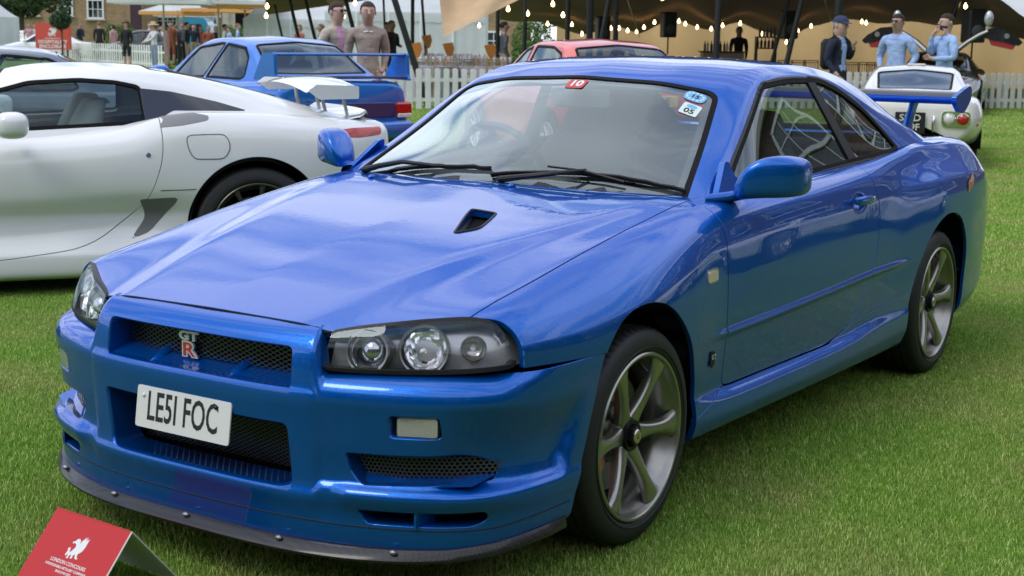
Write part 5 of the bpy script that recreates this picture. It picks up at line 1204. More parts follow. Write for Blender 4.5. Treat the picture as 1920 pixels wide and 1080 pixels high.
WHT=dict(name='classic_coupe',label='ivory white 1960s coupe with round tail lamps seen from behind below the blue wing',loc=(-3.536,15.806),rz=-2.8348,paint=M_cream,hull=H,soft=[1,1,.9,1,1,.8,0],y=(-.85,3.20),green=GR,gy=(.56,3.0),beltz=.70,
 cabin=[(.58,.62),(.64,1.3),(.64,2.2),(.56,2.6),(.50,2.9)],arch=[(0,.31,.34),(2.33,.31,.34)],doors=[fillet([(.75,.84),(.72,.28),(1.6,.27),(1.68,.84)],[0,.06,.06,0])],
 side_win=[[(.85,.82),(1.0,.95),(1.2,1.03),(1.5,1.06),(1.62,1.04),(1.60,.83)]],
 plan_win=[([(0,.62),(.52,.68),(.46,1.16),(0,1.18)],.5,1.4,'windscreen'),([(0,1.96),(.44,1.98),(.41,2.66),(0,2.68)],1.8,2.8,'rear_screen')],
 wheels=[(.66,0,.32,.18,.20,8,'ten',M_satin),(.66,2.33,.32,.18,.20,8,'ten',M_satin)],cy=(1.0,1.9),seat_hi=.98,pg=glassmat('pale_rear_glass',(0,0,0)),res=.016)
root,hu,_,_=build_car(WHT)
m=MB(); m.box((0,1.62,1.160),(.22,.22,.02),R(0),bev=.008); m.build('roof_vent',M_cream,root)
for s in(1,-1):
    LB=bpy.data.objects.new('tail_lamp_cluster',None); link(LB,root)
    m=MB(); m.prism(fillet([(-.155,-.085),(.155,-.085),(.155,.085),(-.155,.085)],.05),0,.02,lambda a,b_,h:(s*.475+a,3.275+h,.585+b_)); m.build('cluster_frame',M_chrome,LB)
    for dx,mm in ((.075,M_redl),(-.075,M_clr)):
        m=MB(); m.lathe([(0,3.325),(.035,3.32),(.055,3.305),(.058,3.29)],24,'y',(s*(.475+dx),0,.585)); m.build('lamp_lens',mm,LB)
        m=MB(); m.lathe([(.058,3.30),(.062,3.308),(.068,3.30),(.068,3.28)],24,'y',(s*(.475+dx),0,.585)); m.build('lamp_ring',M_chrome,LB)
    m=MB(); m.box((s*.235,3.32,.53),(.035,.08,.19),bev=.014); m.build('bumper_overrider',M_chrome,root,smooth=60)
    m=MB(); m.ball((s*.70,3.05,.52),(.03,.04,.025)); m.build('side_reflector',M_redl,root)
    m=MB(); m.ball((s*.70,1.45,.97),(.0,.0,.0)); 
pb=empty('number_plate',(.02,3.315,.535)); pb.parent=root; pb.rotation_euler=(0,0,PI)
m=MB(); m.box((0,0,0),(.33,.012,.235),bev=.004); m.build('plate_board',M_ink,pb)
text('lettering','SND',.105,lambda x,y,z:(x*1.15+.0,-.0075-z,y+.052),M_wpl,pb,extr=.0004,off_=.001)
text('lettering','349F',.105,lambda x,y,z:(x*1.05,-.0075-z,y-.052),M_wpl,pb,extr=.0004,off_=.001)
m=MB(); m.lathe([(0,3.325),(.02,3.32),(.022,3.30)],14,'y',(0,0,.70)); m.build('boot_lock',M_chrome,root)
# ================================================================ SITE
def at(px,py,dep):
    "bearing and height of a sighting -> point on the site grid, dep metres away"
    lat=(px-960)/2715.7*dep; return W(lat,dep,1.42+dep*(px-960)*5.7e-6-(py-69)*dep/2715.7)
def yaw_of(lat_dir,dep_dir):
    v=RGT*lat_dir+FWD*dep_dir; return math.atan2(v.y,v.x)
CAMROT=math.atan2(RGT.y,RGT.x)
def copies(proto,mats_loc,parent,name=None):
    for l,r in mats_loc:
        c=proto.copy(); COL.objects.link(c); c.parent=parent; c.location=l; c.rotation_euler=(0,0,r)
M_fence=mat('white_timber_paint',(.78,.78,.76),.55,noise=(3,.06,3))
M_canvas=mat('white_canvas',(.76,.77,.78),.75)
def translucent(name,col,tr=.4,rough=.8):
    if name in MATS: return MATS[name]
    m=bpy.data.materials.new(name); m.use_nodes=True; nt=m.node_tree; nt.nodes.clear(); N=nt.nodes.new; L=nt.links.new
    o=N('ShaderNodeOutputMaterial'); mx=N('ShaderNodeMixShader'); d=N('ShaderNodeBsdfDiffuse'); t=N('ShaderNodeBsdfTranslucent'); mx.inputs[0].default_value=tr
    tc=N('ShaderNodeTexCoord'); ns=N('ShaderNodeTexNoise'); ns.inputs['Scale'].default_value=.9; ns.inputs['Detail'].default_value=4; L(tc.outputs['Object'],ns.inputs['Vector'])
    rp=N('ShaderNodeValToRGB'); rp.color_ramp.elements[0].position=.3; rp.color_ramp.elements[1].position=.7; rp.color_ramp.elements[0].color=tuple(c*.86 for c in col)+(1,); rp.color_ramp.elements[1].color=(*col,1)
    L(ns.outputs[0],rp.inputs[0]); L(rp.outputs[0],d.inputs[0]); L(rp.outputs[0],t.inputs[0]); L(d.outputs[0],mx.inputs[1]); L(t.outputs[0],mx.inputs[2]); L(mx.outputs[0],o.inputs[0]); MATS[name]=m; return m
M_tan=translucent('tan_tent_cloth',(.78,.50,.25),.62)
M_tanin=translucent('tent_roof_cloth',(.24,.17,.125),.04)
M_wcl=translucent('marquee_cloth',(.80,.82,.84),.35)
M_pole=mat('black_pole_paint',(.012,.012,.014),.45)
# ---------------------------------------------------------------- picket fences
def picket_fence(A,B,h,sp,w,label):
    d=(B-A); L_=d.length; rz=math.atan2(d.y,d.x); root=empty('picket_fence',A,rz,label,'fence')
    n=7; prof=[(-w/2,.03),(w/2,.03),(w/2,h-w*.62)]+[(w*.56*math.cos(a),h-w*.5+w*.5*math.sin(a)) for a in [PI*k/n for k in range(n+1)]]+[(-w/2,h-w*.62)]
    m=MB(); m.prism(prof,-.011,.011,lambda a,b_,q:(a,q,b_)); proto=m.build('picket',M_fence,root,smooth=0)
    proto.location=(sp*.5,0,0); k=int(L_/sp)
    for i in range(1,k):
        c=proto.copy(); COL.objects.link(c); c.parent=root; c.location=(sp*(i+.5),random.uniform(-.003,.003),random.uniform(-.006,.006)); c.rotation_euler=(0,random.uniform(-.008,.008),0)
    for z in (h*.25,h*.72):
        m=MB(); m.box((L_/2,.024,z),(L_,.022,.07)); m.build('rail',M_fence,root,smooth=0)
    for i in range(int(L_/2)+1):
        m=MB(); m.box((i*2+.09,.06,h*.42),(.06,.05,h*.84)); m.build('fence_post',M_fence,root,smooth=0)
picket_fence(W(-2.6,27.6),W(12.2,32.6),.80,.18,.105,'white picket fence running behind the show cars in front of the tan tent')
picket_fence(W(-19.6,62),W(-12.6,52.5),.90,.225,.10,'white picket fence at the left in front of the red banner')
# ---------------------------------------------------------------- stretch tent
TENT=empty('stretch_tent',W(4,38),CAMROT,'huge tan stretch tent with a dark underside, black poles and open front','tent')
def tl(p): # world -> tent local
    q=p-W(4,38); return (q.dot(RGT),q.dot(FWD),p.z)
def sheet(name,fn,nu,nv,m,parent,thick=0):
    V=[];
    for i in range(nu+1):
        for j in range(nv+1): V.append(fn(i/nu,j/nv))
    b=MB(); b.add(V,[(i*(nv+1)+j,(i+1)*(nv+1)+j,(i+1)*(nv+1)+j+1,i*(nv+1)+j+1) for i in range(nu) for j in range(nv)])
    return b.build(name,m,parent,smooth=60,fix=False)
# back hem heights sampled along px
hem=[(940,40),(985,40),(1030,52),(1085,64),(1120,60),(1150,52),(1190,62),(1225,48),(1260,40),(1300,52),(1325,58),(1375,44),(1430,62),(1462,80),(1500,50),(1545,40),(1600,42),(1650,44),(1720,46),(1800,50),(1860,52),(1925,66)]
hx_,hy_=zip(*hem)
BD_=46.0
def roof_fn(u,v):
    px=930+(1990-930)*u; back=at(px,float(np.interp(px,hx_,hy_)),BD_); 
    fpx=px; fd=29.5+3.0*u; zf=4.6-1.2*u**3+.35*math.cos(u*PI*7)
    front=at(fpx,0,fd); front.z=max(zf,2.2)
    front.z=min(front.z,float(np.interp(px,[1700,1800,1840,1920,1990],[9,2.75,2.38,1.90,1.5])))
    p=front.lerp(back,v); p.z-= .25*math.sin(PI*v)*(1+.5*math.sin(u*37)); p.z+=.05*math.sin(u*60+v*9)
    return tl(p)
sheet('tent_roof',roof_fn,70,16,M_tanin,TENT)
def wall_fn(u,v):
    px=1035+(2000-1035)*u; d=BD_+1.5+.25*math.sin(u*45)
    t=at(px,float(np.interp(px,hx_,hy_))-9,d); return tl(Vector((t.x,t.y,t.z*(1-v)+.0*v)))
sheet('tent_back_wall',wall_fn,90,6,M_tan,TENT)
def flap_fn(u,v): # sunlit outer flap hanging at the tent's left mouth
    a=at(815,-30,30.5).lerp(at(1010,-40,31),u); b_=at(826,70,29.5).lerp(at(965,2,30),u)
    p=a.lerp(b_,v); p=p+FWD*(.25*math.sin(v*PI)*math.sin(u*8)); return tl(p)
sheet('tent_flap',flap_fn,16,10,mat('tan_outer_cloth',(.55,.38,.22),.8,noise=(2,.1,4)),TENT)
def flap2(u,v):
    a=at(520,-40,36).lerp(at(900,-60,33),u); b_=at(532,14,37).lerp(at(745,-12,34),u)
    p=a.lerp(b_,v); return tl(p)
def lroof(u,v):
    f=at(495,-60,33).lerp(at(840,-60,31),u); b_=at(500,30,44).lerp(at(760,-8,42),u); p=f.lerp(b_,v); p.z-=.15*math.sin(PI*v); return tl(p)
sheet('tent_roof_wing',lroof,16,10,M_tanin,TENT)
def flap3(u,v):
    a=at(608,-10,36).lerp(at(650,-10,36),u); b_=at(612,8,36).lerp(at(646,14,36),u); return tl(a.lerp(b_,v))
sheet('tent_corner_flap',flap3,4,4,MATS['tan_outer_cloth'],TENT)
def pole(px0,py0,px1,py1,dep,r):
    a=at(px0,py0,dep);b_=at(px1,py1,dep); d=(b_-a); 
    top=a-d*(2.6/abs(d.z)) if a.z<4 else a; top=a+ (a-b_)*((4.0-a.z)/(a.z-b_.z)); bot=b_+(b_-a)*((b_.z)/(a.z-b_.z))
    m=MB(); m.tube([tl(top),tl(bot)],r,10); m.lathe([(0,0),(r*3,0),(r*3,.02),(0,.02)],12,'z',tl(Vector((bot.x,bot.y,0)))); m.build('tent_pole',M_pole,TENT)
for q in ((514,8,527,65,40,.035),(542,0,557,66,38,.045),(571,0,586,62,38,.045),(645,0,655,38,36,.05),(735,0,777,132,29,.062),(769,0,769,88,36,.045),(786,0,792,78,38,.035),(716,17,717,40,40,.03),(977,0,976,88,34,.05),(1055,0,1055,68,33,.055),(1096,0,1096,68,32,.075),(1131,0,1120,68,33,.06),(1144,0,1144,68,33,.06),(1332,0,1331,100,31,.07),(1456,20,1440,92,36,.045),(1485,0,1464,107,32,.06),(1553,0,1552,60,31,.08),(1774,0,1767,25,34,.06),(926,8,926,100,36,.05)): pole(*q)
# guy line
m=MB(); m.tube([tl(at(1163,0,33)),tl(at(1188,70,44))],.012,5); m.build('guy_line',M_canvas,TENT); m=MB(); m.tube([tl(at(1525,0,33)),tl(at(1541,42,44))],.012,5); m.build('guy_line',M_canvas,TENT)
# festoon bulbs
M_bulb=mat('festoon_bulb_glow',(.9,.7,.4),.4,emit=((1,.66,.30),9))
bulbs=[(1027,11),(1046,31),(1063,48),(1082,65),(1112,60),(1135,55),(1150,55),(1166,59),(1183,61),(1196,53),(1215,44),(1260,42),(1272,47),(1294,53),(1320,56),(1341,50),(1373,46),(981,28),(1018,47),(1460,80),(1480,59),(1504,51),(1597,43),(1605,45),(663,9),(642,32),(501,15),(499,32),(1786,15),(1842,12),(1882,48),(1902,47),(1918,67),(892,50),(945,20),(1228,0),(1415,65)]
m=MB(); m.ball((0,0,0),(.042,.042,.052),10,8); m.tube([(0,0,.04),(0,0,.08)],.016,6); bp_=None
for i,(x,y) in enumerate(sorted(bulbs)):
    if bp_ is None: bp_=m.build('festoon_bulb',M_bulb); o=bp_
    else: o=bp_.copy(); COL.objects.link(o)
    o.location=at(x,y,34 if y<35 else 43.5); tag(o,'glowing festoon bulb, '+ORD[i]+' from the left along the tan tent','light bulb','festoon bulbs strung under the tent')
m=MB(); pts=[at(x,y-3,43.5) for x,y in sorted(b for b in bulbs if b[1]>=38 and 1000<b[0]<1560)]
m.tube(pts,.008,4); tag(m.build('festoon_cable',M_pole),'thin black cable carrying the bulbs along the tent roof hem','cable')
# ---------------------------------------------------------------- in the tent
def obj_at(name,px,dep,rz=0,**k): 
    p=at(px,0,dep); return empty(name,(p.x,p.y,0),CAMROT+rz,**k)
def speaker(px,py,dep,lab,stand=True,s=1):
    p=at(px,py,dep); r=empty('speaker',(p.x,p.y,0),CAMROT+.2,lab,'speaker')
    m=MB(); m.box((0,0,p.z),(.34*s,.34*s,.62*s),bev=.03); m.build('cabinet',M_pole,r)
    m=MB(); m.lathe([(0,-.178*s),(.11*s,-.178*s),(.12*s,-.172*s)],20,'y',(0,0,p.z-.1*s)); m.build('grille',M_plasg,r)
    m=MB(); m.tube([(0,0,p.z-.3),(0,0,0)],.022,8)
    for k in range(3):
        a=2.1*k; m.tube([(0,0,.5),(.4*math.cos(a),.4*math.sin(a),.0)],.014,6)
    m.build('stand',M_pole,r)
speaker(1120,55,40,'black loudspeaker on a stand left of the centre poles in the tent',s=1.05)
speaker(1241,48,40,'black loudspeaker on a stand in the middle of the tent before the tan wall',s=1.1)
speaker(1463,48,38,'black loudspeaker on a stand behind the slanting pole left of the man in the cap',s=1.15)
speaker(1803,50,33,'black loudspeaker on a stand behind the raised gullwing door',s=1.2)
M_cloth=mat('lavender_tablecloth',(.50,.48,.58),.85); M_gold=mat('pale_wood_chair',(.45,.33,.20),.5); M_glassy=mat('glassware',(.75,.75,.76),.1,0,.5); M_orange=mat('orange_napkin_cloth',(.55,.20,.03),.7); M_brown=mat('brown_wood_chair',(.16,.06,.03),.5)
def table(px,dep,lab,w=1.5,glasses=True):
    r=obj_at('banquet_table',px,dep,label=lab,cat='table',group=None)
    m=MB(); pr=[]; n=36; V=[]
    for (z,rr,amp) in ((.75,w/2,0),(.745,w/2+.01,.0),(.4,w/2+.02,.015),(.02,w/2+.05,.05)):
        for k in range(n): a=2*PI*k/n; q=rr+amp*math.sin(9*a); V.append((q*math.cos(a),q*math.sin(a),z))
    F=[(i*n+j,i*n+(j+1)%n,(i+1)*n+(j+1)%n,(i+1)*n+j) for i in range(3) for j in range(n)]+[tuple(range(n))]
    m.add(V,F).build('tablecloth',M_cloth,r)
def glass(p):
    r=bpy.data.objects.new('wine_glass',GLM); COL.objects.link(r); r.location=p; tag(r,'clear wine glass standing on a lavender cloth in the tent','glass','wine glasses on the tent tables')
m=MB(); m.lathe([(.032,0),(.005,.004),(.005,.09),(.03,.12),(.037,.16),(.031,.21)],10,'z'); GLO=m.build('wine_glass',M_glassy); GLM=GLO.data; bpy.data.objects.remove(GLO)
def chair_proto(name,m_,cat,label,group):
    r=empty(name,(0,0,0),0,label,cat,group)
    for sx in(-1,1):
        m=MB(); m.tube([(sx*.19,.19,0),(sx*.19,.17,.45),(sx*.185,.21,.92)],.014,6); m.build('leg',m_,r)
        m=MB(); m.tube([(sx*.19,-.19,0),(sx*.19,-.18,.45)],.014,6); m.build('leg',m_,r)
    m=MB(); m.box((0,0,.455),(.41,.41,.035),bev=.012); m.build('seat',m_,r)
    m=MB()
    for z in(.60,.86,.91): m.tube([(-.19,.20,z),(.19,.20,z)],.011,6)
    for k in range(-2,3): m.tube([(k*.06,.20,.60),(k*.06,.205,.86)],.007,5)
    m.build('backrest',m_,r); return r
def copy_tree(o,parent=None):
    c=o.copy(); COL.objects.link(c)
    if parent is not None: c.parent=parent
    for ch in list(o.children): copy_tree(ch,c)
    return c
CH=chair_proto('banqueting_chair',M_gold,'chair','pale spindle back chair drawn up to a lavender table in the tent','pale chairs round the tent tables')
CHB=chair_proto('wooden_chair',M_brown,'chair','brown wooden chair against the tan tent wall behind the white coupe','brown chairs by the tent wall')
used={}
def place(proto,p,rz):
    o=proto if proto.name not in used else copy_tree(proto); used[proto.name]=1; o.location=p; o.rotation_euler=(0,0,rz); return o
tabs=[(790,32.5,'lavender draped round table left of the other tables, behind the leaning pole'),(848,33.5,'lavender draped round table in the middle of the group behind the picket fence'),(905,33,'lavender draped round table close behind the coupe roof, right of the group'),(830,38,'lavender draped round table in the second row beyond the fence'),(900,39,'lavender draped round table in the second row near the brick wall')]
for i,(px,dep,lab) in enumerate(tabs):
    table(px,dep,lab); c=at(px,0,dep)
    for k in range(7):
        a=k*2*PI/7+i*.5; p=Vector((c.x+1.0*math.cos(a),c.y+1.0*math.sin(a),0)); o_=place(CH,p,a-PI/2); o_['label']='pale spindle back chair at the '+['left front','middle front','right front','second row left','second row right'][i]+' lavender table in the tent'
    for k in range(12):
        a=k*2*PI/12+i; rr=.56 if k%2 else .47; glass((c.x+rr*math.cos(a),c.y+rr*math.sin(a),.75))
for i,(px,py,dep) in enumerate(((775,96,32.2),(835,96,33.2),(912,100,32.8),(795,80,37.5))):
    p=at(px,py,dep); m=MB(); m.prism([(-.13,.16),(.10,.20),(.14,.05),(.09,-.12),(.02,-.16),(-.05,-.05)],-.03,.03,lambda a,b_,q:(a,q+.1*a,b_)); m.tube([(0,0,-.15),(0,0,-.3)],.03,8)
    o=m.build('napkin_fan',M_orange,smooth=50); o.location=(p.x,p.y,p.z if p.z>1.05 else 1.05); o.rotation_euler=(0,0,CAMROT)
    tag(o,['folded orange cloth fan on the table beside the leaning black pole','folded orange cloth fan on the middle table above the fence','folded orange cloth fan nearest the blue coupe roof','folded orange cloth fan on the table in the back row'][i],'napkin')
for ci_,(px,dep,a) in enumerate(sorted([(1590,36,.3),(1612,36.5,-.2),(1632,36,.5),(1462,38,0),(1490,38,.2),(1510,38.5,0)])): o_=place(CHB, Vector((at(px,0,dep).x,at(px,0,dep).y,0)),CAMROT+a); o_['label']='brown wooden chair by the tan tent wall, '+ORD[ci_]+' from the left'
r=obj_at('bar_counter',1342,41,label='beige bar counter with bottles in front of the tan tent wall',cat='bar')
m=MB(); m.box((0,0,.53),(1.15,.6,1.06),bev=.02); m.build('counter',mat('beige_board',(.40,.33,.24),.6),r); m=MB(); m.box((0,0,1.08),(1.25,.7,.04)); m.build('worktop',M_brown,r)
for k in range(9):
    m=MB(); x=-.5+k*.09; m.lathe([(.034,0),(.034,.17),(.012,.23),(.012,.28),(0,.28)],10,'z',(x,-.1+.1*(k%2),1.10)); o=m.build('bottle',[M_brown,MATS['glassware'],M_pole][k%3]); q=Vector((at(1342,0,41).x,at(1342,0,41).y,0)); o.location=q; o.rotation_euler=(0,0,CAMROT); tag(o,'bottle on the beige bar counter, '+ORD[k]+' from the left','bottle','bottles on the bar counter')
r=obj_at('drinks_shelf',1422,40,label='dark shelf unit stacked with bottles right of the barman',cat='shelf')
for z in(.45,.85,1.2,1.5):
    m=MB(); m.box((0,0,z),(.55,.35,.03)); m.build('shelf_board',M_pole,r)
for k in range(10):
    m=MB(); m.lathe([(.035,0),(.035,.17),(.012,.22),(.012,.27),(0,.27)],8,'z',(-.22+.05*k,0,1.515 if k%2 else 1.215)); m.build('bottle',M_plasg,r)
for sx in(-.26,.26): m=MB(); m.box((sx,0,.75),(.03,.35,1.5)); m.build('shelf_side',M_pole,r)
# ---------------------------------------------------------------- marquees
def marquee(px,dep,w,d,he,hr,lab,rz=0,panels=5):
    r=obj_at('marquee',px,dep,rz,label=lab,cat='marquee')
    m=MB(); n=12; V=[]
    for k in range(n+1):     # concave pagoda-like roof, ridge along x
        t=k/n; z=he+(hr-he)*(1-abs(2*t-1))**1.25; V+=[(-w/2+ (w*.18)*(1-abs(2*t-1)),-d/2+d*t,z),(w/2-(w*.18)*(1-abs(2*t-1)),-d/2+d*t,z)]
    m.add(V,[(2*k,2*k+1,2*k+3,2*k+2) for k in range(n)]+[(0,2,4,6,8,10,12,14,16,18,20,22,24)[::-1],(1,3,5,7,9,11,13,15,17,19,21,23,25)]); m.build('marquee_roof',M_wcl,r,smooth=60)
    m=MB(); V=[]; nn=48
    for k in range(nn+1):
        x=-w/2+w*k/nn; V+=[(x,-d/2-.03,he+.02),(x,-d/2-.04,he-.28-.05*abs(math.sin(k*PI/4)))]
    m.add(V,[(2*k,2*k+1,2*k+3,2*k+2) for k in range(nn)]); m.build('valance',M_wcl,r)
    for k in range(panels):
        x0=-w/2+w*k/panels; m=MB(); V=[]
        for j in range(9):
            x=x0+(w/panels)*j/8; V+=[(x,-d/2+.02*math.sin(j*2.2),he),(x,-d/2+.03*math.sin(j*2.2+.5),0)]
        m.add(V,[(2*j,2*j+1,2*j+3,2*j+2) for j in range(8)]); m.build('side_wall',M_wcl,r)
        if k: m=MB(); m.tube([(x0,-d/2-.03,0),(x0,-d/2-.03,he)],.04,8); m.build('leg',M_canvas,r)
    for sx in(-1,1):
        m=MB(); m.add([(sx*w/2,-d/2,0),(sx*w/2,d/2,0),(sx*w/2,d/2,he),(sx*w/2,-d/2,he)],[(0,1,2,3)]); m.build('gable_wall',M_wcl,r)
marquee(765,52,5.4,5,2.15,3.8,'white peaked marquee beyond the dining tables, framed by black poles')
marquee(560,62,3.8,5,1.95,3.3,'white marquee with scalloped edge left of the two beige dressed men',panels=4)
marquee(-30,70,2.4,4,1.95,2.7,'pale grey marquee corner at the far left edge below the tree',panels=2)
marquee(1960,60,7.5,6,2.2,4.2,'white marquee roof showing at the top right corner above the tan tent',panels=4)
# ---------------------------------------------------------------- brick buildings
def brickmat(name,c1,c2,mo,sc=1.0):
    def ex(nt,b,L):
        tc=nt.nodes.new('ShaderNodeTexCoord'); mp=nt.nodes.new('ShaderNodeMapping'); mp.inputs['Rotation'].default_value=(R(90),0,0); L(tc.outputs['Object'],mp.inputs[0])
        bt=nt.nodes.new('ShaderNodeTexBrick'); bt.inputs['Scale'].default_value=1/sc; bt.inputs['Color1'].default_value=(*c1,1); bt.inputs['Color2'].default_value=(*c2,1); bt.inputs['Mortar'].default_value=(*mo,1); bt.inputs['Brick Width'].default_value=.225; bt.inputs['Row Height'].default_value=.075; bt.inputs['Mortar Size'].default_value=.008
        L(mp.outputs[0],bt.inputs['Vector']); ns=nt.nodes.new('ShaderNodeTexNoise'); ns.inputs['Scale'].default_value=1.3; ns.inputs['Detail'].default_value=5; L(tc.outputs['Object'],ns.inputs['Vector'])
        mxn=nt.nodes.new('ShaderNodeMixRGB'); mxn.blend_type='MULTIPLY'; mxn.inputs[0].default_value=.6; rp=nt.nodes.new('ShaderNodeValToRGB'); rp.color_ramp.elements[0].position=.3; rp.color_ramp.elements[0].color=(.5,.47,.45,1); rp.color_ramp.elements[1].position=.7
        L(ns.outputs[0],rp.inputs[0]); L(bt.outputs[0],mxn.inputs[1]); L(rp.outputs[0],mxn.inputs[2]); L(mxn.outputs[0],b.inputs['Base Color'])
    return mat(name,c1,.85,extra=ex)
M_yb=brickmat('yellow_stock_brick',(.40,.26,.13),(.30,.18,.09),(.36,.30,.22)); M_db=brickmat('dark_red_brick',(.15,.075,.05),(.10,.05,.035),(.13,.11,.09)); M_stone=mat('pale_stone',(.52,.47,.40),.8,noise=(2,.12,4)); M_pane=mat('window_pane_dark',(.02,.025,.035),.06,0,1)
def sash(parent,x,z,w,h,y,cols=3,rows_=4,fm=None):
    f=bpy.data.objects.new('window',None); link(f,parent); f.location=(x,y,z); fm=fm or M_fence
    m=MB(); t=.09
    for (a,b_,c,d_) in ((-w/2,0,t,h),(w/2,0,t,h),(0,-h/2,w+t,t),(0,h/2,w+t,t),(0,0,w,.07)): m.box((a,-.03,b_),(c,.08,d_))
    m.build('frame',fm,f,smooth=0)
    m=MB()
    for k in range(1,cols): m.box((-w/2+w*k/cols,-.02,0),(.035,.04,h))
    for k in range(1,rows_): m.box((0,-.02,-h/2+h*k/rows_),(w,.04,.035))
    m.build('glazing_bars',fm,f,smooth=0)
    m=MB(); m.box((0,.02,0),(w,.02,h)); m.build('pane',M_pane,f,smooth=0); m=MB(); m.box((0,-.08,-h/2-.09),(w+.3,.2,.08)); m.build('sill',M_stone,f,smooth=0)
def block(name,p,rz,w,d,h,m_,label,wins,cat='building'):
    r=empty(name,p,rz,label,cat); m=MB(); m.box((0,d/2,h/2),(w,d,h)); m.build('wall',m_,r,smooth=0)
    m=MB(); m.box((0,d/2-.05,h+.12),(w+.5,d+.5,.24)); m.build('parapet',M_stone,r,smooth=0)
    for (x,z,ww,hh,c,rw_) in wins: sash(r,x,z,ww,hh,-.03,c,rw_)
    return r
pL=at(140,0,88); bl_=block('brick_house',(pL.x,pL.y,0),CAMROT,8.4,8,8.5,M_yb,'yellow brick house with white sash windows behind the red banner at the left',[(-.35,3.25,.85,1.95,3,4),(1.45,3.15,.92,2.1,3,4),(-2.4,3.25,.9,2,3,4)])
m=MB(); m.box((3.9,-.12,1.8),(.55,.25,3.7)); m.build('door',mat('plum_door',(.06,.03,.05),.4),bl_); m=MB(); m.box((3.45,-.1,2.2),(.25,.2,4.4)); m.build('pilaster',mat('brown_stone',(.30,.20,.13),.8),bl_)
pL=at(372,0,92); b2=block('brick_wing',(pL.x,pL.y,0),CAMROT,8.0,8,8.5,brickmat('brown_brick',(.24,.13,.08),(.18,.09,.06),(.2,.16,.12)),'brown brick wing with white framed windows behind the parasols',[(-1.85,2.25,1.3,1.3,4,3),(.75,2.35,1.0,1.0,4,3)])
for x in(-3.5,-1.0,1.8): m=MB(); m.box((x,-.25,2.2),(.5,.5,4.4),bev=.03); m.build('column',M_stone,b2)
m=MB(); m.box((3.1,-.1,1.6),(1.5,.2,3.2)); m.build('doorway',M_dark,b2); m=MB(); m.box((2.1,-.12,2.2),(.6,.2,4.4)); m.build('door_surround',M_stone,b2)
pL=at(925,0,66); block('brick_wall_house',(pL.x,pL.y,0),CAMROT,3.0,5,7,M_yb,'brick building seen between the tan flap and the hedge',[(-.3,1.0,.9,1.2,3,3)])
# ---------------------------------------------------------------- vegetation
def leafmat(name,c,c2):
    def ex(nt,b,L):
        g=nt.nodes.new('ShaderNodeNewGeometry'); rp=nt.nodes.new('ShaderNodeValToRGB'); e=rp.color_ramp.elements; e[0].color=(*c,1); e[1].color=(*c2,1)
        L(g.outputs['Random Per Island'],rp.inputs[0]); L(rp.outputs[0],b.inputs['Base Color'])
    return mat(name,c,.55,extra=ex)
M_leaf=leafmat('dark_tree_leaves',(.014,.040,.010),(.075,.13,.03)); M_leaf2=leafmat('topiary_leaves',(.010,.032,.014),(.04,.09,.035)); M_leaf3=leafmat('hedge_leaves',(.05,.12,.015),(.12,.22,.04)); M_bark=mat('tree_bark',(.09,.065,.045),.9,noise=(8,.3,4))
def foliage(name,cents,n,ls,m_,parent,seed=1,shell=.55):
    rg=np.random.RandomState(seed); V=[];F=[]
    tot=sum(c[3]*c[4]*c[5] for c in cents)
    for c in cents:
        k=max(20,int(n*c[3]*c[4]*c[5]/tot))
        d=rg.normal(size=(k,3)); d/=np.linalg.norm(d,axis=1,keepdims=True); rr=rg.uniform(shell,1.05,k)**.7; P=np.array(c[:3])+d*rr[:,None]*np.array(c[3:6])
        a=rg.normal(size=(k,3))+d*.6; a/=np.linalg.norm(a,axis=1,keepdims=True); b_=np.cross(a,rg.normal(size=(k,3))); b_/=np.linalg.norm(b_,axis=1,keepdims=True); s_=ls*rg.uniform(.6,1.4,k)[:,None]
        w=np.cross(a,b_)
        for q in (P+b_*s_,P+w*s_*.45,P-b_*s_,P-w*s_*.45): V.append(q)
    # assemble
    Vs=[];Fs=[];o=0
    for i in range(0,len(V),4):
        k=len(V[i]); Vs+=V[i:i+4]; ar=np.arange(k); Fs.append(np.stack([o+ar,o+k+ar,o+2*k+ar,o+3*k+ar],1)); o+=4*k
    Vv=np.concatenate(Vs);Ff=np.concatenate(Fs); me=bpy.data.meshes.new(name); me.from_pydata(Vv.tolist(),[],Ff.tolist()); me.materials.append(m_); return link(bpy.data.objects.new(name,me),parent)
def tree(name,p,label,cents,n,ls,m_,trunk,cat='tree',seed=1):
    r=empty(name,p,0,label,cat); foliage('crown',cents,n,ls,m_,r,seed)
    m=MB(); m.tube([(0,0,0),(.05,0,trunk[1]*.5),(0,.05,trunk[1])],[trunk[0],trunk[0]*.8,trunk[0]*.6],8)
    for c in cents[:6]: m.tube([(0,.03,trunk[1]*.8),(c[0]*.6,c[1]*.6,c[2])],[trunk[0]*.4,trunk[0]*.12],6)
    m.build('trunk',M_bark,r); return r
p=at(45,0,76); cs=[]
rg=np.random.RandomState(4)
for k in range(30): cs.append((rg.uniform(-4.2,1.9),rg.uniform(-1.5,1.5),rg.uniform(2.5,4.8),rg.uniform(.7,1.3),rg.uniform(.7,1.3),rg.uniform(.5,1.0)))
tree('broadleaf_tree',(p.x,p.y,0),'dense dark green tree overhanging the brick house at the far left',cs,26000,.11,M_leaf,(.22,2.6),seed=3)
p=at(119,0,57); r=tree('topiary_tree',(p.x,p.y,0),'small ball shaped topiary tree standing in front of the red banner',[(0,0,1.75,.42,.42,.36),(.25,0,1.9,.25,.25,.2),(-.22,.1,1.85,.26,.26,.2)],2600,.045,M_leaf2,(.035,1.45),seed=5)
m=MB(); m.tube([(.12,0,0),(.07,0,1.8)],.02,6); m.build('support_cane',M_bark,r)
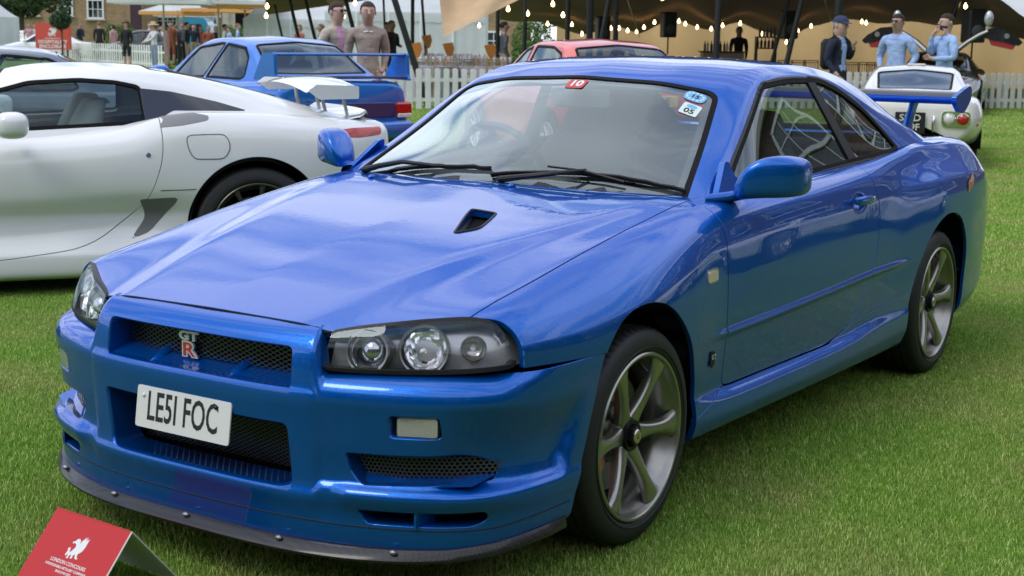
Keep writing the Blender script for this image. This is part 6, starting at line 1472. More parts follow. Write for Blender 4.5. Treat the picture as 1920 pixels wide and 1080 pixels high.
for i,(px,dep,w,h,lab) in enumerate(((990,60,1.4,2.1,'rounded bright green hedge right of the tall tent pole'),(1003,56,1.8,1.25,'low clipped green hedge in front of the rounded one'),(228,80,1.5,1.7,'low green bush below the brick house window'),(452,84,2.2,1.75,'green bush at the right end of the brown brick wing'),(505,70,2.4,1.6,'bush beyond the sloping poles left of the tent'),(1400,58,1.6,2.3,'green shrub glimpsed through the gap beside the barman'))):
    p=at(px,0,dep); r=empty('hedge',(p.x,p.y,0),CAMROT,lab,'hedge'); foliage('leaves',[(x,0,h*.5,w*.3,.5,h*.52) for x in (-w*.3,0,w*.3)],4200,.06,M_leaf3,r,seed=20+i)
    m=MB(); m.tube([(0,0,0),(0,0,h*.5)],.05,6); m.build('stem',M_bark,r)
# belt of trees beyond the site, seen in reflections and gaps
for i,(la,de,hh) in enumerate(((-34,120,11),(-20,126,12),(4,120,10),(22,118,12),(40,112,11))):
    p=W(la,de); cs=[(rg.uniform(-5,5),rg.uniform(-3,3),rg.uniform(3,hh),rg.uniform(1.8,3),rg.uniform(1.8,3),rg.uniform(1.5,2.4)) for k in range(18)]
    tree('plane_tree',(p.x,p.y,0),['tall green tree far behind the left marquee','tall green tree far behind the brown brick wing','tall green tree far behind the tan tent middle','tall green tree far behind the right side of the tent','tall green tree far beyond the right fence'][i],cs,5200,.32,M_leaf,(.35,4),seed=40+i)
# ---------------------------------------------------------------- parasols
M_par=translucent('parasol_cloth',(.80,.80,.80),.35); M_parr=mat('parasol_orange_trim',(.75,.36,.10),.7); M_wood=mat('pale_pole_wood',(.42,.36,.29),.6)
def parasol(px,dep,w,he,hp,lab,rz=.1,orange=False,z_tilt=0):
    r=obj_at('parasol',px,dep,rz,label=lab,cat='parasol')
    m=MB(); c=[(-w/2,-w/2,he),(w/2,-w/2,he),(w/2,w/2,he),(-w/2,w/2,he),(0,0,hp)]; mid=[(0,-w/2,he+.05),(w/2,0,he+.05),(0,w/2,he+.05),(-w/2,0,he+.05)]
    m.add(c+mid,[(0,5,4),(5,1,4),(1,6,4),(6,2,4),(2,7,4),(7,3,4),(3,8,4),(8,0,4)]); m.build('canopy',M_par,r,smooth=0)
    m=MB(); V=[(x,y,z) for x,y,z in c[:4]]+[(x,y,z-.14) for x,y,z in c[:4]]; m.add(V,[(0,1,5,4),(1,2,6,5),(2,3,7,6),(3,0,4,7)]); m.build('valance',M_parr if orange else M_par,r,smooth=0)
    m=MB(); m.tube([(0,0,0),(0,0,hp)],.035,8); m.build('pole',M_wood,r)
    for sx in(-1,1):
        for sy in(-1,1):
            m=MB(); m.tube([(0,0,hp-.45),(sx*w*.28,sy*w*.28,he+(hp-he)*.42)],.012,5); m.build('strut',M_wood,r)
    m=MB(); m.box((0,0,.04),(.5,.5,.08),bev=.01); m.build('base',M_plasg,r)
parasol(310,56,3.6,2.55,3.1,'large white parasol on a pale pole nearest the blue saloon roof')
parasol(336,66,3.0,2.25,2.8,'white parasol with an orange band, second pole right of the straw hat',orange=True)
parasol(347,72,3.2,2.35,2.9,'white parasol with orange hem behind the two nearer pale poles',orange=True)
parasol(355,78,3.2,2.3,2.8,'white parasol farthest back in front of the brown brick wing')
parasol(411,58,3.8,2.6,3.1,'large white parasol left of the pair of poles above the blue saloon')
parasol(417,66,3.2,2.4,2.9,'white parasol on the right pole of the pair above the blue saloon',orange=True)
parasol(460,60,3.2,2.5,2.7,'white parasol with orange underside at the left end of the tent',orange=True)
# ---------------------------------------------------------------- red banner
pb=at(105,0,59); BN=empty('banner_sign',(pb.x,pb.y,0),CAMROT,'red box banner reading HOSPITALITY ENCLOSURE behind the small ball tree','sign')
M_ban=mat('banner_red',(.62,.075,.05),.6); zt=at(105,45,59).z; zb=at(105,93,59).z; wb=63/2715.7*59
m=MB(); m.box((0,0,(zt+zb)/2),(wb,.25,zt-zb)); m.build('panel',M_ban,BN,smooth=0)
for s in(-1,1): m=MB(); m.box((s*wb*.4,0,zb/2),(.05,.05,zb)); m.build('leg',M_plasg,BN)
text('lettering','HOSPITALITY',.19,lambda x,y,z:(x*1.02,-.128-z,y+zb+.30),MATS['sticker_white'],BN,extr=.002,off_=.006)
text('lettering','ENCLOSURE',.19,lambda x,y,z:(x*1.02,-.128-z,y+zb+.12),MATS['sticker_white'],BN,extr=.002,off_=.006)
DRAGON=[(-.50,-.30),(-.46,-.10),(-.52,.02),(-.40,.10),(-.34,-.02),(-.30,-.16),(-.20,-.02),(-.10,.16),(-.16,.30),(-.30,.34),(-.40,.28),(-.44,.36),(-.30,.44),(-.22,.56),(-.10,.58),(.02,.50),(.04,.34),(.10,.50),(.26,.76),(.28,.58),(.38,.78),(.38,.56),(.50,.72),(.50,.30),(.44,.06),(.26,-.10),(.30,-.24),(.42,-.30),(.30,-.36),(.18,-.30),(.14,-.16),(.02,-.20),(.04,-.36),(-.10,-.40),(-.08,-.28),(-.14,-.20),(-.22,-.30),(-.20,-.42),(-.36,-.42),(-.30,-.32),(-.36,-.22),(-.42,-.34)]
def dragon(name,sz,xf,m_,parent):
    b=MB(); b.prism([(x*sz,y*sz) for x,y in DRAGON],0,.0015,xf)
    o=b.build(name,m_,parent,smooth=0)
    b=MB()
    for k,(x0,y0,x1,y1) in enumerate(((.10,.10,.26,.62),(.16,.02,.38,.60),(.20,-.02,.48,.50))):
        b.prism([(x0*sz,y0*sz),(x1*sz,y1*sz),((x1+.02)*sz,y1*sz),((x0+.03)*sz,y0*sz)],.0016,.0022,xf)
    return o
dragon('emblem',.34,lambda a,b_,q:(a,-.128-q,b_+zt-.38),MATS['sticker_white'],BN)
m=MB(); m.box((0,-.128,zt-.60),(.62,.004,.02)); m.build('emblem_line',MATS['sticker_white'],BN)
# ================================================================ PEOPLE
M_skin=mat('skin',(.52,.33,.26),.5,noise=(9,.10,3)); M_skin2=mat('tan_skin',(.40,.25,.18),.5,noise=(9,.1,3)); M_hair=mat('dark_hair',(.020,.014,.010),.75,noise=(60,.4,2),bump=(90,.9,.02)); M_hairb=mat('brown_hair',(.20,.10,.045),.6,noise=(40,.3,2)); M_shoe=mat('brown_shoe',(.06,.03,.02),.4)
def cloth(name,c): return mat(name,c,.85,noise=(14,.10,4),bump=(8,.9,.05))
J0=dict(pel=(0,0,.95),sp=(0,.0,1.10),ch=(0,0,1.28),uc=(0,.005,1.40),nk=(0,.012,1.50),h1=(0,-.016,1.598),h2=(0,-.008,1.675),h3=(0,.0,1.740),
 sl=(.185,0,1.425),el=(.225,.04,1.15),wl=(.215,-.06,.92),hl=(.205,-.09,.84),sr=(-.185,0,1.425),er=(-.225,.04,1.15),wr=(-.215,-.06,.92),hr=(-.205,-.09,.84),
 tl=(.095,0,.88),kl=(.105,-.01,.50),al=(.105,.03,.09),fl=(.115,-.13,.04),tr=(-.095,0,.88),kr=(-.105,-.01,.50),ar=(-.105,.03,.09),fr=(-.115,-.13,.04))
RAD=dict(pel=(.155,.105),sp=(.145,.105),ch=(.165,.118),uc=(.150,.105),nk=(.056,.060),h1=(.082,.102),h2=(.098,.124),h3=(.078,.098),sl=(.078,.075),el=(.052,.052),wl=(.034,.030),hl=(.040,.026),tl=(.095,.10),kl=(.062,.065),al=(.045,.05),fl=(.042,.032))
EDG=[('pel','sp'),('sp','ch'),('ch','uc'),('uc','nk'),('nk','h1'),('h1','h2'),('h2','h3'),('uc','sl'),('sl','el'),('el','wl'),('wl','hl'),('uc','sr'),('sr','er'),('er','wr'),('wr','hr'),('pel','tl'),('tl','kl'),('kl','al'),('al','fl'),('pel','tr'),('tr','kr'),('kr','ar'),('ar','fr')]
def person(loc,face,label,top,bottom,skin=None,hair=None,pose=None,group=None,scale=1.0,jacket=None,hairstyle='short',rad=1.0,beard=False,glasses=None,cap=None,bag=False,collar=None,detail=True,hat=None,dress=False):
    skin=skin or M_skin; hair=hair or M_hair; J=dict(J0); J.update(pose or {})
    root=empty('person',loc,face,label,'person',group); root.scale=(scale,)*3
    names=list(J); me=bpy.data.meshes.new('body'); idx={n:i for i,n in enumerate(names)}
    me.from_pydata([J[n] for n in names],[(idx[a],idx[b_]) for a,b_ in EDG],[]); o=bpy.data.objects.new('body',me); COL.objects.link(o)
    sk=o.modifiers.new('sk','SKIN'); sk.use_smooth_shade=True; sk.branch_smoothing=.6
    for i,n in enumerate(names):
        key=n if n in RAD else n[0]+'l'; r=RAD[key]; k=rad if n not in('nk','h1','h2','h3','wl','hl','wr','hr') else 1
        me.skin_vertices[0].data[i].radius=(r[0]*k,r[1]*k); me.skin_vertices[0].data[i].use_root=(n=='pel')
    sb=o.modifiers.new('sb','SUBSURF'); sb.levels=2; sb.render_levels=2
    dg=bpy.context.evaluated_depsgraph_get(); dg.update(); m2=bpy.data.meshes.new_from_object(o.evaluated_get(dg)); bpy.data.objects.remove(o); m2.name='body'
    mats=[top,bottom,skin,jacket or top,M_shoe,collar or top]
    m2.materials.clear(); [m2.materials.append(q) for q in mats]
    segs=[(Vector(J[a]),Vector(J[b_]),a,b_) for a,b_ in EDG]
    for p in m2.polygons:
        c=p.center; best=1e9;bs=None
        for a,b_,na,nb in segs:
            t=max(0,min(1,(c-a).dot(b_-a)/max(1e-9,(b_-a).length_squared))); d=(c-(a+(b_-a)*t)).length-RAD.get(nb,RAD.get(nb[0]+'l'))[0]*.6
            if d<best: best=d;bs=(na,nb,t)
        na,nb,t=bs
        if nb in('h1','h2','h3'): k=2
        elif nb=='nk': k=2 if t>.45 else (5 if t>.25 else 0)
        elif nb in('hl','hr'): k=2
        elif nb in('kl','kr','al','ar'): k=(0 if dress and nb[0]=='k' else (2 if dress else 1))
        elif nb in('fl','fr'): k=4
        elif nb in('tl','tr'): k=0 if dress else 1
        elif nb in('sp',): k=(0 if c.z>1.0 or dress else 1)
        else: k=0
        if k==0 and jacket is not None:
            if nb in('sl','sr','el','er','wl','wr') or abs(c.x)>.065 or c.y>0: k=3
        p.material_index=k
    m2.shade_smooth(); body=link(bpy.data.objects.new('body',m2),root)
    # face
    h=Vector(J['h2']); h1=Vector(J['h1'])
    m=MB(); m.ball((h.x,h.y-.098,h.z-.035),(.014,.022,.026),10,8); m.ball((h.x+.078,h.y+.005,h.z-.02),(.010,.022,.032),8,6); m.ball((h.x-.078,h.y+.005,h.z-.02),(.010,.022,.032),8,6); m.build('nose_and_ears',skin,root) if False else None
    n_=MB(); n_.tube([(h.x,h.y-.110,h.z+.010),(h.x,h.y-.134,h.z-.035),(h.x,h.y-.110,h.z-.045)],[.008,.015,.010],8); n_.build('nose',skin,root)
    for s in(1,-1):
        m=MB(); m.ball((h.x+s*.093,h.y+.012,h.z-.02),(.010,.022,.032),8,6); m.build('ear',skin,root)
        m=MB(); m.ball((h.x+s*.034,h.y-.106,h.z+.008),(.012,.008,.007),8,6); m.build('eye',M_ink,root)
    m=MB(); m.ball((h.x,h.y-.104,h.z-.070),(.024,.010,.006),8,6); m.build('mouth',mat('lips',(.30,.11,.09),.5),root)
    if beard:
        m=MB(); m.ball((h.x,h.y-.044,h.z-.080),(.078,.074,.048),14,10); m.build('beard',hair,root)
    # hair: cap above a plane
    m=MB(); V=[];nu=18;nv=9
    if hairstyle!='none':
        g={'short':(.097,.119,.108,2.0),'long':(.10,.115,.10,2.2),'curly':(.17,.17,.17,2.3)}[hairstyle]
        for i in range(nv+1):
            t=g[3]*i/nv
            for j in range(nu):
                a=2*PI*j/nu; fr=math.sin(a)<-.15 ; tt=min(t,1.10) if (math.sin(a)<-.25) else t
                V.append((h.x+g[0]*math.sin(tt)*math.cos(a),h.y+.008+g[1]*math.sin(tt)*math.sin(a),h.z+.010+g[2]*math.cos(tt)-(.10*max(0,t-1.6) if hairstyle=='long' else 0)))
        m.add(V,[(i*nu+j,(i+1)*nu+j,(i+1)*nu+(j+1)%nu,i*nu+(j+1)%nu) for i in range(nv) for j in range(nu)]); m.build('hair',hair,root,smooth=80)
    if cap:
        m=MB(); V=[]
        for i in range(8):
            t=1.5*i/7
            for j in range(20): a=2*PI*j/20; V.append((h.x+.106*math.sin(t)*math.cos(a),h.y+.005+.130*math.sin(t)*math.sin(a),h.z+.026+.105*math.cos(t)))
        m.add(V,[(i*20+j,(i+1)*20+j,(i+1)*20+(j+1)%20,i*20+(j+1)%20) for i in range(7) for j in range(20)]); m.build('cap_crown',cap,root,smooth=80)
        m=MB(); V=[]
        for j in range(13):
            a=-PI*j/12; V+=[(h.x+.100*math.cos(a),h.y+.0+.120*math.sin(a),h.z+.036),(h.x+.088*math.cos(a),h.y-.02+.195*math.sin(a),h.z+.022-.02*math.sin(-a))]
        m.add(V,[(2*j,2*j+1,2*j+3,2*j+2) for j in range(12)]); m.build('cap_peak',cap,root,smooth=80)
    if hat:
        m=MB(); m.lathe([(0,.13),(.07,.125),(.095,.09),(.10,.03),(.20,.01),(.21,.0),(.10,.015)],24,'z',(h.x,h.y,h.z+.02)); m.build('hat',hat,root,smooth=60)
    if glasses:
        m=MB()
        for s in(1,-1): m.box((h.x+s*.030,h.y-.116,h.z+.006),(.046,.010,.028),bev=.003); m.box((h.x+s*.088,h.y-.05,h.z+.008),(.006,.12,.006))
        m.box((h.x,h.y-.118,h.z+.010),(.02,.006,.005)); m.build('glasses',glasses,root)
    # collar
    if collar is not None:
        m=MB(); nk=Vector(J['nk'])
        for s in(1,-1): m.add([(nk.x,nk.y-.085,nk.z-.075),(nk.x+s*.058,nk.y-.062,nk.z-.005),(nk.x+s*.085,nk.y-.03,nk.z-.035),(nk.x+s*.050,nk.y-.095,nk.z-.085)],[(0,1,2,3)])
        m.build('collar',collar,root,smooth=0)
    if detail:
        for sd in('l','r'):
            hnd=Vector(J['h'+sd]); wr=Vector(J['w'+sd]); d=(hnd-wr).normalized(); side=d.cross(Vector((0,1,.2))).normalized()
            bend=(Vector((0,-1,0)) if abs(d.y)<.7 else Vector((0,0,-1)))
            for k,(o_,ln) in enumerate(((-.026,.062),(-.009,.072),(.009,.068),(.026,.055))):
                b0=hnd+side*o_; m=MB(); m.tube([b0,b0+d*ln*.5+bend*.006,b0+d*ln*.85+bend*.022,b0+d*ln+bend*.038],[.010,.0095,.0085,.007],6); m.build('finger',skin,root)
            m=MB(); b0=hnd-side*.03-d*.02; m.tube([b0,b0-side*.02+d*.03+bend*.01,b0-side*.015+d*.055+bend*.02],[.012,.011,.008],6); m.build('thumb',skin,root)
    if bag:
        m=MB(); m.box((0,.19,1.23),(.30,.17,.46),bev=.06); m.build('backpack',M_blk,root,smooth=60)
        for s in(1,-1): m=MB(); m.tube([(s*.11,.12,1.44),(s*.12,.0,1.50),(s*.12,-.11,1.40),(s*.13,-.09,1.2)],[.018,.02,.018,.015],6); m.build('backpack_strap',M_blk,root)
    return root
def fac(px,dep,ang): # ang 0 faces the viewer, + turns to the viewer's right
    p=at(px,0,dep); v=Vector((p.x-CAMP.x,p.y-CAMP.y,0)); return (p.x,p.y,0),math.atan2(v.y,v.x)-PI/2+ang
cream=cloth('cream_jacket',(.50,.44,.36)); pink=cloth('pink_tee',(.68,.38,.56)); beige=cloth('beige_jumper',(.36,.29,.25)); sand=cloth('sand_trousers',(.36,.29,.20)); navy=cloth('navy_jacket',(.012,.018,.045)); lblue=cloth('pale_blue_shirt',(.33,.46,.74)); lblue2=cloth('sky_blue_shirt',(.36,.52,.82)); dkn=cloth('dark_trousers',(.02,.022,.03)); blk=cloth('black_cloth_suit',(.012,.012,.015)); whitec=cloth('white_shirt_cloth',(.62,.60,.62)); 
pk={'el':(.235,.08,1.17),'wl':(.19,-.02,.98),'hl':(.15,-.06,.93),'er':(-.235,.08,1.17),'wr':(-.19,-.02,.98),'hr':(-.15,-.06,.93)}
l,f=fac(629,18.3,.75); person(l,f,'man in cream jacket, pink tee and sunglasses, behind the saloon wing',pink,sand,M_skin,mat('brown_short_hair',(.035,.02,.012),.8),pk,jacket=cream,glasses=M_ink,scale=1.015)
l,f=fac(686,18.1,.12); person(l,f,'bearded man in a beige jumper and sand trousers standing behind the saloon wing',beige,sand,M_skin,mat('greying_hair',(.03,.026,.022),.8),dict(pk,h1=(0,-.03,1.595),h2=(0,-.035,1.67)),collar=whitec,scale=1.02,beard=False,rad=1.08)
l,f=fac(1558,22,.95); person(l,f,'older man in navy jacket and blue cap with a backpack behind the coupe',lblue,dkn,M_skin,mat('grey_hair',(.3,.29,.28),.6),{'el':(.24,-.02,1.16),'wl':(.14,-.17,1.33),'hl':(.10,-.19,1.38),'er':(-.23,.05,1.14),'wr':(-.20,-.10,.95),'hr':(-.18,-.14,.90)},jacket=navy,cap=mat('navy_cap_cloth',(.02,.035,.09),.8),bag=True,scale=1.0,rad=1.05,collar=lblue)
l,f=fac(1664,22.3,-.45); person(l,f,'man with glasses and pale blue shirt, hands in pockets',lblue,dkn,M_skin2,M_hair,{'el':(.29,.06,1.16),'wl':(.22,-.06,1.0),'hl':(.17,-.09,.96),'er':(-.29,.06,1.16),'wr':(-.22,-.06,1.0),'hr':(-.17,-.09,.96)},glasses=M_ink,collar=lblue,scale=1.035,rad=1.12)
l,f=fac(1754,22.2,-.95); person(l,f,'bearded man in a sky blue shirt with a hand raised to his mouth',lblue2,dkn,M_skin,mat('dark_brown_hair',(.03,.018,.012),.8),{'er':(-.20,-.12,1.20),'wr':(-.05,-.20,1.48),'hr':(-.01,-.15,1.56),'el':(.25,-.02,1.15),'wl':(.02,-.22,1.14),'hl':(-.06,-.23,1.15)},collar=lblue2,beard=True,scale=1.04,rad=1.08)
person(*fac(1372,41.5,0),'barman in black silhouetted against the tan tent wall',blk,blk,M_skin2,M_hair,{},detail=False)
person(*fac(190,66,PI*.95),'man in a black suit seen from behind near the red banner',blk,blk,M_skin,M_hairb,{},detail=False)
person(*fac(240,55,-.6),'woman with big curly hair in a black dress by the left picket fence',blk,blk,M_skin,M_hairb,{},hairstyle='curly',dress=True,detail=False,scale=.97)
person(*fac(291,50,-1.1),'woman in a straw hat and white top reaching forward by the parasols',whitec,cloth('floral_skirt',(.25,.3,.42)),M_skin,M_hairb,{'el':(.16,-.16,1.20),'wl':(.12,-.38,1.10),'hl':(.10,-.44,1.08),'er':(-.16,-.16,1.20),'wr':(-.12,-.38,1.06),'hr':(-.10,-.44,1.04)},hairstyle='long',hat=mat('straw',(.50,.40,.24),.8),detail=False,scale=.95)
cols=[cloth('rust_dress',(.35,.10,.05)),cloth('grey_suit',(.10,.11,.13)),whitec,cloth('dusty_pink_top',(.55,.30,.34)),navy,lblue,blk]
crowd=[(30,72,1,'person in white beneath the far left tree'),(60,70,3,'guest in dusty pink left of the red banner'),(72,71,2,'guest in white hat colours beside the pink dressed guest'),(96,73,3,'guest peering over the top of the red banner'),(322,60,0,'seated looking guest in a rust dress by the first parasol pole'),(333,61,4,'guest in navy right of the rust dress'),(296,68,1,'guest in grey behind the straw hat'),(306,70,2,'guest in white behind the first parasol pole'),(365,62,4,'guest in navy under the farther parasols'),(378,66,0,'guest in rust before the blue van'),(430,70,5,'guest in pale blue right of the pair of parasol poles'),(405,68,6,'guest in black left of the pair of parasol poles'),(470,66,4,'guest in navy at the left end of the tent'),(600,44,6,'waiter in black behind the cream jacket'),(722,40,6,'waiter in black under the left part of the tent'),(730,38,6,'waiter bending in black near the leaning pole'),(938,36,1,'tall guest in grey by the brick building'),(560,50,0,'guest in rust under the small marquee'),(1880,60,1,'guest in grey beyond the right fence'),(284,63,2,'guest in white leaning in behind the straw hat'),(315,57,3,'guest in dusty pink just right of the first parasol pole'),(343,64,1,'guest in grey between the second and third parasol poles'),(352,58,6,'guest in black above the blue saloon roof edge'),(392,63,0,'guest in rust right of the blue van'),(422,61,2,'guest in white behind the pair of parasol poles'),(446,64,5,'guest in pale blue before the brown brick doorway'),(486,60,1,'guest in grey under the orange lined parasol'),(155,72,4,'guest in navy beside the ball shaped tree'),(216,70,3,'guest in dusty pink left of the curly haired woman')]
for i,(px,dep,ci,lab) in enumerate(crowd):
    sc=random.uniform(.92,1.02); l,f=fac(px,dep,random.uniform(-2.5,2.5)); person(l,f,lab,cols[ci],dkn if i%2 else sand,M_skin if i%3 else M_skin2,[M_hair,M_hairb][i%2],{'el':(.22,-.02,1.16),'wl':(.15,-.2,1.12),'hl':(.13,-.25,1.14)} if i%2 else {},detail=False,scale=sc,dress=(ci in(0,3)),hairstyle='long' if ci in(0,3) else 'short')
# ================================================================ MORE CARS
def simple_variant(base,name,label,loc,rz,paint,scale=(1,1,1),**kw):
    P=dict(base); P.update(name=name,label=label,loc=loc,rz=rz,paint=paint,res=.035); P.update(kw); r=build_car(P); r[0].scale=scale; return r
SLV=mat('slate_paint',(.13,.16,.21),.3,.3,1,.03); SIL=mat('silver_paint',(.50,.52,.54),.3,.5,1,.05)
p=at(-345,0,14.2); simple_variant(SAL,'grey_coupe','slate grey car whose roof shows behind the white supercar at the left edge',(p.x,p.y),CAMROT-PI/2+.30,SLV,(1,1.0,.905),lids=[],wheels=[(.77,0,.32,.235,.22,8,'ten',M_satin),(.77,2.52,.32,.235,.22,8,'ten',M_satin)])
p=at(30,0,66); simple_variant(SAL,'white_roadster','white low car in front of the red banner at the left',(p.x,p.y),CAMROT-PI/2+.15,M_white,(1,1.05,.93),lids=[],wheels=[(.77,0,.32,.235,.22,8,'ten',M_satin),(.77,2.52,.32,.235,.22,8,'ten',M_satin)])
p=at(10,0,74); simple_variant(SAL,'silver_car','silver grey car parked beyond the white one at the far left',(p.x,p.y),CAMROT-PI/2-.1,SIL,(1,1,1.0),lids=[],wheels=[(.77,0,.32,.235,.22,8,'ten',M_satin)])
p=at(215,0,62); simple_variant(SAL,'black_car','black car parked behind the curly haired woman',(p.x,p.y),CAMROT-PI/2+.2,M_black,(1,.8,1.05),lids=[],wheels=[(.77,0,.32,.235,.22,8,'ten',M_satin)])
# blue vintage van
p=at(372,0,76); r=empty('vintage_van',(p.x,p.y,0),CAMROT,'light blue rounded vintage van behind the parasol poles','van'); M_lb=mat('light_blue_paint',(.03,.26,.42),.35,0,.6)
m=MB(); m.prism(fillet([(-.85,.45),(-.80,2.05),(.55,2.12),(.78,1.6),(.85,.45)],[.1,.35,.35,.2,.1],8),-0.8,0.8,lambda a,b_,q:(a,q,b_)); m.build('body',M_lb,r,smooth=50)
m=MB(); m.prism(fillet([(-.45,1.35),(-.45,1.75),(.35,1.8),(.50,1.35)],.1),-.82,-.80,lambda a,b_,q:(a,q,b_)); m.build('side_window',M_pane,r)
for x in(-.5,.5): m=MB(); m.lathe([(0,-.85),(.3,-.85),(.33,-.8),(.33,-.6)],24,'y',(x,0,.33)); m.build('wheel',M_tyre,r)
# ---------------------------------------------------------------- gullwing car
H=[[(-.95,0,.60),(0,0,.83),(.8,0,.90),(2.6,0,.93),(3.4,0,.92)],[(-.95,.55,.57),(0,.66,.80),(.8,.70,.88),(2.6,.70,.93),(3.4,.62,.9)],[(-.95,.68,.53),(0,.84,.78),(.8,.82,.82),(2.6,.88,.86),(3.4,.74,.85)],[(-.95,.74,.46),(0,.93,.66),(.8,.90,.62),(2.6,.96,.68),(3.4,.78,.70)],[(-.95,.74,.40),(0,.93,.5),(.8,.90,.46),(2.6,.96,.5),(3.4,.78,.5)],[(-.95,.72,.22),(0,.92,.2),(.8,.92,.2),(2.6,.93,.22),(3.4,.74,.3)],[(-.95,.6,.2),(0,.8,.16),(2.6,.8,.18),(3.4,.7,.28)]]
GR=[[(.75,0,.87),(1.1,0,1.05),(1.5,0,1.22),(1.75,0,1.265),(2.0,0,1.255),(2.5,0,1.12),(3.1,0,.93)],[(.75,.62,.85),(1.1,.57,1.02),(1.5,.50,1.18),(1.75,.48,1.225),(2.0,.48,1.215),(2.5,.50,1.09),(3.1,.55,.92)],[(.75,.70,.83),(1.1,.65,.98),(1.5,.58,1.13),(1.75,.56,1.17),(2.0,.56,1.16),(2.5,.60,1.05),(3.1,.64,.90)],[(.75,.76,.80),(1.5,.78,.86),(2.5,.76,.90),(3.1,.70,.88)]]
p=W(8.45,29.5); GUL=dict(name='gullwing_car',label='black sports car with both gullwing doors raised showing red door linings',loc=(p.x,p.y),rz=CAMROT-.34,paint=M_black,hull=H,soft=[1,.9,.8,.9,.6,.4,0],y=(-.95,3.4),green=GR,gy=(.78,3.1),beltz=.74,
 cabin=[(.70,.85),(.76,1.5),(.74,2.3),(.60,2.8)],arch=[(0,.34,.37),(2.68,.34,.37)],doors=[],side_win=[[(.98,.86),(1.25,1.02),(1.55,1.12),(1.85,1.14),(2.1,1.08),(2.0,.88)]],
 plan_win=[([(0,.82),(.58,.90),(.50,1.46),(0,1.50)],.5,1.7,'windscreen'),([(0,2.1),(.44,2.12),(.48,2.7),(0,2.8)],2.0,3.0,'rear_screen')],wheels=[(.80,0,.34,.26,.24,10,'ten',M_satin),(.80,2.68,.34,.26,.24,10,'ten',M_satin)],cy=(1.1,2.1),seatm=mat('red_leather',(.16,.012,.012),.5),seat_hi=1.08,res=.03,pg=glassmat('pale_rear_glass',(0,0,0)))
root,hu,g_,_=build_car(GUL)
M_redin=mat('red_door_lining',(.30,.02,.02),.5)
for s in(1,-1):
    D=bpy.data.objects.new('gullwing_door',None); link(D,root); D.location=(s*.30,1.75,1.25); 
    # door cross-section in the x/z plane, hinged at the roof, swung up
    sec=[(0,0),(.22,.19),(.45,.34),(.62,.42),(.86,.40),(1.10,.28),(1.30,.10)]
    for nm,mm,pl_,y0_,y1_ in (('door_skin',M_black,[(.52,.40),(.68,.50),(.95,.47),(1.20,.32),(1.32,.20),(1.24,.13),(.95,.22),(.70,.25),(.56,.28)],-.52,.5),('door_lining',M_redin,[(.64,.27),(.95,.235),(1.18,.155),(1.12,.05),(.95,.09),(.70,.14)],-.50,.45)):
        m=MB(); m.prism(fillet([(s*a_,b2_) for a_,b2_ in pl_],.03),y0_,y1_,lambda a_,b2_,q:(a_,q,b2_)); m.build(nm,mm,D,smooth=50)
    m=MB(); m.tube([(s*a,.40,b_) for a,b_ in sec[:4]],.03,8); m.build('door_frame',M_black,D)
    m=MB(); m.tube([(s*a,-.55,b_+.01) for a,b_ in sec[:4]],.035,8); m.build('door_frame',M_satin,D)
    m=MB(); m.tube([(s*.60,-.45,.36),(s*.62,-.46,.56)],.02,6); m.ball((s*.62,-.46,.68),(.09,.07,.16),14,10); m.build('door_mirror',SIL,D,smooth=80)
    m=MB(); m.lathe([(0,-.0),(.05,-.0),(.055,.01)],16,'y',(s*1.0,-.53,.33)); m.build('speaker_ring',M_satin,D)
    m=MB(); m.ball((s*.62,-.86,.60),(.14,.10,.05)); m.build('headlight',M_clr,root)
# ---------------------------------------------------------------- off-frame neighbours that the bodywork mirrors
SU2=dict(SUP); SU2.update(name='silver_supercar',label='pale low sports car parked off to the right, mirrored in the blue door',res=.03,paint=M_white)
q=Vector((4.9,.2,0)); 
p=W(-2,-21); block('reflection_brick_row',(p.x,p.y,0),CAMROT+PI,78,9,13.0,M_db,'unseen dark brick row with white windows, added behind the viewer to darken bumper reflections',[(-36+k*4,2.4+f_*3.5,1.5,2.1,3,4) for f_ in range(3) for k in range(19)])  # unseen row, added so the front bumper mirrors dark surroundings
for i,(la,de,h_) in enumerate(((-16,-13,9),(-3,-15,8),(11,-14,9.5))):  # trees out of view, added to darken what the front paint reflects
    p=W(la,de); cs=[(rg.uniform(-2.6,2.6),rg.uniform(-2.6,2.6),rg.uniform(2.5,h_),1.8,1.8,1.5) for k in range(14)]
    tree('park_tree',(p.x,p.y,0),['unseen leafy tree added behind the viewer on the left','unseen leafy tree added straight behind the viewer','unseen leafy tree added behind the viewer on the right'][i],cs,3600,.26,M_leaf,(.3,3),seed=80+i)
r2=build_car(dict(SAL,name='white_hatch',label='white car parked beyond the right edge, mirrored in the blue door',loc=(4.35,6.6),rz=0,paint=M_white,res=.03,lids=[],wheels=[(.77,0,.32,.235,.22,7,'ten',M_satin),(.77,2.52,.32,.235,.22,7,'ten',M_satin)]))
bw=[]
for f_ in range(4):
    for k in range(14): bw.append((-38+k*5.8,2.6+f_*3.4,1.6,2.2,3,4))
block('brick_terrace',(27,6,0),-PI/2,84,9,13.5,M_db,'long dark brick terrace with white windows beyond the right edge',[w for w in bw])
block('brick_mansion',(10.8,24,0),-.30,26,8,9.2,M_db,'dark brick mansion with white windows out of frame, mirrored in the side glass',[(-11.6+k*2.9,2.0+f_*2.9,1.55,1.9,3,4) for f_ in range(3) for k in range(9)])
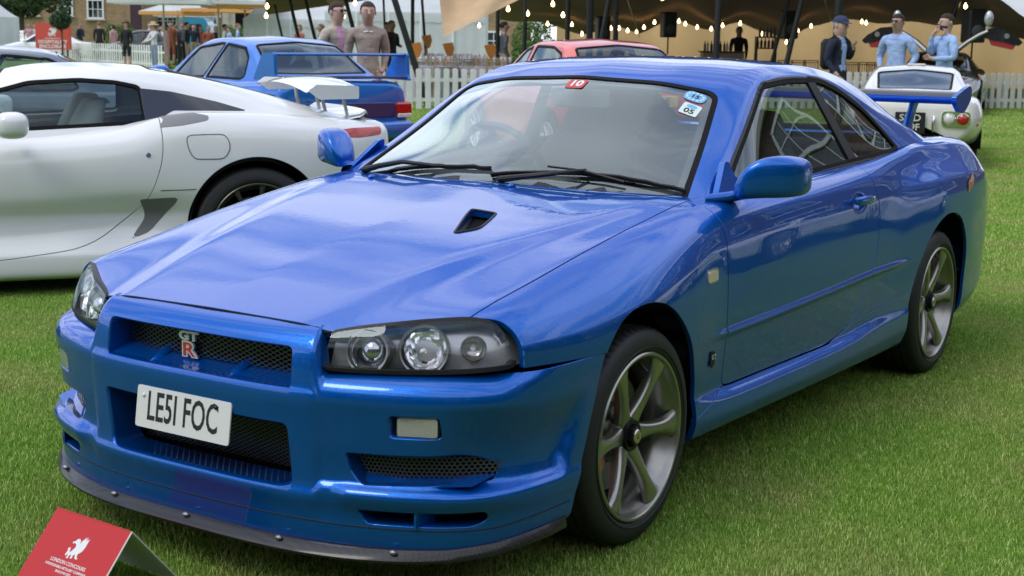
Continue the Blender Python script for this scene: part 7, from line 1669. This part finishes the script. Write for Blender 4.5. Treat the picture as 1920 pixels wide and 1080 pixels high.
for i,(x,y,h_) in enumerate(((22,-4,7),(23,9,8),(22,24,7.5))):
    cs=[(rg.uniform(-2,2),rg.uniform(-3,3),rg.uniform(1.5,h_),1.6,1.8,1.4) for k in range(14)]
    tree('park_tree',(x,y,0),['leafy tree beyond the right edge, nearest the viewer','leafy tree beyond the right edge, middle of three','leafy tree beyond the right edge, farthest of three'][i],cs,3600,.26,M_leaf,(.3,3),seed=60+i)
# ---------------------------------------------------------------- foreground tent card
apL=W(-1.195,3.66,.185);apR=W(-.945,3.475,.185)
CARD=empty('tent_card_sign',(0,0,0),0,'red folded sign with a white dragon emblem on the grass in the lower left corner','sign')
ax=(apR-apL).normalized(); n_=Vector((ax.y,-ax.x,0)); n_=n_ if n_.dot(CAMP-apL)>0 else -n_
Lw=.30; cx=apR-ax*Lw; spread=.15
M_card=mat('card_red',(.52,.03,.035),.55,spec=.25); M_cardw=mat('card_white',(.72,.70,.64),.5)
def cardpt(a,h,side,off_=0): # a along apex from right end (0) to left, h 0 apex ..1 foot
    b0=apR-ax*a; foot=b0+n_*side*spread; foot.z=.012; p=b0.lerp(foot,h); nn=((foot-b0).cross(ax)); nn.normalize(); nn=nn if nn.z>0 else -nn; return p+nn*off_
NH=10
def cardside(side,name,mat_,o1):
    m=MB(); V=[]
    for k in range(NH+1):
        for a in(0,Lw): V.append(cardpt(a,k/NH,side,o1))
    m.add(V,[(2*k,2*k+1,2*k+3,2*k+2) for k in range(NH)]); o=m.build(name,mat_,CARD,smooth=0,fix=False); md=o.modifiers.new('t','SOLIDIFY'); md.thickness=.0025; md.offset=0; return o
cardside(1,'printed_panel',M_card,0); cardside(-1,'rear_panel',M_card,0)
m=MB(); m.tube([apR,cx],.0022,8); m.build('folded_edge',M_card,CARD)
m=MB(); m.add([cardpt(0,0,1,-.0020),cardpt(Lw,0,1,-.0020),cardpt(Lw,1,1,-.0020),cardpt(0,1,1,-.0020)],[(0,1,2,3)]); m.build('panel_backing',M_cardw,CARD,smooth=0)
m=MB(); m.add([cardpt(0,0,-1,-.0020),cardpt(Lw,0,-1,-.0020),cardpt(Lw,1,-1,-.0020),cardpt(0,1,-1,-.0020)],[(0,1,2,3)]); m.build('panel_backing',M_cardw,CARD,smooth=0)
for sd_ in(1,-1):
    m=MB(); m.tube([cardpt(-.001,h/6,sd_,0) for h in range(7)],.0022,6); m.build('cut_edge',M_cardw,CARD)
H_=math.hypot(spread,.173)
def card_xf(ca,ch): return lambda x,y,z=0: cardpt(ca-x,ch-y/H_,1,.0016+z)
f1=card_xf(.150,.395); dragon('emblem',.056,lambda a,b_,q:f1(a,b_,q*.3),MATS['sticker_white'],CARD)
for i,(t_,sz,h_) in enumerate((('LONDON CONCOURS',.0135,.555),('HONOURABLE ARTILLERY COMPANY',.0095,.615),('28-30 JUNE 2022',.0085,.665))):
    f1=card_xf(.150,h_); text('lettering',t_,sz,lambda x,y,z:f1(x,y,z),MATS['sticker_white'],CARD,extr=.0001,off_=.0002)
# ================================================================ LAWN
def lawn(nt,b,L):
    g=nt.nodes.new('ShaderNodeNewGeometry')
    def nz(s,d,r=.6):
        n=nt.nodes.new('ShaderNodeTexNoise'); n.inputs['Scale'].default_value=s; n.inputs['Detail'].default_value=d; n.inputs['Roughness'].default_value=r; L(g.outputs['Position'],n.inputs['Vector']); return n
    def rp(n,p0,c0,p1,c1):
        q=nt.nodes.new('ShaderNodeValToRGB'); q.color_ramp.elements[0].position=p0; q.color_ramp.elements[0].color=(*c0,1); q.color_ramp.elements[1].position=p1; q.color_ramp.elements[1].color=(*c1,1); L(n.outputs[0],q.inputs[0]); return q
    a=rp(nz(55,4),.35,(.07,.17,.018),.7,(.24,.40,.06)); c=rp(nz(1.1,5,.7),.50,(0,0,0),.66,(1,1,1)); d=rp(nz(28,4),.4,(.10,.12,.03),.7,(.30,.27,.10))
    mx_=nt.nodes.new('ShaderNodeMixRGB'); s=nt.nodes.new('ShaderNodeMath'); s.operation='MULTIPLY'; s.inputs[1].default_value=.6; L(c.outputs[0],s.inputs[0]); L(s.outputs[0],mx_.inputs[0]); L(a.outputs[0],mx_.inputs[1]); L(d.outputs[0],mx_.inputs[2]); L(mx_.outputs[0],b.inputs['Base Color'])
    bp=nt.nodes.new('ShaderNodeBump'); bp.inputs['Strength'].default_value=.9; bp.inputs['Distance'].default_value=.03; L(nz(90,4).outputs[0],bp.inputs['Height']); L(bp.outputs[0],b.inputs['Normal'])
M_lawn=mat('lawn_turf',(.06,.12,.02),.85,spec=.15,extra=lawn)
def blade(nt,b,L):
    g=nt.nodes.new('ShaderNodeNewGeometry'); oi=nt.nodes.new('ShaderNodeObjectInfo')
    n=nt.nodes.new('ShaderNodeTexNoise'); n.inputs['Scale'].default_value=1.1; n.inputs['Detail'].default_value=5; n.inputs['Roughness'].default_value=.7; L(g.outputs['Position'],n.inputs['Vector'])
    r1=nt.nodes.new('ShaderNodeValToRGB'); r1.color_ramp.elements[0].position=.43; r1.color_ramp.elements[0].color=(0,0,0,1); r1.color_ramp.elements[1].position=.62; L(n.outputs[0],r1.inputs[0])
    # per blade variation
    r2=nt.nodes.new('ShaderNodeValToRGB'); e=r2.color_ramp.elements; e[0].color=(.11,.24,.025,1); e[1].color=(.66,.76,.26,1); x=e.new(.75); x.color=(.33,.53,.08,1); L(g.outputs['Random Per Island'],r2.inputs[0])
    r3=nt.nodes.new('ShaderNodeValToRGB'); e=r3.color_ramp.elements; e[0].color=(.30,.32,.09,1); e[1].color=(.75,.64,.32,1); L(g.outputs['Random Per Island'],r3.inputs[0])
    ml=nt.nodes.new('ShaderNodeMath'); ml.operation='MULTIPLY'; ml.inputs[1].default_value=.5; L(r1.outputs[0],ml.inputs[0])
    mx_=nt.nodes.new('ShaderNodeMixRGB'); L(ml.outputs[0],mx_.inputs[0]); L(r2.outputs[0],mx_.inputs[1]); L(r3.outputs[0],mx_.inputs[2]); L(mx_.outputs[0],b.inputs['Base Color'])
    b.inputs['Subsurface Weight'].default_value=0; b.inputs['Transmission Weight'].default_value=0
M_blade=mat('grass_blades',(.07,.17,.02),.55,spec=.25,extra=blade)
b=MB(); b.add([(-400,-400,0),(400,-400,0),(400,400,0),(-400,400,0)],[(0,1,2,3)]); g=b.build('ground',M_lawn,None,smooth=0); tag(g,kind='structure')
def grass_patch_mesh(name,size,nbl,hh,ww,seed):
    rg=np.random.RandomState(seed); n=nbl; x=rg.uniform(-size/2,size/2,n); y=rg.uniform(-size/2,size/2,n); h=hh*rg.uniform(.55,1.15,n); w=ww*rg.uniform(.7,1.3,n); a=rg.uniform(0,2*PI,n); la=rg.uniform(0,2*PI,n); le=h*rg.uniform(.1,.75,n)
    dx,dy=np.cos(a)*w,np.sin(a)*w; tx,ty=np.cos(la)*le,np.sin(la)*le
    V=np.stack([np.stack([x-dx,y-dy,0*x],1),np.stack([x+dx,y+dy,0*x],1),np.stack([x+tx*.4+dx*.7,y+ty*.4+dy*.7,h*.6],1),np.stack([x+tx*.4-dx*.7,y+ty*.4-dy*.7,h*.6],1),np.stack([x+tx,y+ty,h],1)],1).reshape(-1,3)
    i=np.arange(n)*5; F=[]; 
    q=np.stack([i,i+1,i+2,i+3],1).tolist()+np.stack([i+3,i+2,i+4],1).tolist()
    me=bpy.data.meshes.new(name); me.from_pydata(V.tolist(),[],q); me.materials.append(M_blade); return me
def turf(name,label,dep0,dep1,cell,nbl,hh,ww,seed,spill=.6):
    # one object: geometry nodes instance patch meshes on the cell centres inside the view wedge
    pats=[]
    pts=[]; d=dep0
    while d<dep1:
        half=d*960/2715.7+spill+cell; l=-half
        while l<half: pts.append(W(l+cell/2,d+cell/2,0)); l+=cell
        d+=cell
    src=[]
    for k in range(3):
        me=grass_patch_mesh(name+'_tuft',cell*1.04,nbl,hh,ww,seed+k); src.append(me)
    me=bpy.data.meshes.new(name); me.from_pydata([tuple(p) for p in pts],[],[]); o=link(bpy.data.objects.new(name,me)); tag(o,kind='stuff')
    ng=bpy.data.node_groups.new(name+'_nodes','GeometryNodeTree'); ng.interface.new_socket('Geometry',in_out='INPUT',socket_type='NodeSocketGeometry'); ng.interface.new_socket('Geometry',in_out='OUTPUT',socket_type='NodeSocketGeometry')
    N=ng.nodes.new; L=ng.links.new; gi=N('NodeGroupInput'); go=N('NodeGroupOutput'); m2p=N('GeometryNodeMeshToPoints'); iop=N('GeometryNodeInstanceOnPoints'); ji=N('GeometryNodeJoinGeometry')
    # meshes via hidden source object data -> use object info on three patch objects kept far below the lawn
    L(gi.outputs[0],m2p.inputs[0])
    col=bpy.data.collections.new(name+'_source')
    for q in src: oo=bpy.data.objects.new(q.name,q); col.objects.link(oo)
    ci=N('GeometryNodeCollectionInfo'); ci.inputs[0].default_value=col; ci.inputs[1].default_value=True; ci.inputs[2].default_value=True
    iop.inputs['Pick Instance'].default_value=True; L(m2p.outputs[0],iop.inputs['Points']); L(ci.outputs[0],iop.inputs['Instance'])
    ri=N('FunctionNodeRandomValue'); ri.data_type='INT'; ri.inputs['Min'].default_value=0; ri.inputs['Max'].default_value=2; L(ri.outputs[2],iop.inputs['Instance Index'])
    rr=N('FunctionNodeRandomValue'); rr.data_type='INT'; rr.inputs['Min'].default_value=0; rr.inputs['Max'].default_value=3; rr.inputs['Seed'].default_value=5
    mu=N('ShaderNodeMath'); mu.operation='MULTIPLY_ADD'; mu.inputs[1].default_value=PI/2; mu.inputs[2].default_value=CAMROT; L(rr.outputs[2],mu.inputs[0]); cx_=N('ShaderNodeCombineXYZ'); L(mu.outputs[0],cx_.inputs[2]); L(cx_.outputs[0],iop.inputs['Rotation'])
    L(iop.outputs[0],go.inputs[0]); md=o.modifiers.new('turf','NODES'); md.node_group=ng
    return o
turf('near_grass','',2.4,9.0,.30,2500,.017,.0011,100)
turf('mid_grass','',9.0,22,.60,2600,.026,.0022,200,1.0)
turf('far_grass','',22,46,1.2,1800,.032,.005,300,2)
